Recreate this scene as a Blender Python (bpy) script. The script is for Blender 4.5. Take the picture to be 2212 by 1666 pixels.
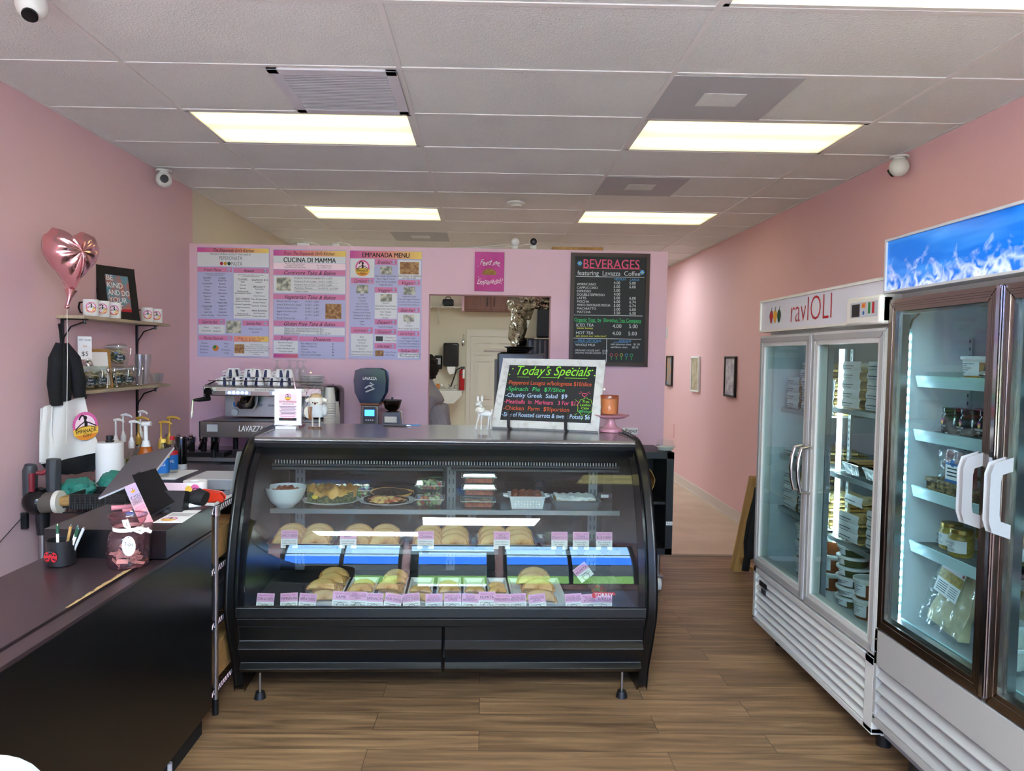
import bpy, math, random
from mathutils import Matrix, Vector, noise
for o in list(bpy.data.objects): bpy.data.objects.remove(o)
SC = bpy.context.scene
COL = SC.collection
R = math.radians
PI = math.pi
# ---------------------------------------------------------------- camera
CZ, CEIL = 1.60, 2.868
FPX = 1572.0
yaw, pitch, roll = .0094, .0421, .0159
fw = Vector((math.sin(yaw)*math.cos(pitch), math.cos(yaw)*math.cos(pitch), -math.sin(pitch)))
r0 = Vector((math.cos(yaw), -math.sin(yaw), 0)); u0 = r0.cross(fw)
rt = r0*math.cos(roll)+u0*math.sin(roll); up = u0*math.cos(roll)-r0*math.sin(roll)
cd = bpy.data.cameras.new('camera'); cam = bpy.data.objects.new('camera', cd); COL.objects.link(cam)
cam.matrix_world = Matrix(((rt.x, up.x, -fw.x, 0), (rt.y, up.y, -fw.y, 0), (rt.z, up.z, -fw.z, CZ), (0, 0, 0, 1)))
cd.sensor_width = 36; cd.lens = FPX/2212*36; cd.shift_x = 45/2212; cd.shift_y = 2.6/2212
cd.clip_start = .05; cd.clip_end = 200
SC.camera = cam
# ---------------------------------------------------------------- view, sky, daylight
SC.view_settings.view_transform = 'Standard'; SC.view_settings.look = 'None'
SC.view_settings.gamma = 1; SC.view_settings.exposure = 2.25
SC.view_settings.use_curve_mapping = False
W = bpy.data.worlds.new('sky'); SC.world = W; W.use_nodes = True
nt = W.node_tree; bg = nt.nodes['Background']
tc = nt.nodes.new('ShaderNodeTexCoord'); sx = nt.nodes.new('ShaderNodeSeparateXYZ'); cr = nt.nodes.new('ShaderNodeValToRGB')
nt.links.new(tc.outputs['Generated'], sx.inputs[0]); nt.links.new(sx.outputs['Z'], cr.inputs[0]); nt.links.new(cr.outputs[0], bg.inputs[0])
cr.color_ramp.elements[0].color = (.62, .80, 1, 1); cr.color_ramp.elements[1].color = (.16, .40, 1, 1); cr.color_ramp.elements[1].position = .5
bg.inputs[1].default_value = 3.8
SUN = bpy.data.lights.new('sun', 'SUN'); SUN.energy = 22; SUN.angle = R(2); SUN.color = (1, .95, .88)
so = bpy.data.objects.new('sun', SUN); so.rotation_euler = (R(38), 0, R(-150)); COL.objects.link(so)
PANEL_SEEN, PANEL_FRONT, PANEL_BACK = .52, 27.0, 4.6     # ceiling troffers: in view, behind the camera, over the kitchen
# ---------------------------------------------------------------- helpers
def at(px, py, x=None, y=None, z=None):
    d = fw+rt*((px-1061)/FPX)-up*((py-835.6)/FPX)
    t = x/d.x if x is not None else y/d.y if y is not None else (z-CZ)/d.z
    return Vector((t*d.x, t*d.y, t*d.z+CZ))
def lin(c):
    if isinstance(c, str): c = tuple(int(c[i:i+2], 16)/255 for i in (0, 2, 4))
    return tuple(((v+.055)/1.055)**2.4 if v > .04045 else v/12.92 for v in c)+(1,)
MATS = {}
def mat(name, col='808080', rough=.5, metal=0, spec=.5, emit=None, es=1, trans=0, ior=1.45, coat=0, bump=None, vary=None, alpha=1, sheen=0):
    if name in MATS: return MATS[name]
    m = bpy.data.materials.new(name); m.use_nodes = True; n = m.node_tree; b = n.nodes['Principled BSDF']
    b.inputs['Base Color'].default_value = lin(col); b.inputs['Roughness'].default_value = rough; b.inputs['Metallic'].default_value = metal
    b.inputs['Specular IOR Level'].default_value = spec; b.inputs['Transmission Weight'].default_value = trans; b.inputs['IOR'].default_value = ior
    b.inputs['Coat Weight'].default_value = coat; b.inputs['Alpha'].default_value = alpha
    if emit: b.inputs['Emission Color'].default_value = lin(emit); b.inputs['Emission Strength'].default_value = es
    if vary:                      # (colour 2, scale, low, high[, stretch])
        t = n.nodes.new('ShaderNodeTexCoord'); mp = n.nodes.new('ShaderNodeMapping'); ns = n.nodes.new('ShaderNodeTexNoise'); r = n.nodes.new('ShaderNodeValToRGB')
        ns.inputs['Scale'].default_value = vary[1]; ns.inputs['Detail'].default_value = 5
        if len(vary) > 4: mp.inputs['Scale'].default_value = vary[4]
        n.links.new(t.outputs['Object'], mp.inputs[0]); n.links.new(mp.outputs[0], ns.inputs['Vector']); n.links.new(ns.outputs['Fac'], r.inputs[0])
        r.color_ramp.elements[0].color = lin(col); r.color_ramp.elements[1].color = lin(vary[0]); r.color_ramp.elements[0].position = vary[2]; r.color_ramp.elements[1].position = vary[3]
        n.links.new(r.outputs[0], b.inputs['Base Color'])
    if bump:                      # (scale, strength[, distance])
        t = n.nodes.new('ShaderNodeTexCoord'); ns = n.nodes.new('ShaderNodeTexNoise'); bp = n.nodes.new('ShaderNodeBump')
        ns.inputs['Scale'].default_value = bump[0]; ns.inputs['Detail'].default_value = 4; bp.inputs['Strength'].default_value = bump[1]; bp.inputs['Distance'].default_value = bump[2] if len(bump) > 2 else .01
        n.links.new(t.outputs['Object'], ns.inputs['Vector']); n.links.new(ns.outputs['Fac'], bp.inputs['Height']); n.links.new(bp.outputs[0], b.inputs['Normal'])
    MATS[name] = m; return m
def pane(name, tint='ffffff', refl=1.0, rough=0.0, ior=1.5, haze=0.0, hazecol='ffffff'):
    """thin clear sheet: see-through with a fresnel reflection"""
    if name in MATS: return MATS[name]
    m = bpy.data.materials.new(name); m.use_nodes = True; n = m.node_tree; n.nodes.clear()
    o = n.nodes.new('ShaderNodeOutputMaterial'); tr = n.nodes.new('ShaderNodeBsdfTransparent'); gl = n.nodes.new('ShaderNodeBsdfGlossy'); mx = n.nodes.new('ShaderNodeMixShader'); fr = n.nodes.new('ShaderNodeFresnel')
    tr.inputs[0].default_value = lin(tint); gl.inputs['Roughness'].default_value = rough; gl.inputs[0].default_value = (refl, refl, refl, 1)
    n.nodes.remove(fr); f0 = ((ior-1)/(ior+1))**2; lw = n.nodes.new('ShaderNodeLayerWeight'); lw.inputs[0].default_value = .5
    pw_ = n.nodes.new('ShaderNodeMath'); pw_.operation = 'POWER'; pw_.inputs[1].default_value = 5; ma = n.nodes.new('ShaderNodeMath'); ma.operation = 'MULTIPLY_ADD'; ma.inputs[1].default_value = 1-f0; ma.inputs[2].default_value = f0
    n.links.new(lw.outputs['Facing'], pw_.inputs[0]); n.links.new(pw_.outputs[0], ma.inputs[0]); fr = ma
    n.links.new(fr.outputs[0], mx.inputs[0]); src = tr.outputs[0]
    if haze:
        df = n.nodes.new('ShaderNodeBsdfDiffuse'); df.inputs[0].default_value = lin(hazecol); m2 = n.nodes.new('ShaderNodeMixShader'); m2.inputs[0].default_value = haze
        n.links.new(tr.outputs[0], m2.inputs[1]); n.links.new(df.outputs[0], m2.inputs[2]); src = m2.outputs[0]
    n.links.new(src, mx.inputs[1]); n.links.new(gl.outputs[0], mx.inputs[2]); n.links.new(mx.outputs[0], o.inputs[0])
    MATS[name] = m; return m
_TX = {}
def glyphs(s, bold=0):
    k = (s, bold)
    if k not in _TX:
        cu = bpy.data.curves.new('t', 'FONT'); cu.body = s; cu.size = 1; cu.offset = bold; cu.resolution_u = 3
        ob = bpy.data.objects.new('t', cu); COL.objects.link(ob)
        me = ob.evaluated_get(bpy.context.evaluated_depsgraph_get()).to_mesh()
        v = [(a.co.x, a.co.y) for a in me.vertices]; f = [tuple(p.vertices) for p in me.polygons]
        _TX[k] = (v, f, min([a[0] for a in v], default=0), max([a[0] for a in v], default=1))
        bpy.data.objects.remove(ob); bpy.data.curves.remove(cu)
    return _TX[k]
class MB:
    def __init__(s): s.v = []; s.f = []; s.m = []; s.mats = []; s.M = Matrix()
    def mi(s, m):
        if isinstance(m, str): m = MATS[m]
        if m not in s.mats: s.mats.append(m)
        return s.mats.index(m)
    def add(s, vs, fs, m):
        k = len(s.v); i = s.mi(m)
        s.v += [tuple(s.M @ Vector(a)) for a in vs]; s.f += [tuple(k+j for j in f) for f in fs]; s.m += [i]*len(fs); return s
    def box(s, x0, x1, y0, y1, z0, z1, m):
        vs = [(x, y, z) for x in (x0, x1) for y in (y0, y1) for z in (z0, z1)]
        return s.add(vs, [(0, 1, 3, 2), (4, 6, 7, 5), (0, 4, 5, 1), (2, 3, 7, 6), (0, 2, 6, 4), (1, 5, 7, 3)], m)
    def cbox(s, c, d, m): return s.box(c[0]-d[0]/2, c[0]+d[0]/2, c[1]-d[1]/2, c[1]+d[1]/2, c[2]-d[2]/2, c[2]+d[2]/2, m)
    def quad(s, a, b, c, d, m): return s.add([a, b, c, d], [(0, 1, 2, 3)], m)
    def prism(s, poly, ax, a, b, m):
        """polygon in the two other axes, extruded along ax from a to b"""
        def P(p, t): return (t, p[0], p[1]) if ax == 'x' else (p[0], t, p[1]) if ax == 'y' else (p[0], p[1], t)
        n = len(poly); vs = [P(p, a) for p in poly]+[P(p, b) for p in poly]
        return s.add(vs, [tuple(range(n)), tuple(range(2*n-1, n-1, -1))]+[(i, (i+1) % n, n+(i+1) % n, n+i) for i in range(n)], m)
    def lathe(s, prof, m, c=(0, 0, 0), n=24, sx=1, sy=1, arc=2*PI, mod=None):
        vs = []; fs = []; K = len(prof); full = arc > 6.28; N = n if full else n+1
        for i in range(N):
            a = arc*i/n; ca, sa = math.cos(a), math.sin(a)
            for j, (r, z) in enumerate(prof):
                if mod: r = mod(r, z, a)
                vs.append((c[0]+r*ca*sx, c[1]+r*sa*sy, c[2]+z))
        for i in range(n):
            for j in range(K-1):
                p, q = i*K, ((i+1) % N)*K
                fs.append((p+j, q+j, q+j+1, p+j+1))
        return s.add(vs, fs, m)
    def tube(s, pts, r, m, n=8, closed=False, cap=True):
        pts = [Vector(p) for p in pts]; K = len(pts); rs = r if isinstance(r, (list, tuple)) else [r]*K; vs = []; fs = []; pr = None
        for i, p in enumerate(pts):
            a = pts[(i-1) % K] if (i or closed) else p; b = pts[(i+1) % K] if (i < K-1 or closed) else p
            d = (b-a); d = d.normalized() if d.length > 1e-9 else Vector((0, 0, 1))
            if pr is None: u = d.orthogonal().normalized()
            else:
                u = pr-d*pr.dot(d); u = u.normalized() if u.length > 1e-6 else d.orthogonal().normalized()
            pr = u; w = d.cross(u)
            for k in range(n):
                t = 2*PI*k/n; vs.append(p+(u*math.cos(t)+w*math.sin(t))*rs[i])
        for i in range(K if closed else K-1):
            for k in range(n):
                a = i*n; b = ((i+1) % K)*n; fs.append((a+k, a+(k+1) % n, b+(k+1) % n, b+k))
        if cap and not closed: fs += [tuple(range(n-1, -1, -1)), tuple((K-1)*n+k for k in range(n))]
        return s.add(vs, fs, m)
    def cyl(s, a, b, r, m, r2=None, n=16): return s.tube([a, b], [r, r if r2 is None else r2], m, n)
    def ball(s, c, r, m, n=16, k=10, fn=None):
        if not isinstance(r, (tuple, list)): r = (r, r, r)
        vs = [(c[0], c[1], c[2]-r[2])]; fs = []
        for j in range(1, k):
            t = PI*j/k
            for i in range(n):
                a = 2*PI*i/n; q = Vector((math.sin(t)*math.cos(a), math.sin(t)*math.sin(a), -math.cos(t)))
                if fn: q = q*fn(q)
                vs.append((c[0]+q.x*r[0], c[1]+q.y*r[1], c[2]+q.z*r[2]))
        vs.append((c[0], c[1], c[2]+r[2])); L = len(vs)-1
        for i in range(n): fs.append((0, 1+(i+1) % n, 1+i)); fs.append((L, L-n+i, L-n+(i+1) % n))
        for j in range(k-2):
            for i in range(n): a = 1+j*n; fs.append((a+i, a+(i+1) % n, a+n+(i+1) % n, a+n+i))
        return s.add(vs, fs, m)
    def grid(s, fn, nu, nv, m, thick=0):
        vs = [fn(i/nu, j/nv) for i in range(nu+1) for j in range(nv+1)]
        fs = [(i*(nv+1)+j, (i+1)*(nv+1)+j, (i+1)*(nv+1)+j+1, i*(nv+1)+j+1) for i in range(nu) for j in range(nv)]
        if thick:
            L = len(vs); vs2 = [Vector(v) for v in vs]; nn = [Vector((0, 0, 0)) for _ in vs]
            for f in fs:
                q = (vs2[f[1]]-vs2[f[0]]).cross(vs2[f[3]]-vs2[f[0]])
                for i in f: nn[i] += q
            vs = vs+[tuple(v-(q.normalized() if q.length else q)*thick) for v, q in zip(vs2, nn)]
            rim = [i*(nv+1) for i in range(nu+1)]+[nu*(nv+1)+j for j in range(1, nv+1)]+[i*(nv+1)+nv for i in range(nu-1, -1, -1)]+[j for j in range(nv-1, 0, -1)]
            fs = fs+[tuple(L+i for i in reversed(f)) for f in fs]+[(rim[i], L+rim[i], L+rim[(i+1) % len(rim)], rim[(i+1) % len(rim)]) for i in range(len(rim))]
        return s.add(vs, fs, m)
    # flat artwork on a board that faces -y : x right, z up, lift out of the board
    def rect(s, x0, x1, z0, z1, m, lift=.001): return s.quad((x0, -lift, z0), (x1, -lift, z0), (x1, -lift, z1), (x0, -lift, z1), m)
    def disc(s, x, z, rx, m, lift=.001, rz=None, n=24, fn=None):
        rz = rz or rx; f = fn or (lambda a: 1)
        return s.add([(x+rx*f(2*PI*i/n)*math.cos(2*PI*i/n), -lift, z+rz*f(2*PI*i/n)*math.sin(2*PI*i/n)) for i in range(n)], [tuple(range(n))], m)
    def poly(s, pts, m, lift=.001): return s.add([(a, -lift, b) for a, b in pts], [tuple(range(len(pts)))], m)
    def stroke(s, pts, w, m, lift=.001, closed=False):
        P = [Vector(p) for p in pts]; K = len(P); L = []; 
        for i, p in enumerate(P):
            a = P[(i-1) % K] if (i or closed) else p; b = P[(i+1) % K] if (i < K-1 or closed) else p
            d = (b-a); d = d.normalized() if d.length else Vector((1, 0)); q = Vector((-d.y, d.x))*w/2
            L += [(p.x+q.x, -lift, p.y+q.y), (p.x-q.x, -lift, p.y-q.y)]
        return s.add(L, [(2*i, 2*i+1, (2*i+3) % (2*K), (2*i+2) % (2*K)) for i in range(K if closed else K-1)], m)
    def text(s, t, x, z, h, m, w=None, al='C', lift=.0014, shear=0, bold=0, wave=0, rot=0, narrow=1):
        if bold > 0:      # heavier lettering: the same word laid down side by side
            for k_, dx in enumerate((-bold*.6, bold*.6)): s.text(t, x+dx*h, z, h, m, w, al, lift+.00015*(k_+1), shear, 0, wave, rot, narrow)
            bold = 0
        v, f, a, b = glyphs(t, bold)
        if not f: return s
        k = h/.69; kx = k*narrow
        if w and (b-a)*kx > w: kx = w/(b-a)
        ox = -(a+b)/2 if al == 'C' else -a if al == 'L' else -b
        cr_, sr_ = math.cos(rot), math.sin(rot); vs = []
        for p, q in v:
            X = (p+ox)*kx+shear*q*k; Z = q*k+(math.sin(p*5)*wave*h if wave else 0)
            vs.append((x+X*cr_-Z*sr_, -lift, z+X*sr_+Z*cr_))
        return s.add(vs, f, m)
    def build(s, name, parent=None, loc=None, rz=0, sharp=38, bevel=0, rot=None, seg=2, sub=0):
        me = bpy.data.meshes.new(name); me.from_pydata(s.v, [], s.f)
        for m in s.mats: me.materials.append(m)
        me.polygons.foreach_set('material_index', s.m); me.update()
        me.polygons.foreach_set('use_smooth', [True]*len(me.polygons)); me.set_sharp_from_angle(angle=R(sharp))
        o = bpy.data.objects.new(name, me); COL.objects.link(o)
        if parent: o.parent = parent
        if loc is not None: o.location = loc
        o.rotation_euler = rot if rot else (0, 0, rz)
        if bevel:
            b = o.modifiers.new('bevel', 'BEVEL'); b.width = bevel; b.segments = seg; b.limit_method = 'ANGLE'; b.angle_limit = R(40)
        if sub:
            b = o.modifiers.new('sub', 'SUBSURF'); b.levels = b.render_levels = sub
        return o
def tag(o, label, cat, group=None, kind=None):
    if label: o['label'] = label
    if cat: o['category'] = cat
    if group: o['group'] = group
    if kind: o['kind'] = kind
    return o
def thing(name, label, cat, loc=(0, 0, 0), rz=0, group=None, rot=None):
    o = bpy.data.objects.new(name, None); COL.objects.link(o); o.empty_display_size = .05
    o.location = loc; o.rotation_euler = rot if rot else (0, 0, rz); return tag(o, label, cat, group)
def struct(o): o['kind'] = 'structure'; return o
def dup(o, loc=None, rz=None, label=None, group=None, parent=None, rot=None, scale=None):
    c = o.copy(); COL.objects.link(c)
    if parent: c.parent = parent
    if loc is not None: c.location = loc
    if rz is not None: c.rotation_euler = (0, 0, rz)
    if rot is not None: c.rotation_euler = rot
    if scale is not None: c.scale = (scale,)*3 if not isinstance(scale, tuple) else scale
    if label: c['label'] = label
    if group: c['group'] = group
    for ch in list(o.children): dup(ch, parent=c)
    return c
rnd = random.Random(7)
# ---------------------------------------------------------------- materials
mat('pink wall', 'dfb9bd', .75, bump=(260, .12, .002)); mat('rose wall', 'eab8ba', .75, bump=(260, .12, .002)); mat('cool lit pink wall', 'e2bac8', .7, bump=(260, .1, .002))  # partition wall: same pink paint, cool light tinted into its colour
mat('cream wall', 'd8d0bb', .8, bump=(200, .1, .002)); mat('baseboard', 'd9c5bd', .5)
mat('white', 'e8e6e4', .45); mat('white gloss', 'eeecea', .2); mat('off white', 'd9d4c8', .5); mat('paper', 'ece9e6', .7); mat('black', '17171a', .4); mat('black gloss', '0c0c0e', .15); mat('black matt', '121214', .75)
mat('dark grey', '38393d', .5); mat('mid grey', '808287', .5); mat('light grey', 'b9babd', .5); mat('steel', 'b8b8ba', .28, 1); mat('brushed steel', '9c9ca0', .38, 1, vary=('b8b8bc', 60, .3, .7, (1, 30, 30))); mat('chrome', 'd8d8dc', .08, 1); mat('dark steel', '55565a', .3, 1)
mat('ink', '2a2a30', .8); mat('pink band', 'd783ad', .7); mat('lilac band', 'b9b7da', .7); mat('magenta', 'c23c8e', .7); mat('orange', 'e08a2e', .6); mat('yellow', 'e9c85a', .6); mat('red', 'b3202a', .5); mat('green', '2f7d3c', .6); mat('blue', '2c6fb5', .5)
mat('black counter', '0e0e11', .32, spec=.5, bump=(180, .04, .002)); mat('counter top', '33272a', .33, bump=(180, .05, .002))
pane('clear glass', 'f4fbf8'); pane('clear plastic', 'f2f4f5', haze=.05); pane('door glass', 'dfeaea', ior=1.45); pane('case glass', 'f0f5f3', ior=1.5); pane('smoked plastic', '6a5e5c', haze=.05, hazecol='50443f')
def ramp_mat(name, axis, stops, rough=.6, scale=1, off=0, emit=0):
    m = mat(name, 'ffffff', rough); n = m.node_tree; b = n.nodes['Principled BSDF']
    t = n.nodes.new('ShaderNodeTexCoord'); s = n.nodes.new('ShaderNodeSeparateXYZ'); a = n.nodes.new('ShaderNodeMath'); a.operation = 'MULTIPLY_ADD'; a.inputs[1].default_value = scale; a.inputs[2].default_value = off
    r = n.nodes.new('ShaderNodeValToRGB'); n.links.new(t.outputs['Object'], s.inputs[0]); n.links.new(s.outputs['XYZ'.index(axis)], a.inputs[0]); n.links.new(a.outputs[0], r.inputs[0]); n.links.new(r.outputs[0], b.inputs['Base Color'])
    for i, (p, c) in enumerate(stops):
        e = r.color_ramp.elements[i] if i < 2 else r.color_ramp.elements.new(p)
        e.position = p; e.color = lin(c)
    if emit: n.links.new(r.outputs[0], b.inputs['Emission Color']); b.inputs['Emission Strength'].default_value = emit
    return m
ramp_mat('sunset band', 'X', [(0, 'c64f9c'), (1, 'f0cf6a'), (.5, 'e88a86')], scale=1/.56, off=.5)
ramp_mat('sunset logo', 'Z', [(0, 'e58a2c'), (1, 'd8589c'), (.45, 'f3d36b'), (.55, 'f2a8c8')], scale=9, off=.5)
# ---------------------------------------------------------------- room shell
XL, XR, YP, YB, YF = -2.31, 2.52, 5.72, 13.2, -2.4
def wood_floor():
    m = mat('wood floor', '9a7758', .38, spec=.4); n = m.node_tree; b = n.nodes['Principled BSDF']; N = n.nodes.new; L = n.links.new
    t = N('ShaderNodeTexCoord'); mp = N('ShaderNodeMapping'); L(t.outputs['Object'], mp.inputs[0])
    br = N('ShaderNodeTexBrick'); L(mp.outputs[0], br.inputs['Vector']); br.inputs['Scale'].default_value = 1; br.inputs['Brick Width'].default_value = 1.22; br.inputs['Row Height'].default_value = .152
    br.inputs['Mortar Size'].default_value = .0012; br.inputs['Mortar Smooth'].default_value = .0; br.inputs['Bias'].default_value = 0; br.offset = .37
    br.inputs['Color1'].default_value = (0, 0, 0, 1); br.inputs['Color2'].default_value = (1, 1, 1, 1); br.inputs['Mortar'].default_value = (.5, .5, .5, 1)
    # grain: noise stretched along the plank, shifted per plank
    m2 = N('ShaderNodeMapping'); m2.inputs['Scale'].default_value = (1.3, 17, 1); add = N('ShaderNodeVectorMath'); add.operation = 'ADD'; mul = N('ShaderNodeVectorMath'); mul.operation = 'SCALE'; mul.inputs['Scale'].default_value = 7.3
    L(br.outputs['Color'], mul.inputs[0]); L(t.outputs['Object'], add.inputs[0]); L(mul.outputs[0], add.inputs[1]); L(add.outputs[0], m2.inputs[0])
    n1 = N('ShaderNodeTexNoise'); n1.inputs['Scale'].default_value = 1.6; n1.inputs['Detail'].default_value = 6; n1.inputs['Distortion'].default_value = .6; L(m2.outputs[0], n1.inputs['Vector'])
    r = N('ShaderNodeValToRGB'); L(n1.outputs['Fac'], r.inputs[0]); e = r.color_ramp.elements
    e[0].position = .28; e[0].color = lin('5e4732'); e[1].position = .72; e[1].color = lin('9c7b58'); k = e.new(.5); k.color = lin('7d6045')
    hs = N('ShaderNodeHueSaturation'); L(r.outputs[0], hs.inputs['Color']); sc = N('ShaderNodeMapRange'); sc.inputs[3].default_value = .85; sc.inputs[4].default_value = 1.15; L(br.outputs['Color'], sc.inputs[0]); L(sc.outputs[0], hs.inputs['Value'])
    mx = N('ShaderNodeMix'); mx.data_type = 'RGBA'; L(br.outputs['Fac'], mx.inputs[0]); L(hs.outputs[0], mx.inputs[6]); mx.inputs[7].default_value = lin('3f3025'); L(mx.outputs[2], b.inputs['Base Color'])
    bp = N('ShaderNodeBump'); bp.inputs['Strength'].default_value = .15; bp.inputs['Distance'].default_value = .002; L(n1.outputs['Fac'], bp.inputs['Height']); L(bp.outputs[0], b.inputs['Normal'])
wood_floor(); mat('hall vinyl', 'cdb19c', .4, vary=('c2a58f', 3, .4, .6), bump=(30, .05, .002))
YT = 5.86
fl = MB().box(XL-.1, XR+.1, YF, YT, -.05, 0, 'wood floor'); struct(fl.build('floor'))
fl = MB().box(XL-.1, XR+.1, YT, YB, -.05, 0, 'hall vinyl'); struct(fl.build('floor_hall'))
mat('threshold strip', '8a7466', .4); struct(MB().box(1.35, XR, YT-.02, YT+.025, .0, .006, 'threshold strip').build('trim_1'))
struct(MB().box(XL-.12, XL, YF, YP+.06, 0, CEIL, 'pink wall').build('wall_left'))
struct(MB().box(XL-.12, XL, YP+.06, YB, 0, CEIL, 'cream wall').build('wall_left_kitchen'))
struct(MB().box(XR, XR+.12, YF, YB, 0, CEIL, 'rose wall').build('wall_right'))
struct(MB().box(XL-.12, XR+.12, YB, YB+.12, 0, CEIL, 'cream wall').build('wall_back'))
struct(MB().box(XR-.012, XR, YT-.1, YB, 0, .11, 'baseboard').box(XR-.02, XR, YT-.1, YB, 0, .012, 'baseboard').build('baseboard_right'))
# partition with the serving opening
PT = 2.438; ox0, ox1, oz0, oz1 = -.443, .512, 1.02, 2.077
pw = MB()
for b in ((XL, ox0, 0, PT), (ox1, 1.421, 0, PT), (ox0, ox1, 0, oz0), (ox0, ox1, oz1, PT)): pw.box(b[0], b[1], YP, YP+.13, b[2], b[3], 'cool lit pink wall')
struct(pw.build('wall_partition'))
struct(MB().box(1.27, 1.40, YP+.13, YB-2, 0, CEIL-.4, 'rose wall').build('wall_hall')) if False else None
# ceiling: tiles, tee bars, with a hole left for every fitting
def ceil_mat():
    m = mat('ceiling tile', 'cfc8c6', .9); n = m.node_tree; b = n.nodes['Principled BSDF']; N = n.nodes.new; L = n.links.new
    t = N('ShaderNodeTexCoord'); v = N('ShaderNodeTexVoronoi'); v.inputs['Scale'].default_value = 130; L(t.outputs['Object'], v.inputs['Vector']); s = N('ShaderNodeTexNoise'); s.inputs['Scale'].default_value = 90; s.inputs['Detail'].default_value = 6; L(t.outputs['Object'], s.inputs['Vector'])
    a = N('ShaderNodeMath'); a.operation = 'ADD'; L(v.outputs['Distance'], a.inputs[0]); L(s.outputs['Fac'], a.inputs[1]); bp = N('ShaderNodeBump'); bp.inputs['Strength'].default_value = .55; bp.inputs['Distance'].default_value = .004; L(a.outputs[0], bp.inputs['Height']); L(bp.outputs[0], b.inputs['Normal'])
    n2 = N('ShaderNodeTexNoise'); n2.inputs['Scale'].default_value = .9; L(t.outputs['Object'], n2.inputs['Vector']); r = N('ShaderNodeValToRGB'); L(n2.outputs['Fac'], r.inputs[0]); r.color_ramp.elements[0].color = lin('dad9d7'); r.color_ramp.elements[1].color = lin('e3e3e1'); r.color_ramp.elements[0].position = .35; r.color_ramp.elements[1].position = .65; L(r.outputs[0], b.inputs['Base Color'])
ceil_mat(); mat('tee bar', 'dedad8', .5)
GX = [-.399+1.2192*i for i in range(-2, 4)]; GY0 = 2.671
def gx(i): return -.399+1.2192*i
def gy(i): return GY0+.6096*i
LIGHTS = {(-1, 2): 's', (1, 2): 's', (-1, 6): 's', (1, 6): 's', (1, -1): 's', (0, -5): 'f', (-1, -7): 'f', (-1, 10): 'b', (1, 10): 'b', (0, 13): 'b'}
tiles = MB(); bars = MB()
for i in range(-2, 3):
    for j in range(-9, 18):
        x0, x1 = max(gx(i), XL), min(gx(i+1), XR); y0, y1 = max(gy(j), YF), min(gy(j+1), YB)
        if x1 <= x0 or y1 <= y0 or (i, j) in LIGHTS: continue
        dz = rnd.uniform(0, .0015)
        tiles.box(x0+.011, x1-.011, y0+.011, y1-.011, CEIL+dz, CEIL+.02, 'ceiling tile')
tiles.box(XL-.1, XR+.1, YF, YB, CEIL+.14, CEIL+.18, 'ceiling tile')
struct(tiles.build('ceiling'))
for i in range(-1, 3): bars.box(gx(i)-.012, gx(i)+.012, YF, YB, CEIL-.004, CEIL+.004, 'tee bar')
for j in range(-8, 18): bars.box(XL, XR, gy(j)-.012, gy(j)+.012, CEIL-.0035, CEIL+.0035, 'tee bar')
bars.box(XL, XL+.02, YF, YB, CEIL-.004, CEIL+.003, 'tee bar').box(XR-.02, XR, YF, YB, CEIL-.004, CEIL+.003, 'tee bar')
struct(bars.build('ceiling_grid'))
def panel_mat(name, st):
    m = bpy.data.materials.new(name); m.use_nodes = True; n = m.node_tree; b = n.nodes['Principled BSDF']; N = n.nodes.new; L = n.links.new
    b.inputs['Base Color'].default_value = (.6, .6, .5, 1); b.inputs['Roughness'].default_value = .3
    t = N('ShaderNodeTexCoord'); s = N('ShaderNodeSeparateXYZ'); L(t.outputs['Object'], s.inputs[0])
    # two tubes behind the prismatic lens, dimmer towards the tube ends
    ab = N('ShaderNodeMath'); ab.operation = 'ABSOLUTE'; L(s.outputs['Y'], ab.inputs[0]); a1 = N('ShaderNodeMath'); a1.operation = 'SUBTRACT'; a1.inputs[1].default_value = .14; L(ab.outputs[0], a1.inputs[0])
    a2 = N('ShaderNodeMath'); a2.operation = 'ABSOLUTE'; L(a1.outputs[0], a2.inputs[0]); mr = N('ShaderNodeMapRange'); mr.interpolation_type = 'SMOOTHSTEP'; mr.inputs[1].default_value = .02; mr.inputs[2].default_value = .14; mr.inputs[3].default_value = 1.0; mr.inputs[4].default_value = .62; L(a2.outputs[0], mr.inputs[0])
    ax = N('ShaderNodeMath'); ax.operation = 'ABSOLUTE'; L(s.outputs['X'], ax.inputs[0]); mx = N('ShaderNodeMapRange'); mx.interpolation_type = 'SMOOTHSTEP'; mx.inputs[1].default_value = .46; mx.inputs[2].default_value = .62; mx.inputs[3].default_value = 1; mx.inputs[4].default_value = .72; L(ax.outputs[0], mx.inputs[0])
    mu = N('ShaderNodeMath'); mu.operation = 'MULTIPLY'; L(mr.outputs[0], mu.inputs[0]); L(mx.outputs[0], mu.inputs[1]); m3 = N('ShaderNodeMath'); m3.operation = 'MULTIPLY'; m3.inputs[1].default_value = st; L(mu.outputs[0], m3.inputs[0])
    b.inputs['Emission Color'].default_value = lin('fff8ac' if name == 'lens s' else 'e6fbff'); L(m3.outputs[0], b.inputs['Emission Strength']); MATS[name] = m
panel_mat('lens s', PANEL_SEEN); panel_mat('lens f', PANEL_FRONT); panel_mat('lens b', PANEL_BACK)
LBL = {(-1, 2): 'lit ceiling troffer nearest on the left, just behind the return air grille', (1, 2): 'lit ceiling troffer behind the square perforated diffuser on the right', (-1, 6): 'far left lit ceiling troffer above the pasta menu boards', (1, 6): 'far right lit ceiling troffer near the smoke detector', (1, -1): 'lit ceiling troffer cut off by the top edge at upper right'}
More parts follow.
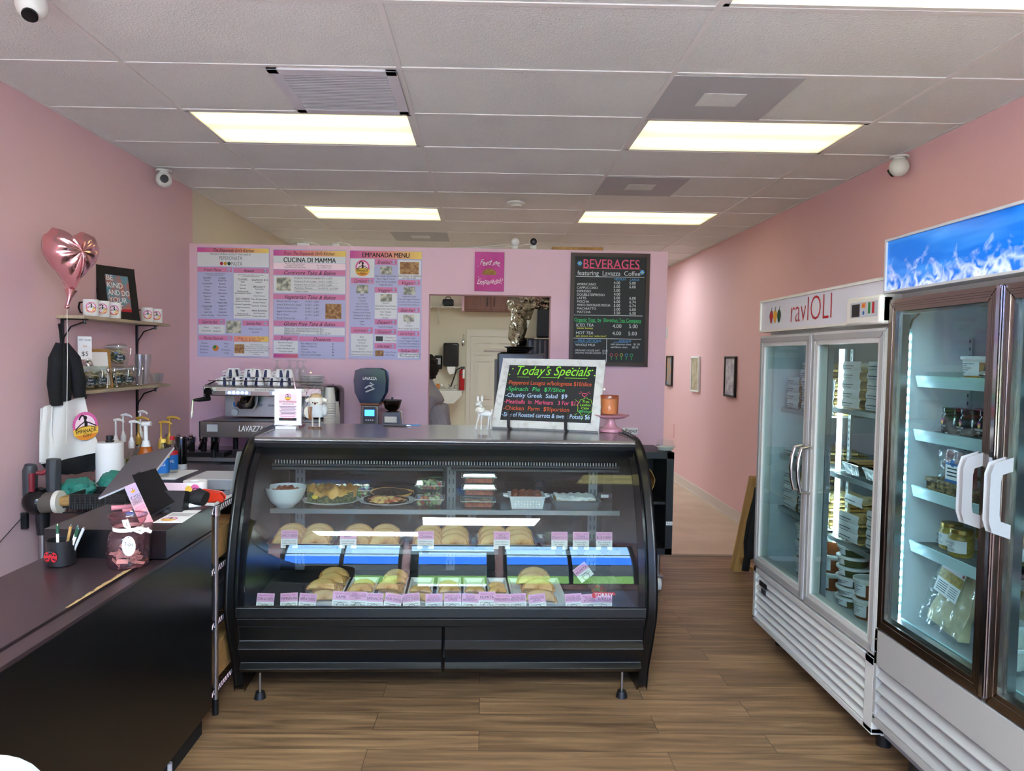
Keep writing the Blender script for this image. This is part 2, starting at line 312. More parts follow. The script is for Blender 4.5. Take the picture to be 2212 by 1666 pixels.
for (i, j), k in LIGHTS.items():
    cx, cy = gx(i)+.6096, gy(j)+.3048; ps = {'s': None}
    t = thing('ceiling_light', LBL.get((i, j), 'lit ceiling troffer out of view '+('at the shop front' if k == 'f' else 'over the kitchen')), 'ceiling light', (cx, cy, CEIL), 0, 'ceiling lights')
    fr = MB(); fr.box(-.598, .598, -.293, -.270, -.002, .1, 'tee bar').box(-.598, .598, .270, .293, -.002, .1, 'tee bar').box(-.598, -.575, -.293, .293, -.002, .1, 'tee bar').box(.575, .598, -.293, .293, -.002, .1, 'tee bar').box(-.6, .6, -.3, .3, .1, .11, 'tee bar')
    fr.build('frame', t); MB().box(-.575, .575, -.27, .27, .006, .012, 'lens '+k).build('diffuser', t)
# ---------------------------------------------------------------- shop front (behind the camera)
mat('pale bounce ground', 'b9b7b2', .9); mat('lawn', '5d7a3e', .9); mat('aluminium', '55585c', .4, .6)  # ground outside: unseen, coloured pale to bounce sunlight onto the ceiling
wf = MB()
for a, b in ((XL, -2.1), (-.62, -.52), (.52, .62), (2.3, XR)): wf.box(a, b, YF-.12, YF, 0, CEIL, 'pink wall')
for a, b in ((-2.1, -.62), (.62, 2.3)): wf.box(a, b, YF-.12, YF, 0, .35, 'pink wall').box(a, b, YF-.12, YF, 2.62, CEIL, 'pink wall')
wf.box(-.52, .52, YF-.12, YF, 2.62, CEIL, 'pink wall'); struct(wf.build('wall_front'))
for k, (a, b, z0, z1) in enumerate(((-2.1, -.62, .35, 2.62), (.62, 2.3, .35, 2.62))):
    w = MB(); m_ = (a+b)/2
    for q in ((a, a+.05, z0, z1), (b-.05, b, z0, z1), (m_-.025, m_+.025, z0, z1), (a, b, z0, z0+.05), (a, b, z1-.05, z1), (a, b, 1.95, 2.0)): w.box(q[0], q[1], YF-.08, YF-.03, q[2], q[3], 'aluminium')
    o = struct(w.build('window_%d' % (k+1))); MB().box(a+.05, b-.05, YF-.06, YF-.054, z0+.05, z1-.05, 'clear glass').build('pane', o)
w = MB()
for q in ((-.52, -.42, 0, 2.2), (.42, .52, 0, 2.2), (-.52, .52, 2.1, 2.2), (-.42, .42, 0, .2), (-.52, .52, 2.55, 2.62)): w.box(q[0], q[1], YF-.08, YF-.03, q[2], q[3], 'aluminium')
o = struct(w.build('door_1')); MB().box(-.42, .42, YF-.06, YF-.054, .2, 2.55, 'clear glass').build('pane', o)
struct(MB().box(-14, 14, -30, YF-.12, -.12, -.05, 'pale bounce ground').build('floor_outside')); struct(MB().box(-14, 14, -14.5, -14, -.12, 1.3, 'lawn').build('floor_verge'))
mat('blue reflection band', '1f62c8', .6); struct(MB().box(-14, 14, -17, -16, -.12, 3.2, 'dark grey').box(-14, 14, -17, -15.9, 3.2, 4.5, 'blue reflection band').build('wall_reflection_bands'))  # unseen blue and dark bands, added for their reflection in the case glass
# ---------------------------------------------------------------- upright fridges
mat('fridge white', 'c6c3be', .32); mat('fridge grey', 'a09d9a', .4); mat('fridge inner', 'c6cace', .45); mat('sign face', 'd3d1d6', .35); mat('sign red', 'b5242c', .45); mat('bronze steel', '9a8d86', .24, 1); mat('wire', 'b9bcbe', .3, .8)  # near fridge door frames: stainless, brown reflections tinted into its colour
mat('lamp cool', 'e8fbff', .4, emit='d9f6ff', es=8.0); mat('led glow', 'e8f6ff', .4, emit='cfe8ff', es=9); mat('led strip', 'b8dce0', .3, .2); mat('shelf rail', 'b9dadc', .3); mat('pasta', 'd6b671', .7, vary=('a88648', 40, .35, .65, (1, 4, 1)), bump=(60, .8, .01)); mat('kraft', 'b98d55', .75, vary=('96703f', 25, .3, .7))
mat('label paper', 'e9eaec', .6); mat('tub', 'dcdccf', .35); mat('sauce', '8b4a26', .45); mat('tub lid', 'e6e8e6', .35); mat('soup', 'b9843d', .45); mat('pesto', '4e5330', .5); mat('foil', 'c4c4c6', .25, 1, bump=(35, .7, .01)); mat('dark jar', '2a1c1a', .15); mat('gold lid', 'b89a5a', .3, .9); mat('dough', 'd9cba8', .55, bump=(18, .7, .02)); mat('cured meat', '8c3b3c', .35, vary=('c0857a', 22, .4, .65)); mat('relish', '94803a', .3, vary=('b79b4c', 70, .4, .6)); mat('wicker dark', '4b3a28', .6, vary=('a18a63', 55, .4, .6), bump=(60, .6, .01)); mat('chalk', 'd8d8dc', .8)
mat('handle grey', '98979a', .4)
mat('pepper red', 'a8202a', .35); mat('pepper yellow', 'd9a032', .35); mat('pepper green', '1f4a2a', .35)
def ice_mat():
    m = mat('ice sign', 'ffffff', .12); n = m.node_tree; b = n.nodes['Principled BSDF']; N = n.nodes.new; L = n.links.new
    t = N('ShaderNodeTexCoord'); s = N('ShaderNodeSeparateXYZ'); L(t.outputs['Object'], s.inputs[0])
    ns = N('ShaderNodeTexNoise'); ns.inputs['Scale'].default_value = 9; ns.inputs['Detail'].default_value = 4; ns.inputs['Distortion'].default_value = 2.2; L(t.outputs['Object'], ns.inputs['Vector'])
    a = N('ShaderNodeMath'); a.operation = 'MULTIPLY_ADD'; a.inputs[1].default_value = -9; a.inputs[2].default_value = 17.72; L(s.outputs['Z'], a.inputs[0])   # mask low on the sign
    c = N('ShaderNodeMath'); c.operation = 'MULTIPLY_ADD'; c.inputs[1].default_value = 2.2; c.inputs[2].default_value = -1.15; L(ns.outputs['Fac'], c.inputs[0]); d = N('ShaderNodeMath'); d.operation = 'ADD'; d.use_clamp = True; L(a.outputs[0], d.inputs[0]); L(c.outputs[0], d.inputs[1])
    v = N('ShaderNodeTexVoronoi'); v.inputs['Scale'].default_value = 15; v.feature = 'DISTANCE_TO_EDGE'; dn = N('ShaderNodeTexNoise'); dn.inputs['Scale'].default_value = 7; dn.inputs['Detail'].default_value = 3; L(t.outputs['Object'], dn.inputs['Vector']); ds = N('ShaderNodeVectorMath'); ds.operation = 'MULTIPLY_ADD'; ds.inputs[1].default_value = (.35, .35, .35); L(dn.outputs['Color'], ds.inputs[0]); L(t.outputs['Object'], ds.inputs[2]); L(ds.outputs[0], v.inputs['Vector']); r = N('ShaderNodeValToRGB'); L(v.outputs['Distance'], r.inputs[0]); e = r.color_ramp.elements; e[0].color = lin('e4eeff'); e[1].color = lin('1a66cc'); e[0].position = .02; e[1].position = .30
    mp = N('ShaderNodeMapping'); mp.inputs['Scale'].default_value = (1.2, 1, 7); L(t.outputs['Object'], mp.inputs[0]); n2 = N('ShaderNodeTexNoise'); n2.inputs['Scale'].default_value = 2; L(mp.outputs[0], n2.inputs['Vector']); r2 = N('ShaderNodeValToRGB'); L(n2.outputs['Fac'], r2.inputs[0]); e = r2.color_ramp.elements; e[0].color = lin('0568c8'); e[1].color = lin('3f93e6'); e[0].position = .42; e[1].position = .75
    mx = N('ShaderNodeMix'); mx.data_type = 'RGBA'; L(d.outputs[0], mx.inputs[0]); L(r2.outputs[0], mx.inputs[6]); L(r.outputs[0], mx.inputs[7]); L(mx.outputs[2], b.inputs['Base Color']); L(mx.outputs[2], b.inputs['Emission Color']); b.inputs['Emission Strength'].default_value = .10
ice_mat()
def frame4(mb, x0, x1, z0, z1, w, y0, y1, m, wb=None):
    """mitred door frame"""
    for P in ([(x0, z0), (x1, z0), (x1-w, z0+w), (x0+w, z0+w)], [(x1, z0), (x1, z1), (x1-w, z1-w), (x1-w, z0+w)], [(x1, z1), (x0, z1), (x0+w, z1-w), (x1-w, z1-w)], [(x0, z1), (x0, z0), (x0+w, z0+w), (x0+w, z1-w)]): mb.prism(P, 'y', y0, y1, m)
    return mb
def louvres(mb, x0, x1, z0, z1, n, m, y=0.0, d=.03):
    h = (z1-z0)/n
    for i in range(n): mb.prism([(y-.003, z0+i*h+.002), (y-.003, z0+i*h+.007), (y+d, z0+(i+.82)*h), (y+d+.006, z0+(i+.82)*h), (y+.004, z0+i*h)], 'x', x0, x1, m)
    return mb
def fridge_shell(root, w, d, zb, zl, zd, zt, zs, m, inner):
    c = MB(); y = .055
    c.box(0, w, y-.01, d, zd-.02, zd+.02, m).box(0, w, y, d, zt, zs-.01, m).box(0, .035, y, d, zd, zt, m).box(w-.035, w, y, d, zd, zt, m).box(0, w, d-.03, d, zd, zt, m)
    c.box(.035, .04, y+.01, d-.03, zd+.02, zt, inner).box(w-.04, w-.035, y+.01, d-.03, zd+.02, zt, inner).box(.035, w-.035, d-.036, d-.03, zd+.02, zt, inner).box(.035, w-.035, y+.01, d-.03, zt-.006, zt, inner).box(.035, w-.035, y+.01, d-.03, zd+.02, zd+.026, inner)
    c.build('cabinet_shell', root, bevel=.003); return c
YA, YC2 = 4.145, 2.845; FX = 1.573
f1 = thing('display_fridge', 'white two-door glass fridge with a ravioli sign and three peppers on top', 'fridge', (FX, YA, 0), R(-90))
fridge_shell(f1, 1.30, .80, .11, .41, .43, 1.735, 1.936, 'fridge white', 'fridge inner')
b = MB().box(.0, 1.3, .05, .8, .1, .42, 'mid grey').box(0, .03, .04, .8, .1, .42, 'fridge white').box(1.27, 1.3, .04, .8, .1, .42, 'fridge white').box(0, .035, 0, .05, .11, .415, 'fridge white').box(1.235, 1.3, 0, .05, .11, .415, 'fridge white').box(0, 1.3, 0, .05, .385, .415, 'fridge white').box(0, 1.3, .0, .05, .105, .13, 'fridge white'); louvres(b, .03, 1.24, .13, .385, 6, 'fridge white', 0.004); b.build('louvre_panel', f1, bevel=.002)
for x in (.12, 1.18): MB().cyl((x, .12, 0), (x, .12, .105), .03, 'black', n=12).build('foot', f1)
MB().box(.1, .2, -.004, 0, .335, .362, 'black').box(.135, .2, -.006, -.004, .30, .328, 'dark grey').build('badge', f1)
s = MB(); frame4(s, 0, 1.3, 1.757, 1.936, .012, -.012, .06, 'off white'); s.box(.012, 1.288, -.004, .05, 1.769, 1.924, 'sign face')
for i, m in enumerate(('pepper red', 'pepper yellow', 'pepper green')):
    x = .155+i*.052; s.poly([(x+.026*math.cos(a)*(1-.25*(math.sin(a) < 0)), 1.838+.036*math.sin(a)) for a in [2*PI*k/16 for k in range(16)]], m, .0055); s.stroke([(x, 1.868), (x+.003, 1.882), (x+.01, 1.889)], .006, 'pepper green', .0057)
s.text('ravIOLI', .63, 1.797, .118, 'sign red', w=.44, lift=.0055, bold=-.012); s.build('sign', f1)
c = MB().box(1.03, 1.3, -.03, .03, 1.752, 1.868, 'off white'); c.build('control_panel', f1, bevel=.012)
c = MB(); c.rect(1.07, 1.285, 1.782, 1.845, 'light grey', .031).rect(1.085, 1.15, 1.786, 1.838, 'black', .032).rect(1.165, 1.195, 1.82, 1.84, 'orange', .032).disc(1.18, 1.80, .008, 'blue', .032).rect(1.215, 1.232, 1.795, 1.84, 'green', .032).rect(1.245, 1.262, 1.795, 1.84, 'red', .032).text('46', 1.18, 1.824, .012, 'red', lift=.033).build('display', f1)
for i, (a, b_, hx) in enumerate(((0, .645, .615), (.655, 1.30, .69))):
    d = MB(); frame4(d, a, b_, .43, 1.735, .055, 0, .05, 'fridge white'); frame4(d, a+.012, b_-.012, .442, 1.723, .02, -.006, 0, 'fridge grey'); o = d.build('door', f1, bevel=.002)
    MB().box(a+.055, b_-.055, .012, .018, .485, 1.68, 'door glass').build('glass', o)
    sg = -1 if i == 0 else 1
    h = MB().tube([(hx, -.005, .965), (hx, -.05, .975), (hx-.0*sg, -.062, 1.03), (hx, -.066, 1.08), (hx, -.062, 1.13), (hx, -.05, 1.18), (hx, -.005, 1.19)], .009, 'chrome', 10); h.build('handle', o)
MB().box(.638, .662, -.008, .02, .44, 1.73, 'light grey').build('door_strip', f1)
MB().box(.60, .70, .06, .085, .46, 1.72, 'mid grey').build('centre_post', f1)
MB().cyl((.645, .15, .72), (.645, .15, 1.66), .012, 'lamp cool', n=10).build('lamp_tube', f1)
def wire_shelf(x0, x1, y0, y1, z, parent, m='wire', n=26, rail=None):
    s = MB().tube([(x0, y0, z), (x1, y0, z), (x1, y1, z), (x0, y1, z)], .005, m, 6, closed=True)
    for i in range(n): x = x0+(x1-x0)*(i+.5)/n; s.box(x-.0015, x+.0015, y0, y1, z-.001, z+.002, m)
    for y in (y0+.15, y0+.35): s.box(x0, x1, y, y+.006, z-.005, z-.001, m)
    s.box(x0, x1, y0-.004, y0+.002, z-.018, z+.004, m); s.build('shelf', parent)
    if rail: MB().prism([(y0-.012, z-.03), (y0-.022, z+.012), (y0-.016, z+.014), (y0-.004, z-.028)], 'x', x0, x1, rail).build('price_rail', parent)
def standard(x, y, z0, z1, parent):
    s = MB().box(x-.012, x+.012, y, y+.012, z0, z1, 'wire'); z = z0+.03
    while z < z1: s.box(x-.004, x+.004, y-.001, y, z, z+.012, 'dark grey'); z += .03
    s.build('shelf_standard', parent)
L1 = (1.33, 1.07, .775); L2 = (1.375, 1.066, .76)
for z in L1: wire_shelf(.055, .62, .11, .70, z, f1)
for z in L2: wire_shelf(.66, 1.25, .11, .70, z, f1)
for x in (.30, .98): standard(x, .75, .5, 1.62, f1)
standard(.64, .2, .5, 1.66, f1)
def place(o, root, p, rz=0, rot=None):
    """put a top-level thing at local position p of root"""
    M = Matrix.Translation(root.location) @ root.rotation_euler.to_matrix().to_4x4()
    o.location = M @ Vector(p)
    if rot: o.rotation_euler = (rot[0], rot[1], root.rotation_euler.z+rot[2])
    else: o.rotation_euler = (0, 0, root.rotation_euler.z+rz)
    return o
def mk_pack(h=.045, w=.17, d=.20, m='pasta'):
    t = thing('pasta_pack', 'x', 'food pack')
    mb = MB(); mb.grid(lambda u, v: ((u-.5)*w, (v)*d, .008+h*.75*(math.sin(PI*min(max(u, .04), .96))**.35)*(math.sin(PI*min(max(v, .04), .96))**.35)*(.85+.15*math.sin(u*19+v*7))), 12, 12, m); mb.box(-w/2, w/2, 0, d, 0, .01, m); mb.build('pasta', t)
    q = MB().grid(lambda u, v: ((u-.5)*w*.95, -.004-.022*v+.02*v*v, .004+h*.95*(1-v)), 4, 3, 'label paper', thick=.001)
    q.box(-w*.28, w*.2, -.0285, -.0275, h*.30, h*.34, 'ink').box(-w*.28, w*.25, -.0235, -.0225, h*.55, h*.62, 'ink'); q.build('label', t)
    MB().grid(lambda u, v: ((u-.5)*w*1.04, -.002+v*d*1.02, .012+h*(.8+.06*math.sin(u*9+v*5))*(math.sin(PI*min(max(u, .03), .97))**.3)*(math.sin(PI*min(max(v, .03), .97))**.3)), 10, 10, 'clear plastic').build('wrapper', t)
    return t
def mk_tub(cont='soup', r=.058, h=.085, lab=True):
    t = thing('food_tub', 'x', 'tub')
    MB().lathe([(0, .001), (r*.8, .001), (r*.84, .004), (r*.93, h*.78)], cont, n=24).lathe([(r*.93, h*.78), (r*.97, h-.004), (r*.98, h)], 'tub', n=24).build('container', t)
    MB().lathe([(r*.98, h-.006), (r*1.06, h-.006), (r*1.07, h+.004), (r*1.0, h+.006), (r*.95, h+.003), (0, h+.003)], 'tub lid', n=24).build('lid', t)
    if lab:
        q = MB(); q.lathe([(r*.86+.0012, h*.15), (r*.94+.0012, h*.8)], 'label paper', n=14, arc=R(95))
        for k in range(5): z = h*(.7-.1*k); rr = r*(.86+.08*(z/h-.15)/.65)+.002; q.lathe([(rr, z), (rr+.0001, z+.0022)], 'ink', n=10, arc=R((80, 55, 70, 60, 45)[k]))
        o = q.build('label', t); o.rotation_euler.z = R(-90-47)
    return t
def mk_foil(w=.15, d=.21, h=.05):
    t = thing('foil_tray', 'x', 'foil tray')
    mb = MB(); a = .82; n = 14
    for s_ in range(1): mb.add([(-w/2*a, 0+.015, 0), (w/2*a, .015, 0), (w/2*a, d-.015, 0), (-w/2*a, d-.015, 0), (-w/2, 0, h), (w/2, 0, h), (w/2, d, h), (-w/2, d, h)], [(3, 2, 1, 0), (0, 1, 5, 4), (1, 2, 6, 5), (2, 3, 7, 6), (3, 0, 4, 7)], 'foil')
    for k in range(n): x = -w/2+w*(k+.5)/n; mb.prism([(x*a, .001), (x*a+.003, .001), (x+.003, h-.002), (x, h-.002)], 'y', -.002, .006, 'foil') if False else mb.add([(x*a-.002, .014, .002), (x*a+.002, .014, .002), (x+.002, -.003, h-.002), (x-.002, -.003, h-.002)], [(0, 1, 2, 3)], 'foil')
    mb.tube([(-w/2, 0, h), (w/2, 0, h), (w/2, d, h), (-w/2, d, h)], .004, 'foil', 6, closed=True); mb.build('tray', t)
    l = MB().grid(lambda u, v: ((u-.5)*w*.97, v*d*.97+.003, h+.006+.006*math.sin(PI*u)**.4+.0035*abs(math.sin(u*40))*(v < .08 or v > .92 or 1)), 40, 6, 'kraft'); l.build('lid', t); return t
def stack(proto, root, items, label, group, used=[]):
    for p in items:
        o = proto if proto.name not in used else dup(proto)
        used.append(proto.name); o['label'] = label; o['group'] = group
        place(o, root, p[:3], R(p[3]) if len(p) > 3 else rnd.uniform(-.05, .05))
pk = mk_pack(); it = []
for k in range(4): it.append((.17, .13, 1.338+k*.042)); it.append((.36, .13, 1.338+k*.042)); it.append((.54, .14, 1.338+k*.042))
it += [(.17+.02*k, .2, 1.338+.168+k*.04) for k in range(2)]+[(.40, .17, 1.338+.168), (.40, .17, 1.338+.21)]
stack(pk, f1, it, 'pasta pack with a white label on the top left shelf of the ravioli fridge', 'pasta packs, top left shelf')
it = [(x, .13, .783+k*.042) for x in (.18, .36, .54) for k in range(5 if x < .3 else 4)]; p2 = dup(pk); stack(p2, f1, it, 'pasta pack with a white label on the lowest left shelf of the ravioli fridge', 'pasta packs, lowest left shelf')
p2 = dup(pk); it = [(.80, .13, 1.383+k*.043) for k in range(5)]+[(1.16, .13, 1.383+.043*k) for k in range(1)]+[(1.0, .14, 1.383+.043*k) for k in range(5)]+[(.85, .45, 1.383+.043*k) for k in range(4)]+[(1.05, .45, 1.383+.043*k) for k in range(5)]
stack(p2, f1, it, 'pasta pack under the lamp on the top right shelf of the ravioli fridge', 'pasta packs, top right shelf')
tr = MB().prism([(-.085, .045), (.085, .045), (.07, 0), (-.07, 0)], 'y', 0, .16, 'white'); 
for k in range(6): tr.box(-.07, .07, -.0015, .0, .006+k*.006, .0085+k*.006, 'light grey')
tr = tr.build('food_tray'); tag(tr, 'x', 'food tray'); stack(tr, f1, [(1.19, .15, 1.43+k*.045) for k in range(4)], 'white lidded tray in the stack at top right of the ravioli fridge', 'white trays in the ravioli fridge')
fo = mk_foil(); stack(fo, f1, [(.80, .13, 1.074), (.98, .13, 1.074), (1.16, .13, 1.074), (1.10, .15, 1.135), (.85, .40, 1.074), (.85, .40, 1.135), (.92, .40, 1.195), (1.1, .40, 1.135)], 'foil tray with a board lid on the middle right shelf of the ravioli fridge', 'foil trays in the ravioli fridge')
p3 = dup(pk); stack(p3, f1, [(.82, .13, .768), (.82, .13, .81), (.82, .13, .852), (.80, .16, .93), (1.02, .15, .768), (1.02, .15, .81), (1.02, .15, .852), (1.02, .15, .894), (1.18, .15, .768), (1.18, .15, .81), (.84, .45, .768), (.84, .45, .81), (.84, .45, .85)], 'pasta pack with a hanging label on the lowest right shelf of the ravioli fridge', 'pasta packs, lowest right shelf')
stack(dup(pk), f1, [(.17, .13, 1.078), (.36, .15, 1.078), (.36, .15, 1.12), (.18, .3, 1.078)], 'pasta pack lying on the middle left shelf of the ravioli fridge', 'pasta packs, middle left shelf')
# goods standing on the fridge floor
ta = mk_tub('sauce', .06, .085); stack(ta, f1, [(x, y, .457+k*.091, rnd.uniform(-25, 10)) for x, y, n in ((.30, .17, 3), (.43, .15, 3), (.54, .19, 3)) for k in range(n)], 'lidded tub of brown sauce stacked low behind the left glass door', 'tubs behind the left door')
tb = mk_tub('pesto', .072, .042); stack(tb, f1, [(.79+.004*(k % 2), .17, .457+k*.048, rnd.uniform(-30, 30)) for k in range(6)], 'shallow round tub of green pesto in the leaning stack behind the right door', 'pesto tubs')
tc_ = mk_tub('soup', .055, .085); tc_.children[0].data.materials[0] = MATS['sauce']; stack(tc_, f1, [(x, y, .457+k*.091, rnd.uniform(-40, 20)) for x, y, n in ((.95, .15, 2), (1.08, .16, 3), (1.19, .15, 3), (.92, .32, 2), (1.05, .32, 3)) for k in range(n)], 'deep lidded tub with a printed label low behind the right glass door', 'tubs behind the right door')
mat('red carton', 'c22a35', .5); td = mk_tub('red carton', .058, .045, False); stack(td, f1, [(.70, .35, .457+k*.05) for k in range(6)], 'red tub in the stack beside the lamp tube of the ravioli fridge', 'red tubs')
# ---- near fridge
f2 = thing('display_fridge', 'nearest upright fridge with a blue ice sign and LED-lit glass doors', 'fridge', (FX, YC2, 0), R(-90))
fridge_shell(f2, 1.26, .80, .18, .4, .545, 1.845, 2.077, 'fridge white', 'fridge inner')
b = MB().box(0, 1.26, .05, .8, .1, .54, 'mid grey').box(0, .02, 0, .05, .18, .54, 'fridge grey').box(1.24, 1.26, 0, .05, .18, .54, 'fridge grey').box(0, 1.26, .0, .05, .40, .54, 'fridge grey').box(0, 1.26, 0, .05, .16, .19, 'fridge grey'); louvres(b, .015, 1.245, .19, .40, 4, 'fridge grey', .004)
for k in range(7): b.cyl((.01, 0, .2+k*.05), (.01, -.002, .2+k*.05), .003, 'light grey', n=8)
b.build('louvre_panel', f2, bevel=.002)
for x in (.12, 1.14): MB().cyl((x, .12, 0), (x, .12, .105), .035, 'black', n=12).build('foot', f2)
s = MB(); frame4(s, 0, 1.26, 1.868, 2.077, .009, -.02, .06, 'light grey'); s.box(.009, 1.251, -.012, .05, 1.877, 2.068, 'ice sign'); s.build('sign', f2)
for i, (a, b_, hx) in enumerate(((.012, .618, .565), (.64, 1.248, .69))):
    d = MB(); frame4(d, a, b_, .55, 1.842, .045, 0, .05, 'bronze steel')
    for q in (.01, .018, .026): frame4(d, a+q, b_-q, .55+q, 1.842-q, .004, -.003, 0, 'bronze steel')
    o = d.build('door', f2, bevel=.0015); MB().box(a+.045, b_-.045, .012, .018, .595, 1.797, 'door glass').build('glass', o)
    g = MB(); frame4(g, a+.045, b_-.045, .595, 1.797, .012, .022, .05, 'steel'); g.build('glass_rim', o)
    h = MB().prism([(0, 1.085), (-.045, 1.10), (-.055, 1.13), (-.055, 1.27), (-.045, 1.30), (0, 1.315), (0, 1.285), (-.03, 1.275), (-.035, 1.25), (-.035, 1.15), (-.03, 1.125), (0, 1.115)], 'x', hx-.014, hx+.014, 'handle grey'); h.build('handle', o, bevel=.006)
MB().box(.620, .636, -.01, .03, .56, 1.84, 'chrome').build('door_strip', f2)
for z in (1.538, 1.332, 1.114, .899): wire_shelf(.055, .60, .11, .70, z, f2, rail='shelf rail'); wire_shelf(.66, 1.2, .11, .70, z, f2, rail='shelf rail', n=12)
MB().prism([(.08, .572), (.07, .60), (.076, .602), (.09, .574)], 'x', .05, 1.21, 'shelf rail').build('price_rail', f2)
for x, y in ((.045, .06), (1.215, .06)):
    sx_ = 1 if x < .6 else -1
    o = MB().box(min(x, x+.006*sx_), max(x, x+.006*sx_), y-.008, y+.012, .585, 1.73, 'led strip').build('led_strip', f2); q = MB(); z = .60
    while z < 1.72: q.box(min(x+.006*sx_, x+.011*sx_), max(x+.006*sx_, x+.011*sx_), y-.003, y+.006, z, z+.018, 'led glow'); z += .034
    q.build('led', o)
MB().tube([(.05, .06, 1.73), (.052, .07, 1.765), (.06, .1, 1.80), (.07, .12, 1.82)], .004, 'black', 6).build('cable', f2)
standard(.047, .30, .6, 1.7, f2); standard(.20, .755, .6, 1.7, f2)
ts = mk_tub('soup', .062, .075); stack(ts, f2, [(.28, .19, 1.546), (.45, .20, 1.546), (.45, .20, 1.627), (.55, .25, 1.546)], 'lidded tub of soup with a white label on the top shelf of the nearest fridge', 'soup tubs')
def card(w, h, lines, lab, root, p, rz=0, lean=-8, clip=True):
    t = thing('menu_card', lab, 'card'); c = MB().box(-w/2, w/2, -.0015, .0015, .0, h, 'black matt')
    for k, l in enumerate(lines): c.text(l, 0, h-(.8*h/len(lines))*(k+.9), .5*h/len(lines), 'chalk', w=w*.85, lift=.0022)
    c.build('card', t)
    if clip: MB().ball((w*.1, -.03, .012), (.022, .022, .014), 'chrome', 12, 8).build('clip_base', t); MB().tube([(w*.1+.014*math.cos(a), -.018, .040+.014*math.sin(a)) for a in [2*PI*k/12 for k in range(12)]], .0025, 'chrome', 6, closed=True).build('ring', t)
    place(t, root, p, rot=(R(lean), 0, rz)); return t
card(.10, .13, ['SOUP', 'Lentil', '$8'], 'small black chalk card between the soup tubs on the top shelf', f2, (.375, .16, 1.546))
jr = thing('sauce_jar', 'x', 'jar'); MB().lathe([(0, .001), (.036, .001), (.04, .006), (.04, .066), (.034, .074), (.034, .08)], 'dark jar', n=24).build('body', jr); MB().lathe([(.036, .078), (.038, .078), (.038, .094), (.036, .096), (0, .096)], 'black gloss', n=24).build('lid', jr)
q = MB(); q.lathe([(.0408, .012), (.0408, .06)], 'black matt', n=12, arc=R(110)); o = q.build('label', jr); o.rotation_euler.z = R(-145)
q = MB(); q.disc(0, .046, .010, 'magenta', .0418).disc(0, .042, .007, 'yellow', .042).text('CHIMICHURRI', 0, .026, .007, 'chalk', w=.05, lift=.043).text('SAUCE', 0, .017, .005, 'chalk', lift=.043).build('logo', jr)
stack(jr, f2, [(.17+.083*k, .17+.012*k, 1.34, -6) for k in range(5)]+[(.20+.083*k, .27, 1.34, 0) for k in range(4)], 'dark jar of chimichurri sauce in the row on the second shelf of the nearest fridge', 'chimichurri jars')
bk = MB(); bk.grid(lambda u, v: (.10+u*.46, .12+.012*math.sin(u*60), 1.122+.035*v+.004*math.sin(u*60)), 80, 4, 'wicker dark', thick=.006).box(.10, .56, .125, .36, 1.12, 1.128, 'wicker dark'); bk.tube([(.10, .12, 1.16), (.56, .12, 1.16), (.56, .36, 1.16), (.10, .36, 1.16)], .008, 'wicker dark', 8, closed=True)
bw = thing('wicker_tray', 'low dark wicker tray holding meat packs on the third shelf of the nearest fridge', 'tray', f2.location, R(-90)); bk.build('weave', bw)
mp_ = thing('meat_pack', 'x', 'food pack'); MB().grid(lambda u, v: ((u-.5)*.155, -.01*math.sin(PI*u)*math.sin(PI*v), .01+v*.135), 12, 12, 'cured meat', thick=.022).build('meat', mp_); MB().grid(lambda u, v: ((u-.5)*.18, -.016-.004*math.sin(u*17)*math.sin(v*13), .0+v*.155), 16, 14, 'clear plastic').build('wrapper', mp_)
q = MB(); q.rect(-.04, .035, .04, .095, 'label paper', .021).rect(-.04, .035, .032, .042, 'blue', .0212).rect(-.04, .035, .095, .103, 'blue', .0212).disc(0, .103, .014, 'blue', .0212)
for k in range(3): q.rect(-.03, .025, .08-.013*k, .085-.013*k, 'ink', .0216)
q.build('label', mp_); stack(mp_, f2, [(.22, .16, 1.132), (.40, .19, 1.132), (.50, .24, 1.132)], 'vacuum pack of cured ham with a blue edged label standing in the wicker tray', 'meat packs')
rj = thing('relish_jar', 'x', 'jar'); MB().lathe([(0, .001), (.036, .001), (.04, .006), (.041, .07), (.036, .08), (.033, .086)], 'relish', n=24).build('body', rj); MB().lathe([(.036, .084), (.037, .084), (.037, .098), (.035, .1), (0, .1)], 'gold lid', n=28).build('lid', rj)
q = MB().lathe([(.042, .018), (.0422, .062)], 'label paper', n=14, arc=R(150))
o = q.build('label', rj); o.rotation_euler.z = R(-165); q = MB(); q.text('GODDESS', 0, .047, .009, 'ink', w=.04, lift=.0432).text('GUT', 0, .036, .008, 'ink', lift=.0432).text('DELICIOUS', 0, .024, .008, 'ink', w=.045, lift=.0432).build('print', rj)
stack(rj, f2, [(.17, .18, .907, -8), (.27, .15, .907, 5), (.37, .2, .907, 0), (.25, .26, .907), (.36, .3, .907)], 'gold lidded jar of yellow relish on the fourth shelf of the nearest fridge', 'relish jars')
card(.09, .08, ['Olive', 'Salad'], 'black chalk card beside the gold lidded relish jars', f2, (.44, .14, .907))
for k in range(3):
    o = MB().box(-.05, .05, 0, .06, 0, .012, 'black gloss').build('small_tray', bevel=.003); tag(o, 'small black tray in the pile right of the relish jars', 'tray', 'small black trays'); place(o, f2, (.50, .15, .907+k*.016))
pd = thing('pizza_dough_pack', 'clear bag of pizza dough with a gold banded label leaning on the fridge floor', 'food pack')
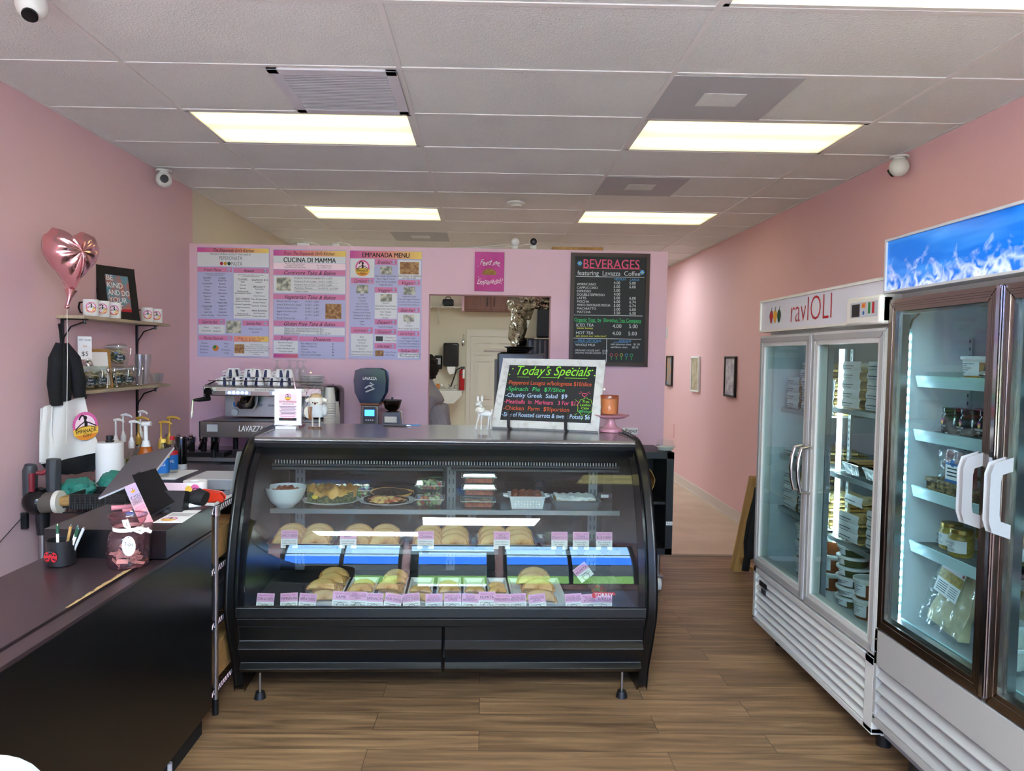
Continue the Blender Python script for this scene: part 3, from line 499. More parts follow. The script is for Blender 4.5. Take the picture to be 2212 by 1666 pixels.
MB().grid(lambda u, v: ((u-.5)*.19*(1-.12*v), -.012*math.sin(PI*u)*math.sin(PI*v)**.5-.004*math.sin(u*13+v*11), .01+v*.26), 14, 18, 'dough', thick=.035).build('dough', pd); MB().grid(lambda u, v: ((u-.5)*.23, -.022-.006*math.sin(u*21+v*4)*math.sin(v*17), .0+v*.30), 18, 18, 'clear plastic').build('bag', pd)
q = MB(); q.rect(-.075, .055, .13, .265, 'label paper', .034).rect(-.075, .055, .185, .222, 'relish', .0345).disc(0-.01, .262, .022, 'label paper', .0345).disc(.045, .232, .006, 'red', .0348)
for k in range(5): q.rect(-.065, -.01, .172-.008*k, .1745-.008*k, 'ink', .0346).rect(.0, .045, .172-.008*k, .174-.008*k, 'ink', .0346)
q.build('label', pd); place(pd, f2, (.21, .13, .61), rot=(R(-14), R(8), 0))
p4 = dup(pd, label='second bag of pizza dough behind the gold banded one'); place(p4, f2, (.34, .26, .61), rot=(R(-12), R(6), 0))
card(.10, .12, ['Italian', 'Pizza Dough', '$10'], 'black chalk card reading Italian Pizza Dough on the fridge floor', f2, (.42, .15, .61))
tw = mk_tub('tub', .045, .07, False); stack(tw, f2, [(.52, .16, .61), (.52, .16, .685)], 'white lidded cup stacked beside the pizza dough card', 'white cups')
# ---------------------------------------------------------------- curved glass display case
CC = thing('display_case', 'black curved-glass refrigerated display case filled with food in the middle of the shop', 'display case', (-.17, 3.255, 0), R(1.8))
def crm(P, n=6):
    out = []
    for i in range(len(P)-1):
        a, b, c, d = P[max(i-1, 0)], P[i], P[i+1], P[min(i+2, len(P)-1)]
        for k in range(n):
            t = k/n; out.append(tuple(.5*((2*b[j])+(-a[j]+c[j])*t+(2*a[j]-5*b[j]+4*c[j]-d[j])*t*t+(-a[j]+3*b[j]-3*c[j]+d[j])*t**3) for j in range(len(b))))
    return out+[tuple(P[-1])]
PRO = [(.145, .02), (.12, .13), (.045, .31), (.0, .456), (.03, .68), (.10, .88), (.19, 1.04), (.29, 1.13), (.385, 1.172), (.46, 1.184)]
pc = crm(PRO)
mat('case black', '0b0b0d', .3, bump=(120, .05, .002)); mat('case inner', '26272c', .5); mat('case top', '8d8a8b', .22, .85, vary=('9d9a9b', 8, .3, .7, (1, 12, 1))); pane('back pane', '505056', ior=1.45); mat('shelf edge', '8f9296', .3, .7)
for sg in (-1, 1):
    x0, x1 = sorted((sg*.93, sg*.978)); m = MB(); m.prism(pc+[(1.02, 1.19), (1.02, .02)], 'x', x0, x1, 'case black'); m.build('end_panel', CC, bevel=.014, seg=4)
    g = MB(); k0 = 18
    pts = [p for p in pc if .455 <= p[1] <= 1.17]
    for (ya, za), (yb, zb) in zip(pts, pts[1:]): a, b = sorted((sg*.932, sg*.895)); g.quad((a, ya+.01, za), (b, ya+.01, za), (b, yb+.01, zb), (a, yb+.01, zb), 'black gloss')
    g.build('glass_border', CC)
    m = MB().cyl((sg*.845, .09, 0), (sg*.845, .09, .03), .028, 'black', .02, 20).cyl((sg*.845, .09, .03), (sg*.845, .09, .12), .006, 'steel', n=10); m.build('foot', CC)
    MB().cyl((sg*.845, .8, 0), (sg*.845, .8, .12), .02, 'black').build('foot', CC)
gp = [(.012, .447)]+[(p[0]+.014, p[1]) for p in pts]+[(.297, 1.176)]
gl = MB().grid(lambda u, v: (-.93+1.86*u, gp[min(int(v*(len(gp)-1)+.5), len(gp)-1)][0], gp[min(int(v*(len(gp)-1)+.5), len(gp)-1)][1]), 2, len(gp)-1, 'case glass', thick=.006); gl.build('front_glass', CC)
b = MB().prism([(.0, .455), (.02, .458), (.03, .455), (.05, .40), (.012, .40), (-.004, .41)], 'x', -.93, .93, 'case black').prism([(.012, .40), (.05, .40), (.06, .36), (.02, .36)], 'x', -.93, .93, 'case black'); b.build('sill', CC, bevel=.004)
kp = [(.045, .352), (.058, .282), (.03, .252), (.078, .172), (.052, .150), (.095, .118), (.12, .11), (.3, .11), (.3, .352)]
for a, b in ((-.93, -.006), (.006, .93)): MB().prism(kp, 'x', a, b, 'case black').build('kick_panel', CC, bevel=.002)
MB().box(-.93, .93, .3, 1.0, .10, .38, 'case black').box(-.93, .93, .845, .86, .38, .5, 'case black').build('base', CC)
MB().prism([(.29, 1.176), (.30, 1.19), (1.03, 1.19), (1.03, 1.165), (.30, 1.165)], 'x', -.93, .93, 'case top').build('top', CC, bevel=.002)
MB().prism([(.285, 1.162), (.29, 1.168), (.50, 1.165), (.50, 1.06), (.44, 1.065)], 'x', -.93, .93, 'case inner').build('canopy', CC)
m = MB().box(-.9, .9, .5, .78, 1.02, 1.03, 'case inner').prism([(.5, 1.0), (.5, 1.012), (.78, .99), (.78, .975)], 'x', -.9, -.02, 'dark grey').prism([(.5, 1.0), (.5, 1.012), (.78, .99), (.78, .975)], 'x', .02, .9, 'dark grey')
for k in range(120): x = -.88+k*1.76/119; m.box(x-.0025, x+.0025, .497, .503, 1.033, 1.05, 'light grey')
m.build('air_vent', CC)
MB().box(-.93, .93, .04, .84, .375, .388, 'case inner').build('deck', CC)
m = MB()
for a, b, c, d in ((-.93, .93, .38, .56), (-.93, .93, 1.1, 1.16), (-.93, -.88, .56, 1.1), (.88, .93, .56, 1.1), (-.03, .03, .56, 1.1)): m.box(a, b, .80, .83, c, d, 'case black')
m.build('back_frame', CC); 
for a, b in ((-.88, -.03), (.03, .88)): MB().box(a, b, .81, .816, .56, 1.1, 'back pane').build('back_door', CC)
for x in (-.80, .02, .80):
    m = MB().box(x-.024, x+.024, .70, .72, .42, .99, 'mid grey')
    z = .45
    while z < .97: m.box(x-.014, x-.008, .698, .70, z, z+.025, 'black').box(x+.008, x+.014, .698, .70, z, z+.025, 'black'); z += .05
    m.build('upright', CC)
for z, y0 in ((.80, .48), (.60, .45)):
    m = MB().box(-.90, .90, y0, .70, z-.008, z, 'case glass').box(-.90, .90, y0-.012, y0, z-.02, z+.003, 'shelf edge')
    for x in (-.80, .02, .80): m.prism([(y0+.02, z-.01), (.7, z-.01), (.7, z-.06)], 'x', x-.004, x+.004, 'mid grey')
    m.build('shelf', CC)
m = MB(); m.text('TORREY', .735, .474, .016, 'chalk', w=.08, lift=.004); m.M = Matrix()
st = MB(); st.poly([(.735+.055*(1 if abs(a) < PI/2 else -1)*.78+.012*math.cos(a), .480+.014*math.sin(a)) for a in [2*PI*k/20 for k in range(20)]], 'sign red', 0); st.text('TORREY', .735, .473, .016, 'chalk', w=.085, lift=.001, bold=.01); o = st.build('brand_sticker', CC); o.location = (0, .019, .03)
MB().rect(-.915, -.895, .02, .045, 'light grey', 0).build('small_sticker', CC, loc=(0, .02, .5))
MB().box(.80, .87, .52, .56, .86, .885, 'dark grey').box(.81, .85, .519, .52, .864, .88, 'light grey').build('thermostat', CC)
MCW = Matrix.Translation(CC.location) @ CC.rotation_euler.to_matrix().to_4x4()
def cput(o, x, y, z, rot=(0, 0, 0)): o.location = MCW @ Vector((x, y, z)); o.rotation_euler = (rot[0], rot[1], rot[2]+R(1.8)); return o
def clx(px, ly): return (at(px, 1100, y=3.255+ly).x+.17)
# ---- food
mat('ceramic', 'dfe2e6', .18); mat('sweet potato', 'b5592c', .5, vary=('7d3a1d', 60, .35, .65), bump=(70, .5, .006)); mat('spinach', '3d4526', .7, vary=('7d7a4d', 110, .42, .62), bump=(90, .9, .008)); mat('crust', 'a8692c', .55, vary=('dba85c', 16, .35, .6), bump=(45, .6, .008)); mat('egg', 'e6c33e', .5)
mat('cheese', 'e2c27c', .45, vary=('a8441f', 34, .45, .62), bump=(50, .6, .006)); mat('seared', '4a2c1a', .6, vary=('2b1a10', 40, .3, .6), bump=(60, .8, .006)); mat('marinara', '9c3518', .35, vary=('c8602c', 50, .4, .65), bump=(60, .5, .005)); mat('meatball', '8f4a2a', .5, vary=('5b2a17', 45, .35, .65), bump=(90, 1, .008)); mat('cream', 'e9eeee', .45, bump=(30, .4, .006)); mat('sponge', 'b99555', .8, bump=(120, .6, .004)); mat('pan metal', '7f8892', .35, .6)
mat('lettuce', '9fb56a', .6, vary=('5d7d38', 50, .4, .6)); mat('tomato', 'b5402a', .35); mat('cucumber', 'c3d29a', .5); mat('onion', '6a2c44', .4); mat('carrot', 'd27a3a', .5)
def pastry():
    m = mat('pastry', 'd9a763', .5, bump=(35, .35, .006)); n = m.node_tree; b = n.nodes['Principled BSDF']; N = n.nodes.new; L = n.links.new
    t = N('ShaderNodeTexCoord'); a = N('ShaderNodeTexNoise'); a.inputs['Scale'].default_value = 16; a.inputs['Detail'].default_value = 5; L(t.outputs['Object'], a.inputs['Vector']); r = N('ShaderNodeValToRGB'); L(a.outputs['Fac'], r.inputs[0]); e = r.color_ramp.elements; e[0].color = lin('e0b878'); e[0].position = .45; e[1].color = lin('9a5f2c'); e[1].position = .72; k = e.new(.6); k.color = lin('cf9a58'); L(r.outputs[0], b.inputs['Base Color'])
pastry(); mat('crimp', 'b5793c', .55, vary=('d29c58', 50, .35, .6))
# glazed bowl of sweet potato
t = thing('bowl', 'white patterned ceramic bowl at the left end of the upper shelf, holding roasted sweet potato', 'bowl'); pr = crm([(.05, 0), (.055, .004), (.09, .035), (.115, .085), (.122, .112), (.119, .113), (.108, .085), (.08, .035), (0, .02)], 5)
MB().lathe(pr, 'ceramic', n=40, mod=lambda r, z, a: r*(1+.006*math.cos(a*36+z*300)) if .01 < z < .1 and r > .06 else r).build('bowl_body', t); t.scale = (.86, .86, .92); cput(t, -.838, .54, .80)
for k in range(34):
    a = rnd.uniform(0, 6.28); rr = .068*rnd.random()**.5; z = .862+.028*(1-(rr/.075)**2)+rnd.uniform(-.008, .008)
    if k == 0: q = MB().cbox((0, 0, 0), (.024, .022, .02), 'sweet potato'); o = q0 = q.build('sweet_potato_cube', bevel=.005); tag(o, 'roasted sweet potato cube heaped in the white bowl', 'vegetable', 'sweet potato cubes')
    else: o = dup(q0)
    cput(o, -.838+rr*math.cos(a), .54+rr*math.sin(a), z+.006, (rnd.random()*3, rnd.random()*3, rnd.random()*3))
# scalloped plates
def plate(lab, x, y, r=.14, sx=1):
    o = MB().lathe(crm([(0, .006), (r*.55, .006), (r*.68, .008), (r, .022), (r*.985, .026), (r*.68, .013), (0, .011)], 4), 'ceramic', n=72, sy=.9, mod=lambda q, z, a: q*(1+.02*math.cos(a*10)*(q > r*.8))).build('plate'); tag(o, lab, 'plate'); return cput(o, x, y, .80)
px1 = clx(725, .62); plate('white scalloped plate under the spinach pie', px1, .62, .148)
t = thing('spinach_pie', 'golden topped spinach pie with a slice of egg showing, on the scalloped plate', 'pie'); w = .132
MB().grid(lambda u, v: ((u-.5)*2*w*(1-.08*v), -.085*math.sin(PI*min(max(u, 0), 1))**.5*.9+.004*math.sin(u*40), .0+.058*v), 40, 8, 'spinach').box(-w*.9, w*.9, -.06, .08, 0, .055, 'spinach').build('filling', t)
MB().grid(lambda u, v: ((u-.5)*2*w*1.0, -.092*math.sin(PI*min(max(u, .001), .999))**.5+v*.18*math.sin(PI*min(max(u, .001), .999))**.35, .056+.024*math.sin(PI*v)**.5+.012*math.sin(u*13)*math.sin(v*5)+.006*math.sin(u*31+v*9)-.03*max(0, .1-v)*8*(.3+.7*abs(math.sin(u*8)))), 48, 14, 'crust', thick=.006).build('crust', t)
MB().ball((-.075, -.079, .035), (.017, .006, .012), 'egg').build('egg_slice', t); cput(t, px1, .64, .812)
px2 = clx(845, .62); plate('white scalloped plate under the two chicken parm cutlets', px2, .62, .15)
def cutlet(m, lab, x, y, z, rx, rot=0):
    def f(u, v):
        a = 2*PI*u; r = v*(1+.10*math.sin(3*a+1)+.05*math.sin(7*a)); return (rx*r*math.cos(a), .052*r*math.sin(a), .022*(1-v**3)+.004*math.sin(9*a)*v)
    t = thing('cutlet', lab, 'cutlet'); MB().grid(f, 48, 8, m, thick=-.001).build('topping', t)
    MB().grid(lambda u, v: (rx*1.12*(1+.10*math.sin(6*PI*u+1)+.06*math.sin(30*u))*math.cos(2*PI*u)*(1-.0*v), .058*(1+.10*math.sin(6*PI*u+1)+.06*math.sin(30*u))*math.sin(2*PI*u), .010-.012*v), 60, 2, 'seared' if m == 'cheese' else 'crust').lathe([(0, .008), (rx, .008)], 'seared', n=40, sy=.6).build('breading', t); return cput(t, x, y, z, (R(14), 0, rot))
cutlet('seared', 'dark sauced chicken cutlet at the back of the scalloped plate', px2+.01, .69, .845, .10); cutlet('cheese', 'cheese topped chicken cutlet at the front of the scalloped plate', px2-.01, .575, .826, .10)
# hinged clear boxes
def clam(name, lab, w, d, h, fill, x, y, z, group=None, ribs=14, seed=1):
    r = random.Random(seed); t = thing(name, lab, 'food box', group=group)
    c = MB(); P = lambda s_, z_: [(-w/2*s_, -d/2*s_, z_), (w/2*s_, -d/2*s_, z_), (w/2*s_, d/2*s_, z_), (-w/2*s_, d/2*s_, z_)]
    L = [(.84, 0), (.86, .003), (.97, h*.52), (1.06, h*.54), (1.06, h*.60), (.98, h*.62), (.88, h*.96), (.80, h)]
    vs = [p for s_, z_ in L for p in P(s_, z_)]; fs = [(3, 2, 1, 0), tuple(range(len(vs)-4, len(vs)))]+[(4*i+k, 4*i+(k+1) % 4, 4*i+4+(k+1) % 4, 4*i+4+k) for i in range(len(L)-1) for k in range(4)]
    c.add(vs, fs, 'clear plastic')
    for k in range(ribs): q = -w/2*.8+w*.8*k/(ribs-1); c.tube([(q, -d/2*.86, .004), (q*1.1, -d/2*.985, h*.5)], .0012, 'clear plastic', 5)
    c.tube([(-w/2*1.05, -d/2*1.05, h*.57), (w/2*1.05, -d/2*1.05, h*.57), (w/2*1.05, d/2*1.05, h*.57), (-w/2*1.05, d/2*1.05, h*.57)], .0022, 'tub', 6, closed=True); c.build('box', t, bevel=.004)
    if fill == 'salad':
        q = MB()
        for k in range(70):
            s_ = r.uniform(.009, .016); q.M = Matrix.Translation((r.uniform(-w*.38, w*.38), r.uniform(-d*.4, d*.36), r.uniform(.012, h*.78))) @ Matrix.Rotation(r.random()*6, 4, Vector((r.random(), r.random(), .3)))
            q.ball((0, 0, 0), (s_, s_*r.uniform(.6, 1), s_*.6), r.choice(['lettuce', 'cucumber', 'lettuce', 'cucumber', 'tomato', 'onion', 'carrot', 'lettuce']), 8, 6)
        q.M = Matrix(); q.build('salad', t)
    elif fill == 'lasagna': MB().box(-w*.40, w*.40, -d*.40, d*.4, .004, h*.42, 'marinara').grid(lambda u, v: (-w*.4+w*.8*u, -d*.41+d*.8*v, h*.43+.006*math.sin(u*11)*math.sin(v*9)), 16, 10, 'cheese').build('lasagna', t)
    else: MB().box(-w*.38, w*.38, -d*.38, d*.38, .004, h*.35, fill).build('filling', t)
    return cput(t, x, y, z)
xs = clx(936, .60)
clam('salad_box', 'clear box of chopped salad, lower one on the upper shelf', .145, .13, .075, 'salad', xs, .60, .80, 'stacked salad boxes', seed=3); clam('salad_box', 'clear box of chopped salad, upper one of the front pair', .145, .13, .07, 'salad', xs, .60, .876, 'stacked salad boxes', seed=4); clam('salad_box', 'dark lidded salad box standing behind the front pair of salad boxes', .15, .10, .16, 'lettuce', xs-.01, .70-.0, .80, 'stacked salad boxes', seed=5) if False else None
for k, p in enumerate((700, 745, 795)): clam('salad_box', ('clear box with leafy salad behind the left side of the spinach pie', 'clear box with leafy salad behind the middle of the spinach pie', 'clear box with leafy salad between the pie and the cutlet plate')[k], .125, .09, .10, 'salad', clx(p, .74)-.02, .742, .84 if False else .80, 'salad boxes behind the pie', seed=8+k)
xl = clx(1040, .58)
for k in range(3): clam('lasagna_box', ('clear box of lasagna at the bottom of its stack', 'clear box of lasagna in the middle of its stack', 'clear box of lasagna on top of its stack')[k], .175, .14, .062, 'lasagna', xl+(0, .004, .002)[k], .60, .80+.064*k, 'lasagna boxes', ribs=8)
# baking dish of meatballs
xd = clx(1144, .58); t = thing('baking_dish', 'white square baking dish with two handles, holding meatballs in sauce', 'baking dish')
P = lambda w, z: [(-w, -w*.8, z), (w, -w*.8, z), (w, w*.8, z), (-w, w*.8, z)]
c = MB(); L = [(.078, 0), (.082, .004), (.092, .06), (.099, .068), (.095, .07), (.086, .064), (.078, .012)]; vs = [p for w, z in L for p in P(w, z)]
c.add(vs, [(3, 2, 1, 0), (24, 25, 26, 27)]+[(4*i+k, 4*i+(k+1) % 4, 4*i+4+(k+1) % 4, 4*i+4+k) for i in range(6) for k in range(4)], 'ceramic'); c.build('dish', t, bevel=.008, seg=3)
for sg in (-1, 1): MB().tube([(sg*.095, -.03, .06), (sg*.118, -.02, .064), (sg*.118, .02, .064), (sg*.095, .03, .06)], .007, 'ceramic', 8).build('handle', t)
q = MB()
for i in range(9):
    for j in range(3): q.ball((-.062+i*.0155, -.0716-j*.004, .014+j*.014), (.0045, .002, .004), 'white gloss', 6, 4)
q.build('dimple_pattern', t); MB().box(-.08, .08, -.062, .062, .03, .052, 'marinara').build('sauce', t); cput(t, xd, .58, .80)
for i in range(4):
    for j in range(2):
        o = MB().ball((0, 0, 0), .0225, 'meatball', 14, 9, fn=lambda q: 1+.06*math.sin(q.x*9)+.05*math.cos(q.z*11)).build('meatball'); tag(o, 'sauced meatball in the white square baking dish', 'meatball', 'meatballs'); cput(o, xd-.058+i*.039, .555+j*.05, .863+.006*(j), (i, j, 0))
# tray bake with white topping
xc = clx(1249, .58); t = thing('baking_tin', 'grey metal baking tin holding the white topped sheet cake', 'baking tin'); c = MB(); L = [(.105, 0), (.108, .004), (.12, .045), (.132, .048), (.133, .05), (.118, .05), (.104, .01)]; vs = [p for w, z in L for p in P(w, z)]
c.add(vs, [(3, 2, 1, 0), (24, 25, 26, 27)]+[(4*i+k, 4*i+(k+1) % 4, 4*i+4+(k+1) % 4, 4*i+4+k) for i in range(6) for k in range(4)], 'pan metal'); c.build('tin', t, bevel=.004); cput(t, xc, .59, .80)
t = thing('sheet_cake', 'tres leches sheet cake with whipped white topping in the grey tin', 'cake'); MB().box(-.103, .103, -.07, .086, 0, .036, 'sponge').build('sponge', t); MB().grid(lambda u, v: (-.104+.208*u, -.073+.162*v, .04+.012*math.sin(PI*v)**.3+.003*math.sin(u*31)+.003*math.sin(v*17+u*8)), 30, 16, 'cream', thick=.012).build('topping', t); cput(t, xc, .59, .811)
# empanadas
def mk_emp():
    t = thing('empanada', 'x', 'empanada')
    def f(s): 
        def g(u, v):
            a = PI*u; vv = v*.86; k = (1-vv**2.4)**.5 if vv < 1 else 0
            return (.078*vv*math.cos(a), s*.026*k*(.4+.6*math.sin(a)**.5), .064*vv*math.sin(a))
        return g
    b = MB().grid(f(-1), 22, 8, 'pastry'); b.grid(f(1), 22, 8, 'pastry'); b.build('body', t)
    MB().tube([(.073*math.cos(PI*k/40), .003*math.sin(k*1.9), .059*math.sin(PI*k/40)) for k in range(41)], [.0065+.0022*math.sin(k*1.9) for k in range(41)], 'crimp', 8).build('crimped_edge', t); return t
emp = mk_emp(); first = [True]
def put_emp(x, y, z, lean, rz, lab, grp, sc=1):
    if first[0]: o = emp; first[0] = False
    else: o = dup(emp)
    o['label'] = lab; o['group'] = grp; o.scale = (sc,)*3; cput(o, x, y, z, (R(-lean), 0, rz)); return o
def tray(lab, x0, x1, y0, y1, z, grp, h=.022, m='steel'):
    w, d = x1-x0, y1-y0; P = lambda e, zz: [(-w/2+e, -d/2+e, zz), (w/2-e, -d/2+e, zz), (w/2-e, d/2-e, zz), (-w/2+e, d/2-e, zz)]
    L = [(.016, 0), (.014, .002), (.006, h-.002), (0, h), (.001, h+.002), (.009, h), (.018, .004)]; vs = [p for e, zz in L for p in P(e, zz)]
    o = MB().add(vs, [(3, 2, 1, 0), (24, 25, 26, 27)]+[(4*i+k, 4*i+(k+1) % 4, 4*i+4+(k+1) % 4, 4*i+4+k) for i in range(6) for k in range(4)], m).build('tray', bevel=.006, seg=3); tag(o, lab, 'tray', grp); return cput(o, (x0+x1)/2, (y0+y1)/2, z)
def food_card(lines, body, lab, x, y, z, tilt=0, lean=-6, clip='clip', w=.084, h=.09, yaw_=0):
    t = thing('price_card', lab, 'card', group=None); c = MB().box(-w/2, w/2, 0, .0012, 0, h, 'paper')
    c.rect(-w/2, w/2, h*.52, h, 'tag pink', .0006).text('Argentine Style' if body is None or body[0] != '*' else body[1:].split('|')[0], 0, h*.84, h*.10, 'magenta', w=w*.8, shear=.25, lift=.001)
    n = len(lines); hh = .15 if n == 1 else .105
    for k, l in enumerate(lines): c.text(l, 0, h*(.60+(n-1-k)*.12 if n > 1 else .62), h*hh, 'ink plum', w=w*.9, lift=.001, bold=.008)
    bt = (body or 'ground beef, onions,|potato, olives, egg').lstrip('*').split('|')
    if body and body[0] == '*': bt = bt[1:]
    for k, l in enumerate(bt): c.text(l, 0, h*(.38-.13*k), h*.085, 'ink', w=w*.82, lift=.001)
    c.build('card', t)
    if clip == 'clip': MB().box(-.016, .016, -.004, .006, -.03, .016, 'clip plum').box(-.02, .02, -.004, .002, -.012, .0, 'clip plum').build('clip', t)
    else: MB().tube([(.017*math.cos(a), -.004, .016+.017*math.sin(a)) for a in [2*PI*k/24 for k in range(24)]], .0011, 'dark steel', 6, closed=True).cyl((0, .0, -.014), (0, 0, .0), .008, 'black', n=10).build('ring_clip', t)
    o = cput(t, x, y, z, (R(lean), R(tilt), R(yaw_))); return o
mat('tag pink', 'df9fc0', .6); mat('ink plum', '5c1f4a', .6); mat('clip plum', '2e2024', .4)
tr2 = [(582, 725, 'spicy beef', 2), (730, 876, 'beef', 2), (890, 1027, 'chicken', 2), (1035, 1170, 'spicy chicken', 2)]
for a, b, nm, n in tr2:
    xa, xb = clx(a, .45), clx(b, .45); tray('metal tray of %s empanadas on the lower glass shelf' % nm, xa, xb, .465, .70, .601, 'trays on the lower glass shelf')
    for i in range(2):
        for j in range(3): put_emp(xa+(xb-xa)*(.29+.42*i), .505+.055*j, .611+.012*j, 38, rnd.uniform(-.12, .12), 'golden baked empanada lying in the %s tray of the lower shelf' % nm, '%s empanadas' % nm, 1.02)
xa, xb = clx(1177, .45), clx(1292, .45); tray('metal tray of lidded sauce cups at the right end of the lower shelf', xa+.0, xb-.02, .465, .70, .601, 'trays on the lower glass shelf')
sc_ = thing('sauce_cup', 'x', 'cup'); MB().lathe([(0, .001), (.02, .001), (.026, .03)], 'pesto', n=18).build('sauce', sc_); MB().lathe([(.026, .03), (.0265, .034)], 'clear plastic', n=18).lathe([(.029, .034), (.029, .038), (.02, .042), (0, .042)], 'clear plastic', n=18).build('lid', sc_)
for k in range(13):
    o = sc_ if k == 0 else dup(sc_); o['label'] = 'small clear lidded cup of green sauce in the right tray of the lower shelf'; o['group'] = 'sauce cups'; cput(o, xa+.05+.058*(k % 4), .51+.058*((k//4) % 3), .606+.04*(k//12))
food_card(['SPICY BEEF'], 'Ground beef, onions,|potato, olives, egg,|cayenne pepper', 'pink and white card reading SPICY BEEF clipped to the lower shelf', clx(633, .43), .433, .61); food_card(['BEEF'], 'Ground beef, onions,|potato, olives', 'pink and white card reading BEEF clipped to the lower shelf', clx(759, .43), .433, .61)
food_card(['Chicken'], 'Shredded chicken|breast, onions,|red bell pepper', 'pink and white card reading Chicken clipped to the lower shelf', clx(926, .43), .433, .61); food_card(['SPICY', 'CHICKEN'], 'Shredded chicken breast,|onions, red pepper', 'pink and white card reading SPICY CHICKEN clipped to the lower shelf', clx(1091, .43), .433, .61)
food_card(['Chimichurri'], 'Parsley, garlic,|oil, vinegar,|spices', 'pink and white card reading Chimichurri clipped to the lower shelf', clx(1217, .43), .433, .61); food_card(['Creamy', 'Chimichurri'], 'Parsley, garlic,|mayo, oil,|vinegar, spices', 'pink and white card reading Creamy Chimichurri clipped to the lower shelf', clx(1264, .43), .433, .61); food_card(['BLUE CHEESE'], 'Blue cheese &|mozzarella', 'pink and white card reading BLUE CHEESE at the right end of the lower shelf', clx(1315, .43), .433, .61)
DC = [(576, ['STEAK & CHEESE'], 2), (628, ['PEPPERONI'], -3), (666, ['HAM & CHEESE'], 4), (738, ['LAMB'], 3), (776, ['MEDITERRANEAN', 'BEEF'], 2), (811, ['SPINACH'], 2), (849, ['FOUR CHEESE'], 9), (894, ['BACON SAUSAGE', 'EGG & CHEESE'], -6), (942, ['CHORIZO', 'BREAKFAST'], -2), (982, ['BACON, EGG &', 'CHEESE'], 0), (1019, ['VEGGIE', 'BREAKFAST'], 3), (1057, ['HUMITA'], 0), (1090, ['MARGHERITA'], 1), (1126, ['CARAMELIZED', 'ONION & CHEESE'], -4), (1170, ['ARGENTINE', 'LENTIL'], -7), (1249, ['CARAMELIZED', 'MUSHROOM'], -4), (1284, ['GUAVA', '& CHEESE'], -4), (1313, ['NUTELLA'], 3)]
for k, (p, l, tl) in enumerate(DC): food_card(l, '*Breakfast|bacon, egg and|cheese' if 'BREAKFAST' in l[-1] else None if k % 2 else 'Onions, roasted red|pepper and cheese', 'pink and white card reading %s at the foot of the front glass' % ' '.join(l), clx(p, .10), .10+.006*(k % 2), .402+.008*(l[0] in ('LAMB', 'HUMITA', 'MEDITERRANEAN')), tl, -18, 'ring', w=.08, h=.082)
o = food_card(['HUMITA'], 'Corn, cheese,|red bell pepper', 'pink and white card hanging crooked from the shelf above the front right', clx(1279, .3), .30, .50, -38, 0, 'none', .075, .08)
for k, (a, b, n) in enumerate(((672, 745, 4), (750, 812, 3), (820, 880, 4), (885, 940, 2), (948, 1003, 3), (1008, 1058, 2), (1062, 1108, 3), (1112, 1245, 4))):
    nm = ('steak', 'lamb', 'spinach', 'four cheese', 'bacon and egg', 'humita', 'margherita', 'lentil')[k]; xa, xb = clx(a, .3), clx(b, .3); xb = min(xb, xa+.27) if k == 7 else xb
    tray('white lined tray of %s empanadas on the case floor' % nm, xa, xb, .19, .60, .388, 'trays on the case floor', m='paper')
    for j in range(n): put_emp((xa+xb)/2+rnd.uniform(-.006, .006), .26+.10*j, .398+.01*(j % 2), 52, rnd.uniform(-.2, .2), 'pale baked empanada in the %s tray on the case floor' % nm, '%s empanadas' % nm, min(1.05, (xb-xa)/.17))
    if k in (0, 2, 7):
        for j in range(n-1): put_emp((xa+xb)/2+rnd.uniform(-.02, .02), .31+.10*j, .437, 50, rnd.uniform(-.3, .3), 'pale baked empanada in the %s tray on the case floor' % nm, '%s empanadas' % nm, min(1.05, (xb-xa)/.17))
for p, z in ((1305, .45), (1360, .45)): 
    t = thing('salad_dome', ('clear domed cup of salad at the right end of the case floor', 'empty clear clamshell at the far right of the case floor')[p > 1310], 'food box'); MB().lathe([(.05, 0), (.055, .03), (.058, .032), (.05, .075), (.02, .085), (0, .085)], 'clear plastic', n=24).build('dome', t)
    if p < 1310:
        q = MB(); r = random.Random(5)
        for k in range(26): a = r.random()*6.3; q.ball((.035*r.random()*math.cos(a), .035*math.sin(a), r.uniform(.008, .03)), .009, r.choice(['lettuce', 'cucumber', 'tomato', 'carrot']), 7, 5)
        q.build('salad', t)
    cput(t, min(clx(p, .42), .86), .42, .388)
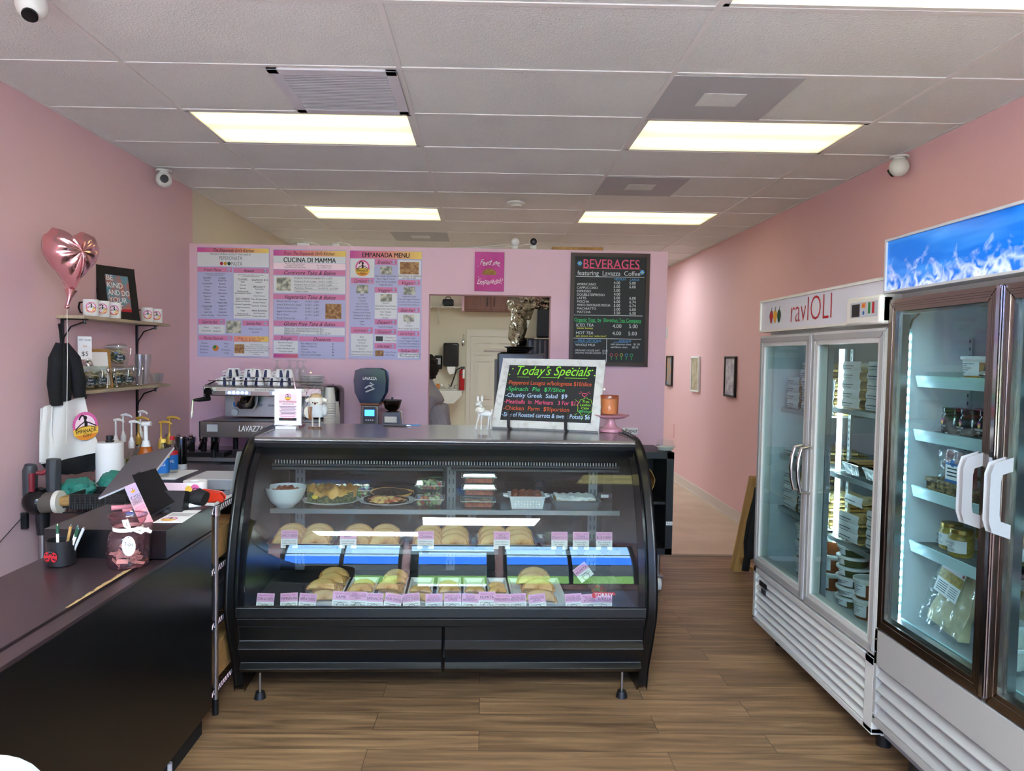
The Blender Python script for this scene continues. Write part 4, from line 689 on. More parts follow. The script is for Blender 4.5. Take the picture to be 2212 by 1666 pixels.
# steel pans lying on the back of the deck
# ---------------------------------------------------------------- shop emblem, drawn flat wherever it is printed
mat('logo black', '1a1417', .6); mat('logo pink', 'd9639f', .6); mat('logo gold', 'eebf4a', .6); mat('logo cream', 'f6d9e4', .6)
def emblem(mb, x, z, r, lift=.0015, words=True):
    mb.disc(x, z+r*.12, r, 'logo pink', lift, r*1.08, 60, fn=lambda a: 1+.03*math.cos(a*30)); mb.disc(x, z+r*.1, r*.8, 'logo cream', lift*1.15, r*.85)
    mb.poly([(x+r*q[0], z+r*q[1]) for q in ((-1.0, -.15), (-.5, .02), (0, .12), (.5, .02), (1, -.15), (.95, -.6), (.6, -.95), (0, -1.1), (-.6, -.95), (-.95, -.6))], 'logo gold', lift*1.3)
    mb.poly([(x+r*q[0], z+r*q[1]) for q in ((-.9, -.62), (.9, -.62), (.55, -.98), (0, -1.1), (-.55, -.98))], 'orange', lift*1.45)
    mb.disc(x+r*.05, z+r*.72, r*.15, 'logo black', lift*1.6, r*.18, 12); mb.stroke([(x, z+r*.85), (x-r*.2, z+r*.95), (x-r*.35, z+r*.8), (x-r*.45, z+r*.62)], r*.13, 'logo black', lift*1.6)
    mb.poly([(x+r*q[0], z+r*q[1]) for q in ((-.02, .6), (.1, .58), (.14, .4), (.2, .34), (.16, .05), (-.08, .05), (-.06, .34), (-.12, .38))], 'logo black', lift*1.6)
    mb.stroke([(x-r*.08, z+r*.38), (x-r*.4, z+r*.2), (x-r*.8, z-r*.12)], r*.09, 'logo black', lift*1.6).stroke([(x+r*.14, z+r*.38), (x+r*.45, z+r*.2), (x+r*.85, z-r*.05)], r*.09, 'logo black', lift*1.6).stroke([(x-r*.85, z-r*.2), (x-r*.3, z+r*.02), (x+r*.3, z+r*.02), (x+r*.85, z-r*.2)], r*.05, 'logo black', lift*1.6)
    if words: mb.text('EMPANADA', x, z-r*.48, r*.3, 'logo black', w=r*1.6, lift=lift*1.8, bold=.03).text('Girl', x, z-r*.82, r*.3, 'logo black', lift=lift*1.8, shear=.3)
    return mb
# ---------------------------------------------------------------- left black counter
mat('counter side', '0b0b0e', .28, bump=(60, .03, .002)); mat('chipboard', 'a8895c', .8)
t = thing('service_counter', 'long black counter running along the left edge towards the display case', 'counter', (-1.128, 3.02, 0))
m = MB().box(-.438, 0, -1.6, 0, .10, .838, 'counter side').box(-.40, -.03, -1.6, -.03, 0, .10, 'black matt'); m.build('counter_body', t, bevel=.002)
MB().box(-.438, -.062, -1.6, 0, .838, .856, 'counter top').box(-.056, .0, -1.6, 0, .838, .850, 'counter top').build('counter_top', t, bevel=.0015)
c = MB(); r = random.Random(3)
pts = []
for k in range(30): y = -.42-k*.018; w_ = .006+.012*r.random()*math.sin(PI*k/29); c.prism([(-.0625-w_, y), (-.0605, y), (-.0605, y+.018), (-.0625-w_*.8, y+.018)], 'z', .8563, .857, 'chipboard')
c.build('chipped_edge', t)
for sg in (0,): MB().cyl((-.03, -.35, 0), (-.03, -.35, .06), .012, 'light grey').build('levelling_foot', t)
t = thing('raised_box', 'black raised box platform on the far end of the black counter', 'box', (-1.345, 2.80, .8565)); MB().box(-.217, .217, -.216, .216, 0, .102, 'counter side').box(-.217, .217, -.216, .216, .102, .1025, 'counter top').build('platform', t, bevel=.003)
# pen cup
t = thing('pen_cup', 'black pen cup with a red ladybug picture at the near side of the raised box', 'pen cup', (-1.452, 2.50, .8565)); MB().lathe([(0, .002), (.043, .002), (.045, .004), (.047, .088), (.044, .088), (.041, .006)], 'black', n=36).build('cup', t)
c = MB(); c.disc(-.0125, .038, .014, 'red', .0475, .017).disc(.0125, .038, .014, 'red', .0475, .017).poly([(-.006, .018), (.006, .018), (0, .04)], 'black', .0485).disc(0, .054, .008, 'black', .0485, .006)
for x, z in ((-.018, .046), (-.012, .032), (-.019, .03), (.018, .046), (.012, .032), (.019, .03), (-.008, .046), (.008, .046)): c.disc(x, z, .0032, 'black', .0487)
c.disc(-.004, .056, .0012, 'white', .049).disc(.004, .056, .0012, 'white', .049); o = c.build('ladybug_sticker', t); o.rotation_euler.z = R(-12)
mat('pen green', '1d4a35', .35)
pens = []
for k, (dx, dy, ax, ay, m1, m2) in enumerate(((-.012, 0, -5, -3, 'white', 'pen green'), (.012, .01, -4, 16, 'white', 'pen green'), (.018, -.01, -3, 20, 'white', 'pen green'), (.024, 0, -4, 22, 'light grey', 'light grey'), (.0, .012, 0, 12, 'kraft', 'kraft'))):
    p = thing('pen', ('green and white click pen leftmost in the ladybug cup', 'green and white click pen in the middle of the ladybug cup', 'green and white click pen right of the middle one in the ladybug cup', 'pale grey pen leaning furthest right in the ladybug cup', 'tan pencil at the back of the ladybug cup')[k], 'pen', (-1.452+dx, 2.50+dy, .862), group='pens in the ladybug cup', rot=(R(ax), R(ay), 0))
    MB().cyl((0, 0, 0), (0, 0, .10), .0048, m1, n=10).build('barrel', p); MB().cyl((0, 0, .10), (0, 0, .128), .0052, m2, n=10).cyl((0, 0, .128), (0, 0, .134), .0026, 'chrome', n=8).build('cap', p)
# tip jar
mat('rose glass', '8f5a68', .08, .35, trans=.35, ior=1.5); pane('rose clear', 'e6ccd2', haze=.05, hazecol='b07a88', ior=1.6); mat('ribbon', 'e4dfd2', .6); mat('coin light', 'e7c5b4', .3, .3)
t = thing('tip_jar', 'pink diamond-cut glass tip jar with a white ribbon and Tips tag', 'jar', (-1.222, 2.50, .8565))
P = crm([(0, .002), (.055, .002), (.064, .012), (.067, .06), (.062, .105), (.045, .128), (.044, .138), (.056, .158), (.060, .176)], 6)
MB().lathe(P, 'rose clear', n=72, mod=lambda r_, z, a: r_*(1+(.035*(abs(math.sin(a*12+z*150))+abs(math.sin(a*12-z*150))-1) if .008 < z < .125 else .01*math.sin(a*30))) if r_ > .02 else r_).build('jar_body', t)
MB().tube([(.060*math.cos(a), .060*math.sin(a), .176) for a in [2*PI*k/40 for k in range(40)]], .003, 'rose clear', 8, closed=True).build('rim', t)
c = MB(); r = random.Random(2)
for k in range(26): a, q = r.random()*6.3, .045*r.random()**.5; c.M = Matrix.Translation((q*math.cos(a), q*math.sin(a), .012+r.random()*.045)) @ Matrix.Rotation(r.random()*3, 4, Vector((r.random(), r.random(), .2))); c.box(-.018, .018, -.008, .008, -.001, .001, 'coin light')
c.M = Matrix(); c.build('money', t)
rb = MB(); rb.lathe([(.0475, .126), (.0485, .132), (.0475, .139)], 'ribbon', n=40); rb.M = Matrix.Translation((.03, -.042, .133)) @ Matrix.Rotation(R(30), 4, 'Z')
rb.tube([(0, 0, 0), (-.018, -.008, .018), (-.022, -.006, .038), (-.014, -.004, .04), (-.004, 0, .012), (0, 0, 0), (.02, -.004, .006), (.05, -.004, -.004), (.062, 0, -.012)], [.003, .005, .006, .006, .004, .004, .006, .007, .006], 'ribbon', 8).ball((0, -.004, 0), (.007, .005, .006), 'ribbon', 10, 8).tube([(.01, -.006, -.002), (.03, -.008, -.01), (.055, -.008, .004)], [.003, .006, .004], 'ribbon', 6); rb.M = Matrix(); rb.build('ribbon_bow', t)
c = MB(); c.disc(.034, .085, .023, 'paper', .066, .034, 32).disc(.034, .115, .002, 'ink', .0665).text('Tips', .034, .086, .013, 'ink', lift=.067).text('thank you', .034, .076, .005, 'ink', lift=.067, shear=.3).text('for supporting us', .034, .067, .004, 'ink', lift=.067, shear=.3); c.build('tag', t)
# register stand and friends on the raised box
BZ = .9595
mat('tablet grey', '77797e', .3, .7); mat('screen black', '060607', .06)
def slab(name, corners, th, m, parent, edge=None, bev=.004):
    a, b_, c_, d_ = [Vector(p) for p in corners]; n_ = (b_-a).cross(d_-a).normalized()*th
    q = MB(); v = [a, b_, c_, d_, a+n_, b_+n_, c_+n_, d_+n_]; q.add(v, [(3, 2, 1, 0), (4, 5, 6, 7)], m); q.add(v, [(0, 1, 5, 4), (1, 2, 6, 5), (2, 3, 7, 6), (3, 0, 4, 7)], edge or m); return q.build(name, parent, bevel=bev, seg=3)
t = thing('register_display', 'large silver backed register screen tilted back, seen from behind', 'register screen')
A, B, C_, D = at(213, 1080, y=2.93), at(330, 1030, y=2.98), at(378, 968, y=3.22), at(286, 990, y=3.2)
slab('screen_panel', [A, B, C_, D], .008, 'tablet grey', t, 'light grey'); 
q = MB(); e1 = (B-A).normalized(); ctr = A.lerp(C_, .58); n_ = (B-A).cross(D-A).normalized(); u = (D-A).normalized()
q.add([ctr+e1*x*1+u*z+n_*1.12 for x, z in ((-.02, -.015), (.01, -.015), (.02, .015), (-.01, .015))], [(0, 1, 2, 3)], 'dark grey'); q.build('emblem', t)
q = MB().tube([ctr-u*.05+n_*.0, (-1.33, 2.95, 1.03), (-1.32, 2.93, BZ+.01)], .018, 'dark grey', 10).box(-1.40, -1.24, 2.87, 2.995, BZ, BZ+.012, 'dark grey'); q.build('stand', t)
t = thing('payment_terminal', 'black glossy customer payment screen beside the pink review sign', 'card reader')
A, B, C_, D = at(322, 1120, y=2.80), at(376, 1090, y=2.90), at(335, 1017, y=2.99), at(284, 1032, y=2.93)
slab('screen', [A, B, C_, D], .014, 'black gloss', t, 'tablet grey', .006)
MB().prism([(-.05, 0), (.05, 0), (.03, .07), (-.01, .08)], 'x', -.05, .05, 'black').build('stand_base', t, loc=(-1.245, 2.925, BZ))
t = thing('review_sign', 'narrow pink marbled review sign leaning in front of the black payment screen', 'sign')
ramp_mat('marble pink', 'Z', [(0, 'd0808f'), (1, 'b98ca6'), (.4, 'cf9a9c'), (.7, 'a99ab8')], scale=5, off=-4.6)
A, B, C_, D = at(307, 1142, y=2.69), at(331, 1129, y=2.72), at(292, 1044, y=2.78), at(268, 1054, y=2.75)
slab('board', [A, B, C_, D], .006, 'marble pink', t, 'light grey', .001)
ex = (B-A).normalized(); ez = (D-A).normalized(); ny = ex.cross(ez).normalized()
q = MB(); q.M = Matrix(((ex.x, -ny.x*-1, ez.x, A.x), (ex.y, ny.y, ez.y, A.y), (ex.z, ny.z, ez.z, A.z), (0, 0, 0, 1))); q.M = Matrix(((ex.x, -ny.x, ez.x, A.x), (ex.y, -ny.y, ez.y, A.y), (ex.z, -ny.z, ez.z, A.z), (0, 0, 0, 1)))
W_ = (B-A).length; H_ = (D-A).length; lf = -.0075 if ny.y > 0 else .0075
lf = .0068
for f_, (tx, zz, hh, mm) in enumerate((('IF YOU', .66, .012, 'ink'), ('LOVED YOUR', .59, .012, 'ink'), ('EXPERIENCE', .52, .012, 'ink'), ('Leave us a', .42, .009, 'magenta'), ('review on', .36, .009, 'magenta'), ('Google', .22, .017, 'blue'))): q.text(tx, W_/2, H_*zz, hh, mm, w=W_*.8, lift=lf)
emblem(q, W_/2, H_*.84, W_*.2, lf); q.M = q.M; o = q.build('print', t)
mat('marker pink', 'd98590', .35); 
t = thing('marker', 'pink marker pen lying on the raised box behind the tip jar', 'marker'); MB().cyl((-1.475, 2.90, BZ+.010), (-1.36, 2.965, BZ+.010), .0095, 'marker pink').build('barrel', t); MB().cyl((-1.482, 2.896, BZ+.010), (-1.475, 2.90, BZ+.010), .0105, 'marker pink').build('cap', t)
t = thing('marker', 'second shorter pink marker in front of the first one', 'marker'); MB().cyl((-1.42, 2.86, BZ+.008), (-1.33, 2.91, BZ+.008), .0075, 'marker pink').build('barrel', t)
t = thing('marker', 'white marker lying on the box right of the payment screen', 'marker'); MB().cyl((-1.235, 2.93, BZ+.011), (-1.16, 2.985, BZ+.011), .010, 'white').build('barrel', t)
t = thing('card', 'white card with printed lines and an oval emblem lying flat on the raised box', 'card', (-1.20, 2.83, BZ+.0005), R(0)); q = MB(); P4 = [at(330, 1130, z=BZ), at(394, 1130, z=BZ), at(435, 1103, z=BZ), at(380, 1104, z=BZ)]; P4 = [p-Vector((-1.20, 2.83, BZ+.0005)) for p in P4]; q.add([(p.x, p.y, .0) for p in P4]+[(p.x, p.y, .0012) for p in P4], [(4, 5, 6, 7), (0, 1, 5, 4), (1, 2, 6, 5), (2, 3, 7, 6), (3, 0, 4, 7)], 'paper')
c0 = (P4[0]+P4[2])/2
q.M = Matrix.Translation((c0.x, c0.y, .0014)) @ Matrix.Rotation(R(-90), 4, 'X'); emblem(q, -.01, -.055, .028, .0003, False)
for k in range(5): q.rect(-.04, .05-.01*(k % 2), .0+.011*k, .003+.011*k, 'ink', .0004)
q.M = Matrix(); q.build('paper', t)
# chrome wire rack in the gap between counter and case
t = thing('wire_rack', 'chrome wire rack squeezed between the black counter and the display case', 'rack', (-1.30, 3.26, 0))
for x in (-.24, .135):
    for y in (-.10, .45): MB().cyl((x, y, .03), (x, y, .93), .0125, 'brushed steel', n=12).cyl((x, y, 0), (x, y, .07), .014, 'black', n=12).cyl((x, y, .885), (x, y, .93), .020, 'chrome', n=14).build('post', t)
for z in (.12, .42, .66, .925):
    s = MB()
    for zz in (z, z-.03): s.tube([(-.24, -.15, zz), (.135, -.15, zz), (.135, .45, zz), (-.24, .45, zz)], .004, 'dark steel', 6, closed=True)
    for k in range(24): y = -.14+.58*k/23; s.tube([(.135, y, z-.03), (.137, y+.013, z)], .0022, 'steel', 5, cap=False).box(-.24, .135, y-.0015, y+.0015, z, z+.003, 'chrome')
    for k in range(16): x = -.23+.36*k/15; s.tube([(x, -.15, z-.03), (x+.012, -.152, z)], .0022, 'chrome', 5, cap=False)
    s.build('shelf', t)
for k, (z, h, m, lb) in enumerate(((.43, .12, 'dark grey', 'dark box on the middle shelf of the chrome rack'), (.13, .16, 'kraft', 'brown cardboard box on the bottom shelf of the chrome rack'), (.67, .13, 'kraft', 'brown cardboard box under the top shelf of the chrome rack'))):
    o = MB().box(-.16, .16, -.15, .3, 0, h, m).box(-.16, -.15, -.15, .3, h-.003, h+.001, 'paper').build('storage_box', bevel=.003); o.location = (-1.34, 3.26, z+.004); tag(o, lb, 'box')
t = thing('serving_tray', 'white rounded tray holding the red stapler on top of the chrome rack', 'tray', (-1.22, 3.24, .93)); MB().box(-.17, .06, -.10, .12, 0, .006, 'white').box(-.17, .06, -.10, -.094, .0, .014, 'white').box(.054, .06, -.10, .12, 0, .014, 'white').build('tray_body', t, bevel=.005)
mat('stapler red', 'c2331d', .25)
t = thing('stapler', 'red stapler on the white tray', 'stapler', (-1.215, 3.20, .9375), R(5)); MB().prism([(-.075, .012), (-.07, .035), (-.02, .05), (.055, .04), (.072, .02), (.07, .010), (-.075, .008)], 'y', -.022, .022, 'stapler red').build('top_arm', t, bevel=.006, seg=3); MB().box(-.075, .072, -.02, .02, 0, .006, 'stapler red').build('base', t, bevel=.003)
t = thing('barcode_scanner', 'black handheld barcode scanner lying on its side beside the red stapler', 'scanner'); MB().tube([(-1.32, 3.0, BZ+.028), (-1.25, 3.0, BZ+.03), (-1.19, 3.0, BZ+.036)], [.016, .020, .02], 'black', 14).build('handle', t); MB().tube([(-1.205, 2.985, BZ+.030), (-1.165, 2.985, BZ+.042), (-1.14, 2.98, BZ+.035)], [.03, .036, .030], 'black matt', 18).build('head', t)
t = thing('sticker_roll', 'roll of emblem stickers standing behind the barcode scanner', 'roll', (-1.32, 3.33, .935)); MB().lathe([(.022, 0), (.052, 0), (.052, .072), (.022, .072), (.022, 0)], 'paper', n=36).build('roll', t); q = MB().box(-.12, -.02, -.053, -.052, 0, .07, 'logo cream'); q.build('loose_end', t)
q = MB(); q.disc(.02, .035, .024, 'logo pink', .054, .03).disc(-.008, .03, .018, 'logo gold', .0545, .028).text('G', .02, .02, .03, 'logo black', lift=.055); q.build('sticker', t)
t = thing('stack_of_forms', 'stack of grey papers with a blue edge behind the sticker roll', 'paper stack', (-1.30, 3.62, .935)); MB().box(-.14, .12, -.12, .16, 0, .045, 'mid grey').box(-.14, -.04, -.125, -.12, .0, .03, 'blue').box(-.13, .11, -.11, .15, .045, .047, 'light grey').build('sheets', t)
t = thing('sign_holder', 'clear acrylic sign holder with a white sheet against the left end of the case', 'sign holder'); slab('acrylic', [at(497, 1065, y=3.38), at(512, 1062, y=3.45), at(521, 975, y=3.62), at(512, 976, y=3.5)], .003, 'paper', t, 'clear plastic', 0); MB().box(-1.23, -1.12, 3.36, 3.48, .935, .94, 'clear plastic').build('foot', t)
# ---------------------------------------------------------------- counters behind the service counter
t = thing('black_wire_shelving', 'black wire shelving unit along the left wall behind the counter', 'shelving', (XL, 3.60, 0))
for x in (.12, .45):
    for y in (0, .45): MB().cyl((x, y, 0), (x, y, .86), .012, 'black', n=10).build('post', t)
for z in (.30, .58, .82):
    s = MB()
    for zz in (z, z-.03): s.tube([(.12, 0, zz), (.45, 0, zz), (.45, .45, zz), (.12, .45, zz)], .004, 'black', 6, closed=True)
    for k in range(18): y = .45*k/17; s.box(.12, .45, y-.002, y+.002, z-.001, z+.003, 'black').tube([(.45, y, z-.03), (.452, y+.015, z)], .002, 'black', 4, cap=False)
    for k in range(14): x = .12+.33*k/13; s.tube([(x, 0, z-.03), (x+.01, -.002, z)], .002, 'black', 4, cap=False)
    s.build('shelf', t)
t = thing('steel_counter', 'steel topped work counter under the espresso machine along the menu wall', 'counter', (0, 0, 0)); MB().box(-2.30, -.50, 5.08, 5.715, .83, .86, 'brushed steel').build('counter_top', t, bevel=.003); MB().box(-2.28, -.52, 5.14, 5.71, .08, .83, 'dark grey').box(-2.28, -.52, 5.13, 5.14, .6, .8, 'black').box(-2.20, -.6, 5.2, 5.7, 0, .08, 'black').build('cabinet', t)
for k in range(3): MB().box(-2.2+.56*k, -1.72+.56*k, 5.12, 5.135, .14, .58, 'mid grey').build('door', t)
t = thing('black_work_table', 'black work table between the shelving and the espresso counter', 'table', (0, 0, 0)); MB().box(-2.29, -1.82, 4.12, 5.05, .80, .83, 'black').build('table_top', t); MB().box(-2.27, -2.23, 4.14, 5.03, 0, .8, 'black').box(-1.88, -1.84, 4.14, 5.03, 0, .8, 'black').build('legs', t)
# paper towels, bag, baskets
t = thing('paper_towel_roll', 'white paper towel roll on a black holder below the shelves', 'paper towels', (-2.03, 3.955, .825)); MB().lathe([(.02, 0), (.069, 0), (.069, .275), (.02, .275), (.02, 0)], 'paper', n=40).build('roll', t); MB().cyl((0, 0, 0), (0, 0, .30), .012, 'black').cyl((0, 0, .275), (0, 0, .285), .022, 'black').cyl((0, 0, .29), (0, 0, .31), .018, 'black').build('holder', t)
mat('green bag', '2f8a78', .35, bump=(30, .8, .02), trans=.25)
def blob(name, lab, cat, c, r, m, seed, group=None, amp=.28):
    o = MB().ball((0, 0, 0), r, m, 28, 16, fn=lambda q: 1+amp*noise.noise(q*2.3+Vector((seed, 0, 0)))+.12*noise.noise(q*6+Vector((0, seed, 0)))).build(name); o.location = c; return tag(o, lab, cat, group)
blob('plastic_bag', 'crumpled green plastic bag at the left of the black basket', 'bag', (-2.06, 3.70, .895), (.085, .07, .05), 'green bag', 1, 'green bags'); blob('plastic_bag', 'crumpled green plastic bag rising in front of the paper towels', 'bag', (-1.93, 3.80, .905), (.075, .07, .06), 'green bag', 5, 'green bags'); blob('plastic_bag', 'small teal bag half hidden behind the raised box', 'bag', (-1.95, 3.72, .64), (.09, .08, .05), 'green bag', 9)
mat('wicker black', '1c1b1c', .5); q = MB()
for k in range(9): q.tube([(-.14+.003*math.sin(k*2), -.10, .008*k+.005), (.14, -.10, .008*k+.005), (.14, .10, .008*k+.005), (-.14, .10, .008*k+.005)], .0045, 'wicker black', 6, closed=True)
for k in range(24): x = -.14+.28*k/23; q.tube([(x, -.104, 0), (x, -.1+.006*(k % 2), .075)], .003, 'wicker black', 5)
q.box(-.14, .14, -.1, .1, 0, .005, 'wicker black'); o = q.build('basket'); o.location = (-1.86, 3.62, .826); tag(o, 'black woven basket on the black wire shelving', 'basket')
o = MB().box(-.09, .09, -.07, .07, 0, .045, 'kraft').build('paper_bag_stack', bevel=.012); o.location = (-2.10, 3.64, .826); o.rotation_euler.z = R(8); tag(o, 'flat stack of brown paper bags under the vacuum head', 'paper bags')
# stick vacuum on the wall
mat('vac red', '7c2430', .3); mat('vac clear', '5a534b', .15); t = thing('stick_vacuum', 'dark stick vacuum with a silver pole hung on the left wall', 'vacuum', (-2.20, 3.62, 0))
q = MB().tube([(-.035, -.03, .82), (-.035, -.03, 1.0), (-.03, -.03, 1.03)], [.032, .034, .026], 'dark grey', 16).tube([(.062, .0, .86), (.062, 0, 1.0), (.064, 0, 1.055)], [.034, .036, .034], 'dark grey', 8); q.build('handle_and_battery', t, bevel=.004)
MB().tube([(-.02, -.03, .99), (.02, -.02, .985), (.05, -.01, 1.01)], .012, 'vac red', 10).tube([(-.012, -.055, .90), (-.012, -.055, .99)], .014, 'vac red', 10).build('trigger', t)
MB().ball((0, -.02, .845), (.075, .07, .07), 'black gloss', 20, 14).tube([(.03, -.03, .84), (.10, -.03, .845)], [.055, .052], 'vac clear', 18).build('motor_body', t); MB().tube([(.095, -.03, .845), (.118, -.03, .846)], [.056, .056], 'off white', 18).build('filter_ring', t)
MB().tube([(.018, -.02, .80), (.02, -.02, .68)], [.035, .028], 'black', 12).build('collar', t); MB().cyl((.02, -.02, .70), (.02, -.02, .12), .019, 'steel', n=16).build('pole', t); MB().box(-.08, .10, -.10, .02, .0, .12, 'black').build('floor_head', t, bevel=.01)
t = thing('wall_hook', 'small black wall bracket with a thin cord left of the vacuum pole', 'hook'); a = at(60, 1125, x=-2.28); MB().cbox((-2.295, a.y, a.z), (.03, .02, .08), 'black').tube([(-2.295, a.y, a.z+.03), (-2.29, a.y-.2, a.z-.06), (-2.29, a.y-.55, a.z-.22)], .002, 'black', 5).build('bracket', t)
# ---------------------------------------------------------------- shelves on the left wall
mat('shelf wood', 'a8977c', .5, vary=('b9a98e', 6, .35, .65, (12, 1, 1)))
for z, lb in ((1.785, 'upper wooden wall shelf with emblem mugs'), (1.375, 'lower wooden wall shelf with glass tea jars')):
    t = thing('wall_shelf', lb, 'shelf', (XL, 4.49, z)); MB().box(0, .15, -.54, .54, -.018, 0, 'shelf wood').build('board', t, bevel=.002)
    for y in (-.49, .36):
        q = MB().box(0, .008, y-.012, y+.012, -.20, -.018, 'black').box(0, .14, y-.012, y+.012, -.024, -.018, 'black').tube([(.004, y, -.19), (.012, y, -.12), (.05, y, -.06), (.12, y, -.035)], .0045, 'black', 6).cyl((.125, y, -.045), (.125, y, -.02), .008, 'black', n=8)
        if y > 0: q.box(0, .006, y-.012, y+.012, -.41, -.02, 'black')
        q.build('bracket', t)
def mk_mug():
    t = thing('mug', 'x', 'mug'); MB().lathe([(0, .002), (.037, .002), (.04, .006), (.04, .095), (.037, .095), (.036, .008), (0, .006)], 'white gloss', n=36).build('mug_body', t)
    MB().tube([(0, .038, .08), (0, .062, .078), (0, .068, .05), (0, .058, .022), (0, .038, .018)], .0055, 'black gloss', 8).build('handle', t)
    q = MB(); n0 = len(q.v); emblem(q, 0, .048, .026, .0008, False); q.v = [(.0408*math.sin(v[0]/.04)+(-v[1])*math.sin(v[0]/.04)*1, -.0408*math.cos(v[0]/.04)+v[1], v[2]) for v in q.v]; q.build('emblem', t); return t
mg = mk_mug(); ML = ['emblem mug with a black handle at the left end of the upper shelf', 'second mug from the left on the upper shelf, between its two neighbours', 'third emblem mug, in front of the framed print', 'emblem mug with a black handle right of the framed print', 'rightmost emblem mug on the upper shelf']
for k, (y, x) in enumerate(((4.10, -2.205), (4.22, -2.205), (4.35, -2.205), (4.80, -2.215), (4.93, -2.215))):
    o = mg if k == 0 else dup(mg); o['label'] = ML[k]; o['group'] = 'emblem mugs'; o.location = (x, y, 1.785); o.rotation_euler.z = R(30); o.scale = (1, 1, 1.0)
    o.children[1].rotation_euler.z = R(60)
mat('print', 'b56a5c', .6, vary=('5c8fa0', 22, .4, .6)); t = thing('picture_frame', 'black framed print reading BE KIND AND DO YOUR leaning on the upper shelf', 'picture frame', (-2.22, 4.46, 1.785), rot=(R(-9), 0, R(66)))
q = MB(); frame4(q, -.13, .13, 0, .32, .045, -.012, .012, 'black'); q.build('frame', t, bevel=.003); q = MB().box(-.09, .09, -.006, 0, .04, .28, 'print')
for k, l in enumerate(('BE', 'KIND', 'AND DO', 'YOUR', 'BEST')): q.text(l, -.07, .238-.045*k, .032, 'paper', al='L', w=.15, lift=.008, bold=.01)
q.rect(-.04, .09, .04, .065, 'red', .007); q.build('artwork', t)
mat('oak', 'a87a3c', .5); t = thing('picture_frame', 'small oak framed note behind the service bell on the lower shelf', 'picture frame', (-2.265, 4.27, 1.375), rot=(R(-8), 0, R(62))); q = MB(); frame4(q, -.10, .10, 0, .23, .016, -.008, .008, 'oak'); q.box(-.085, .085, -.004, .004, .015, .215, 'paper'); q.text('for you', 0, .06, .02, 'ink', lift=.006, shear=.3); q.build('frame', t)
mat('tea bag', 'c4b393', .8, vary=('8f7a58', 60, .4, .6)); mat('leaf label', '10262b', .7)
def mk_tea(h=.11, r=.062):
    t = thing('tea_jar', 'x', 'jar'); MB().lathe(crm([(0, .002), (r*.8, .002), (r*.95, .014), (r, h*.5), (r*.97, h*.82), (r*.86, h*.9), (r*.86, h)], 4), 'clear glass', n=32).build('glass_body', t)
    MB().lathe([(r*.9, h), (r*.92, h+.012), (r*.7, h+.02), (0, h+.022)], 'clear glass', n=32).tube([(r*.9*math.cos(a), r*.9*math.sin(a), h) for a in [2*PI*k/28 for k in range(28)]], .0035, 'light grey', 6, closed=True).build('lid', t)
    MB().tube([(r*.9, -.01, h), (r*1.18, -.012, h-.01), (r*1.1, -.014, h-.045), (r*.95, -.012, h-.04)], .0022, 'chrome', 6).build('clasp', t)
    q = MB(); rr = random.Random(4)
    for k in range(16): q.M = Matrix.Translation((rr.uniform(-.5, .5)*r, rr.uniform(-.5, .5)*r, rr.uniform(.02, h*.75))) @ Matrix.Rotation(rr.random()*3, 4, Vector((rr.random(), rr.random(), rr.random()))); q.box(-.022, .022, -.026, .026, -.003, .003, 'tea bag')
    q.M = Matrix(); q.build('tea_bags', t)
    q = MB(); q.disc(0, h*.42, .032, 'leaf label', 0, .022, 24); q.text('Earl', 0, h*.45, .012, 'chalk', lift=.0012).text('Grey', 0, h*.28, .012, 'chalk', lift=.0012); q.v = [((r+.002-v[1])*math.sin(v[0]/r), -(r+.002-v[1])*math.cos(v[0]/r), v[2]) for v in q.v]; q.build('chalk_label', t); return t
tj = mk_tea(); TL = ['glass tea jar with a dark label under the service bell', 'glass tea jar behind the first one at the left of the lower shelf', 'glass tea jar at the bottom of the stacked pair', 'glass tea jar on top of the stacked pair', 'glass tea jar right of the stacked pair on the lower shelf']
for k, (y, z, x) in enumerate(((4.12, 1.3755, -2.235), (4.25, 1.3755, -2.235), (4.42, 1.3755, -2.235), (4.45, 1.509, -2.235), (4.56, 1.3755, -2.235))):
    o = tj if k == 0 else dup(tj); o['label'] = TL[k]; o['group'] = 'tea jars'; o.location = (x, y, z); o.rotation_euler.z = R(40)
t = thing('service_bell', 'silver service bell on the lid of the left tea jar', 'bell', (-2.235, 4.12, 1.509)); MB().lathe([(.030, 0), (.030, .004), (.027, .006), (.026, .016), (.018, .028), (.005, .033), (.004, .04), (.006, .042), (0, .045)], 'chrome', n=24).build('dome', t)
t = thing('folded_card', 'folded white card reading $5 standing behind the service bell', 'card', (-2.25, 4.12, 1.515), rot=(R(-6), 0, R(35))); q = MB().box(-.035, .035, -.001, .001, .03, .16, 'paper'); q.text('TRY OUR', 0, .135, .010, 'ink', lift=.002).text('$5', 0, .05, .024, 'ink', lift=.002).text('tea', 0, .10, .012, 'orange', lift=.002); q.build('card', t)
for k, (y, a) in enumerate(((4.19, 12), (4.30, -10), (4.55, -22), (4.60, 20))):
    t = thing('chrome_scoop', ('chrome scoop leaning on the first tea jar', 'chrome scoop standing between the jars and the stacked pair', 'chrome scoop hung on the stacked pair', 'chrome scoop leaning at the right of the tea jars')[k], 'scoop', (-2.163, y, 1.377), rot=(0, R(-3), 0), group='chrome scoops'); MB().tube([(0, 0, .006), (0, math.sin(R(a))*.09, .095)], [.003, .0028], 'chrome', 8).ball((0, 0, .008), (.007, .007, .008), 'chrome', 10, 8).ball((0, math.sin(R(a))*.1, .105), (.008, .007, .02), 'chrome', 10, 8).build('scoop', t)
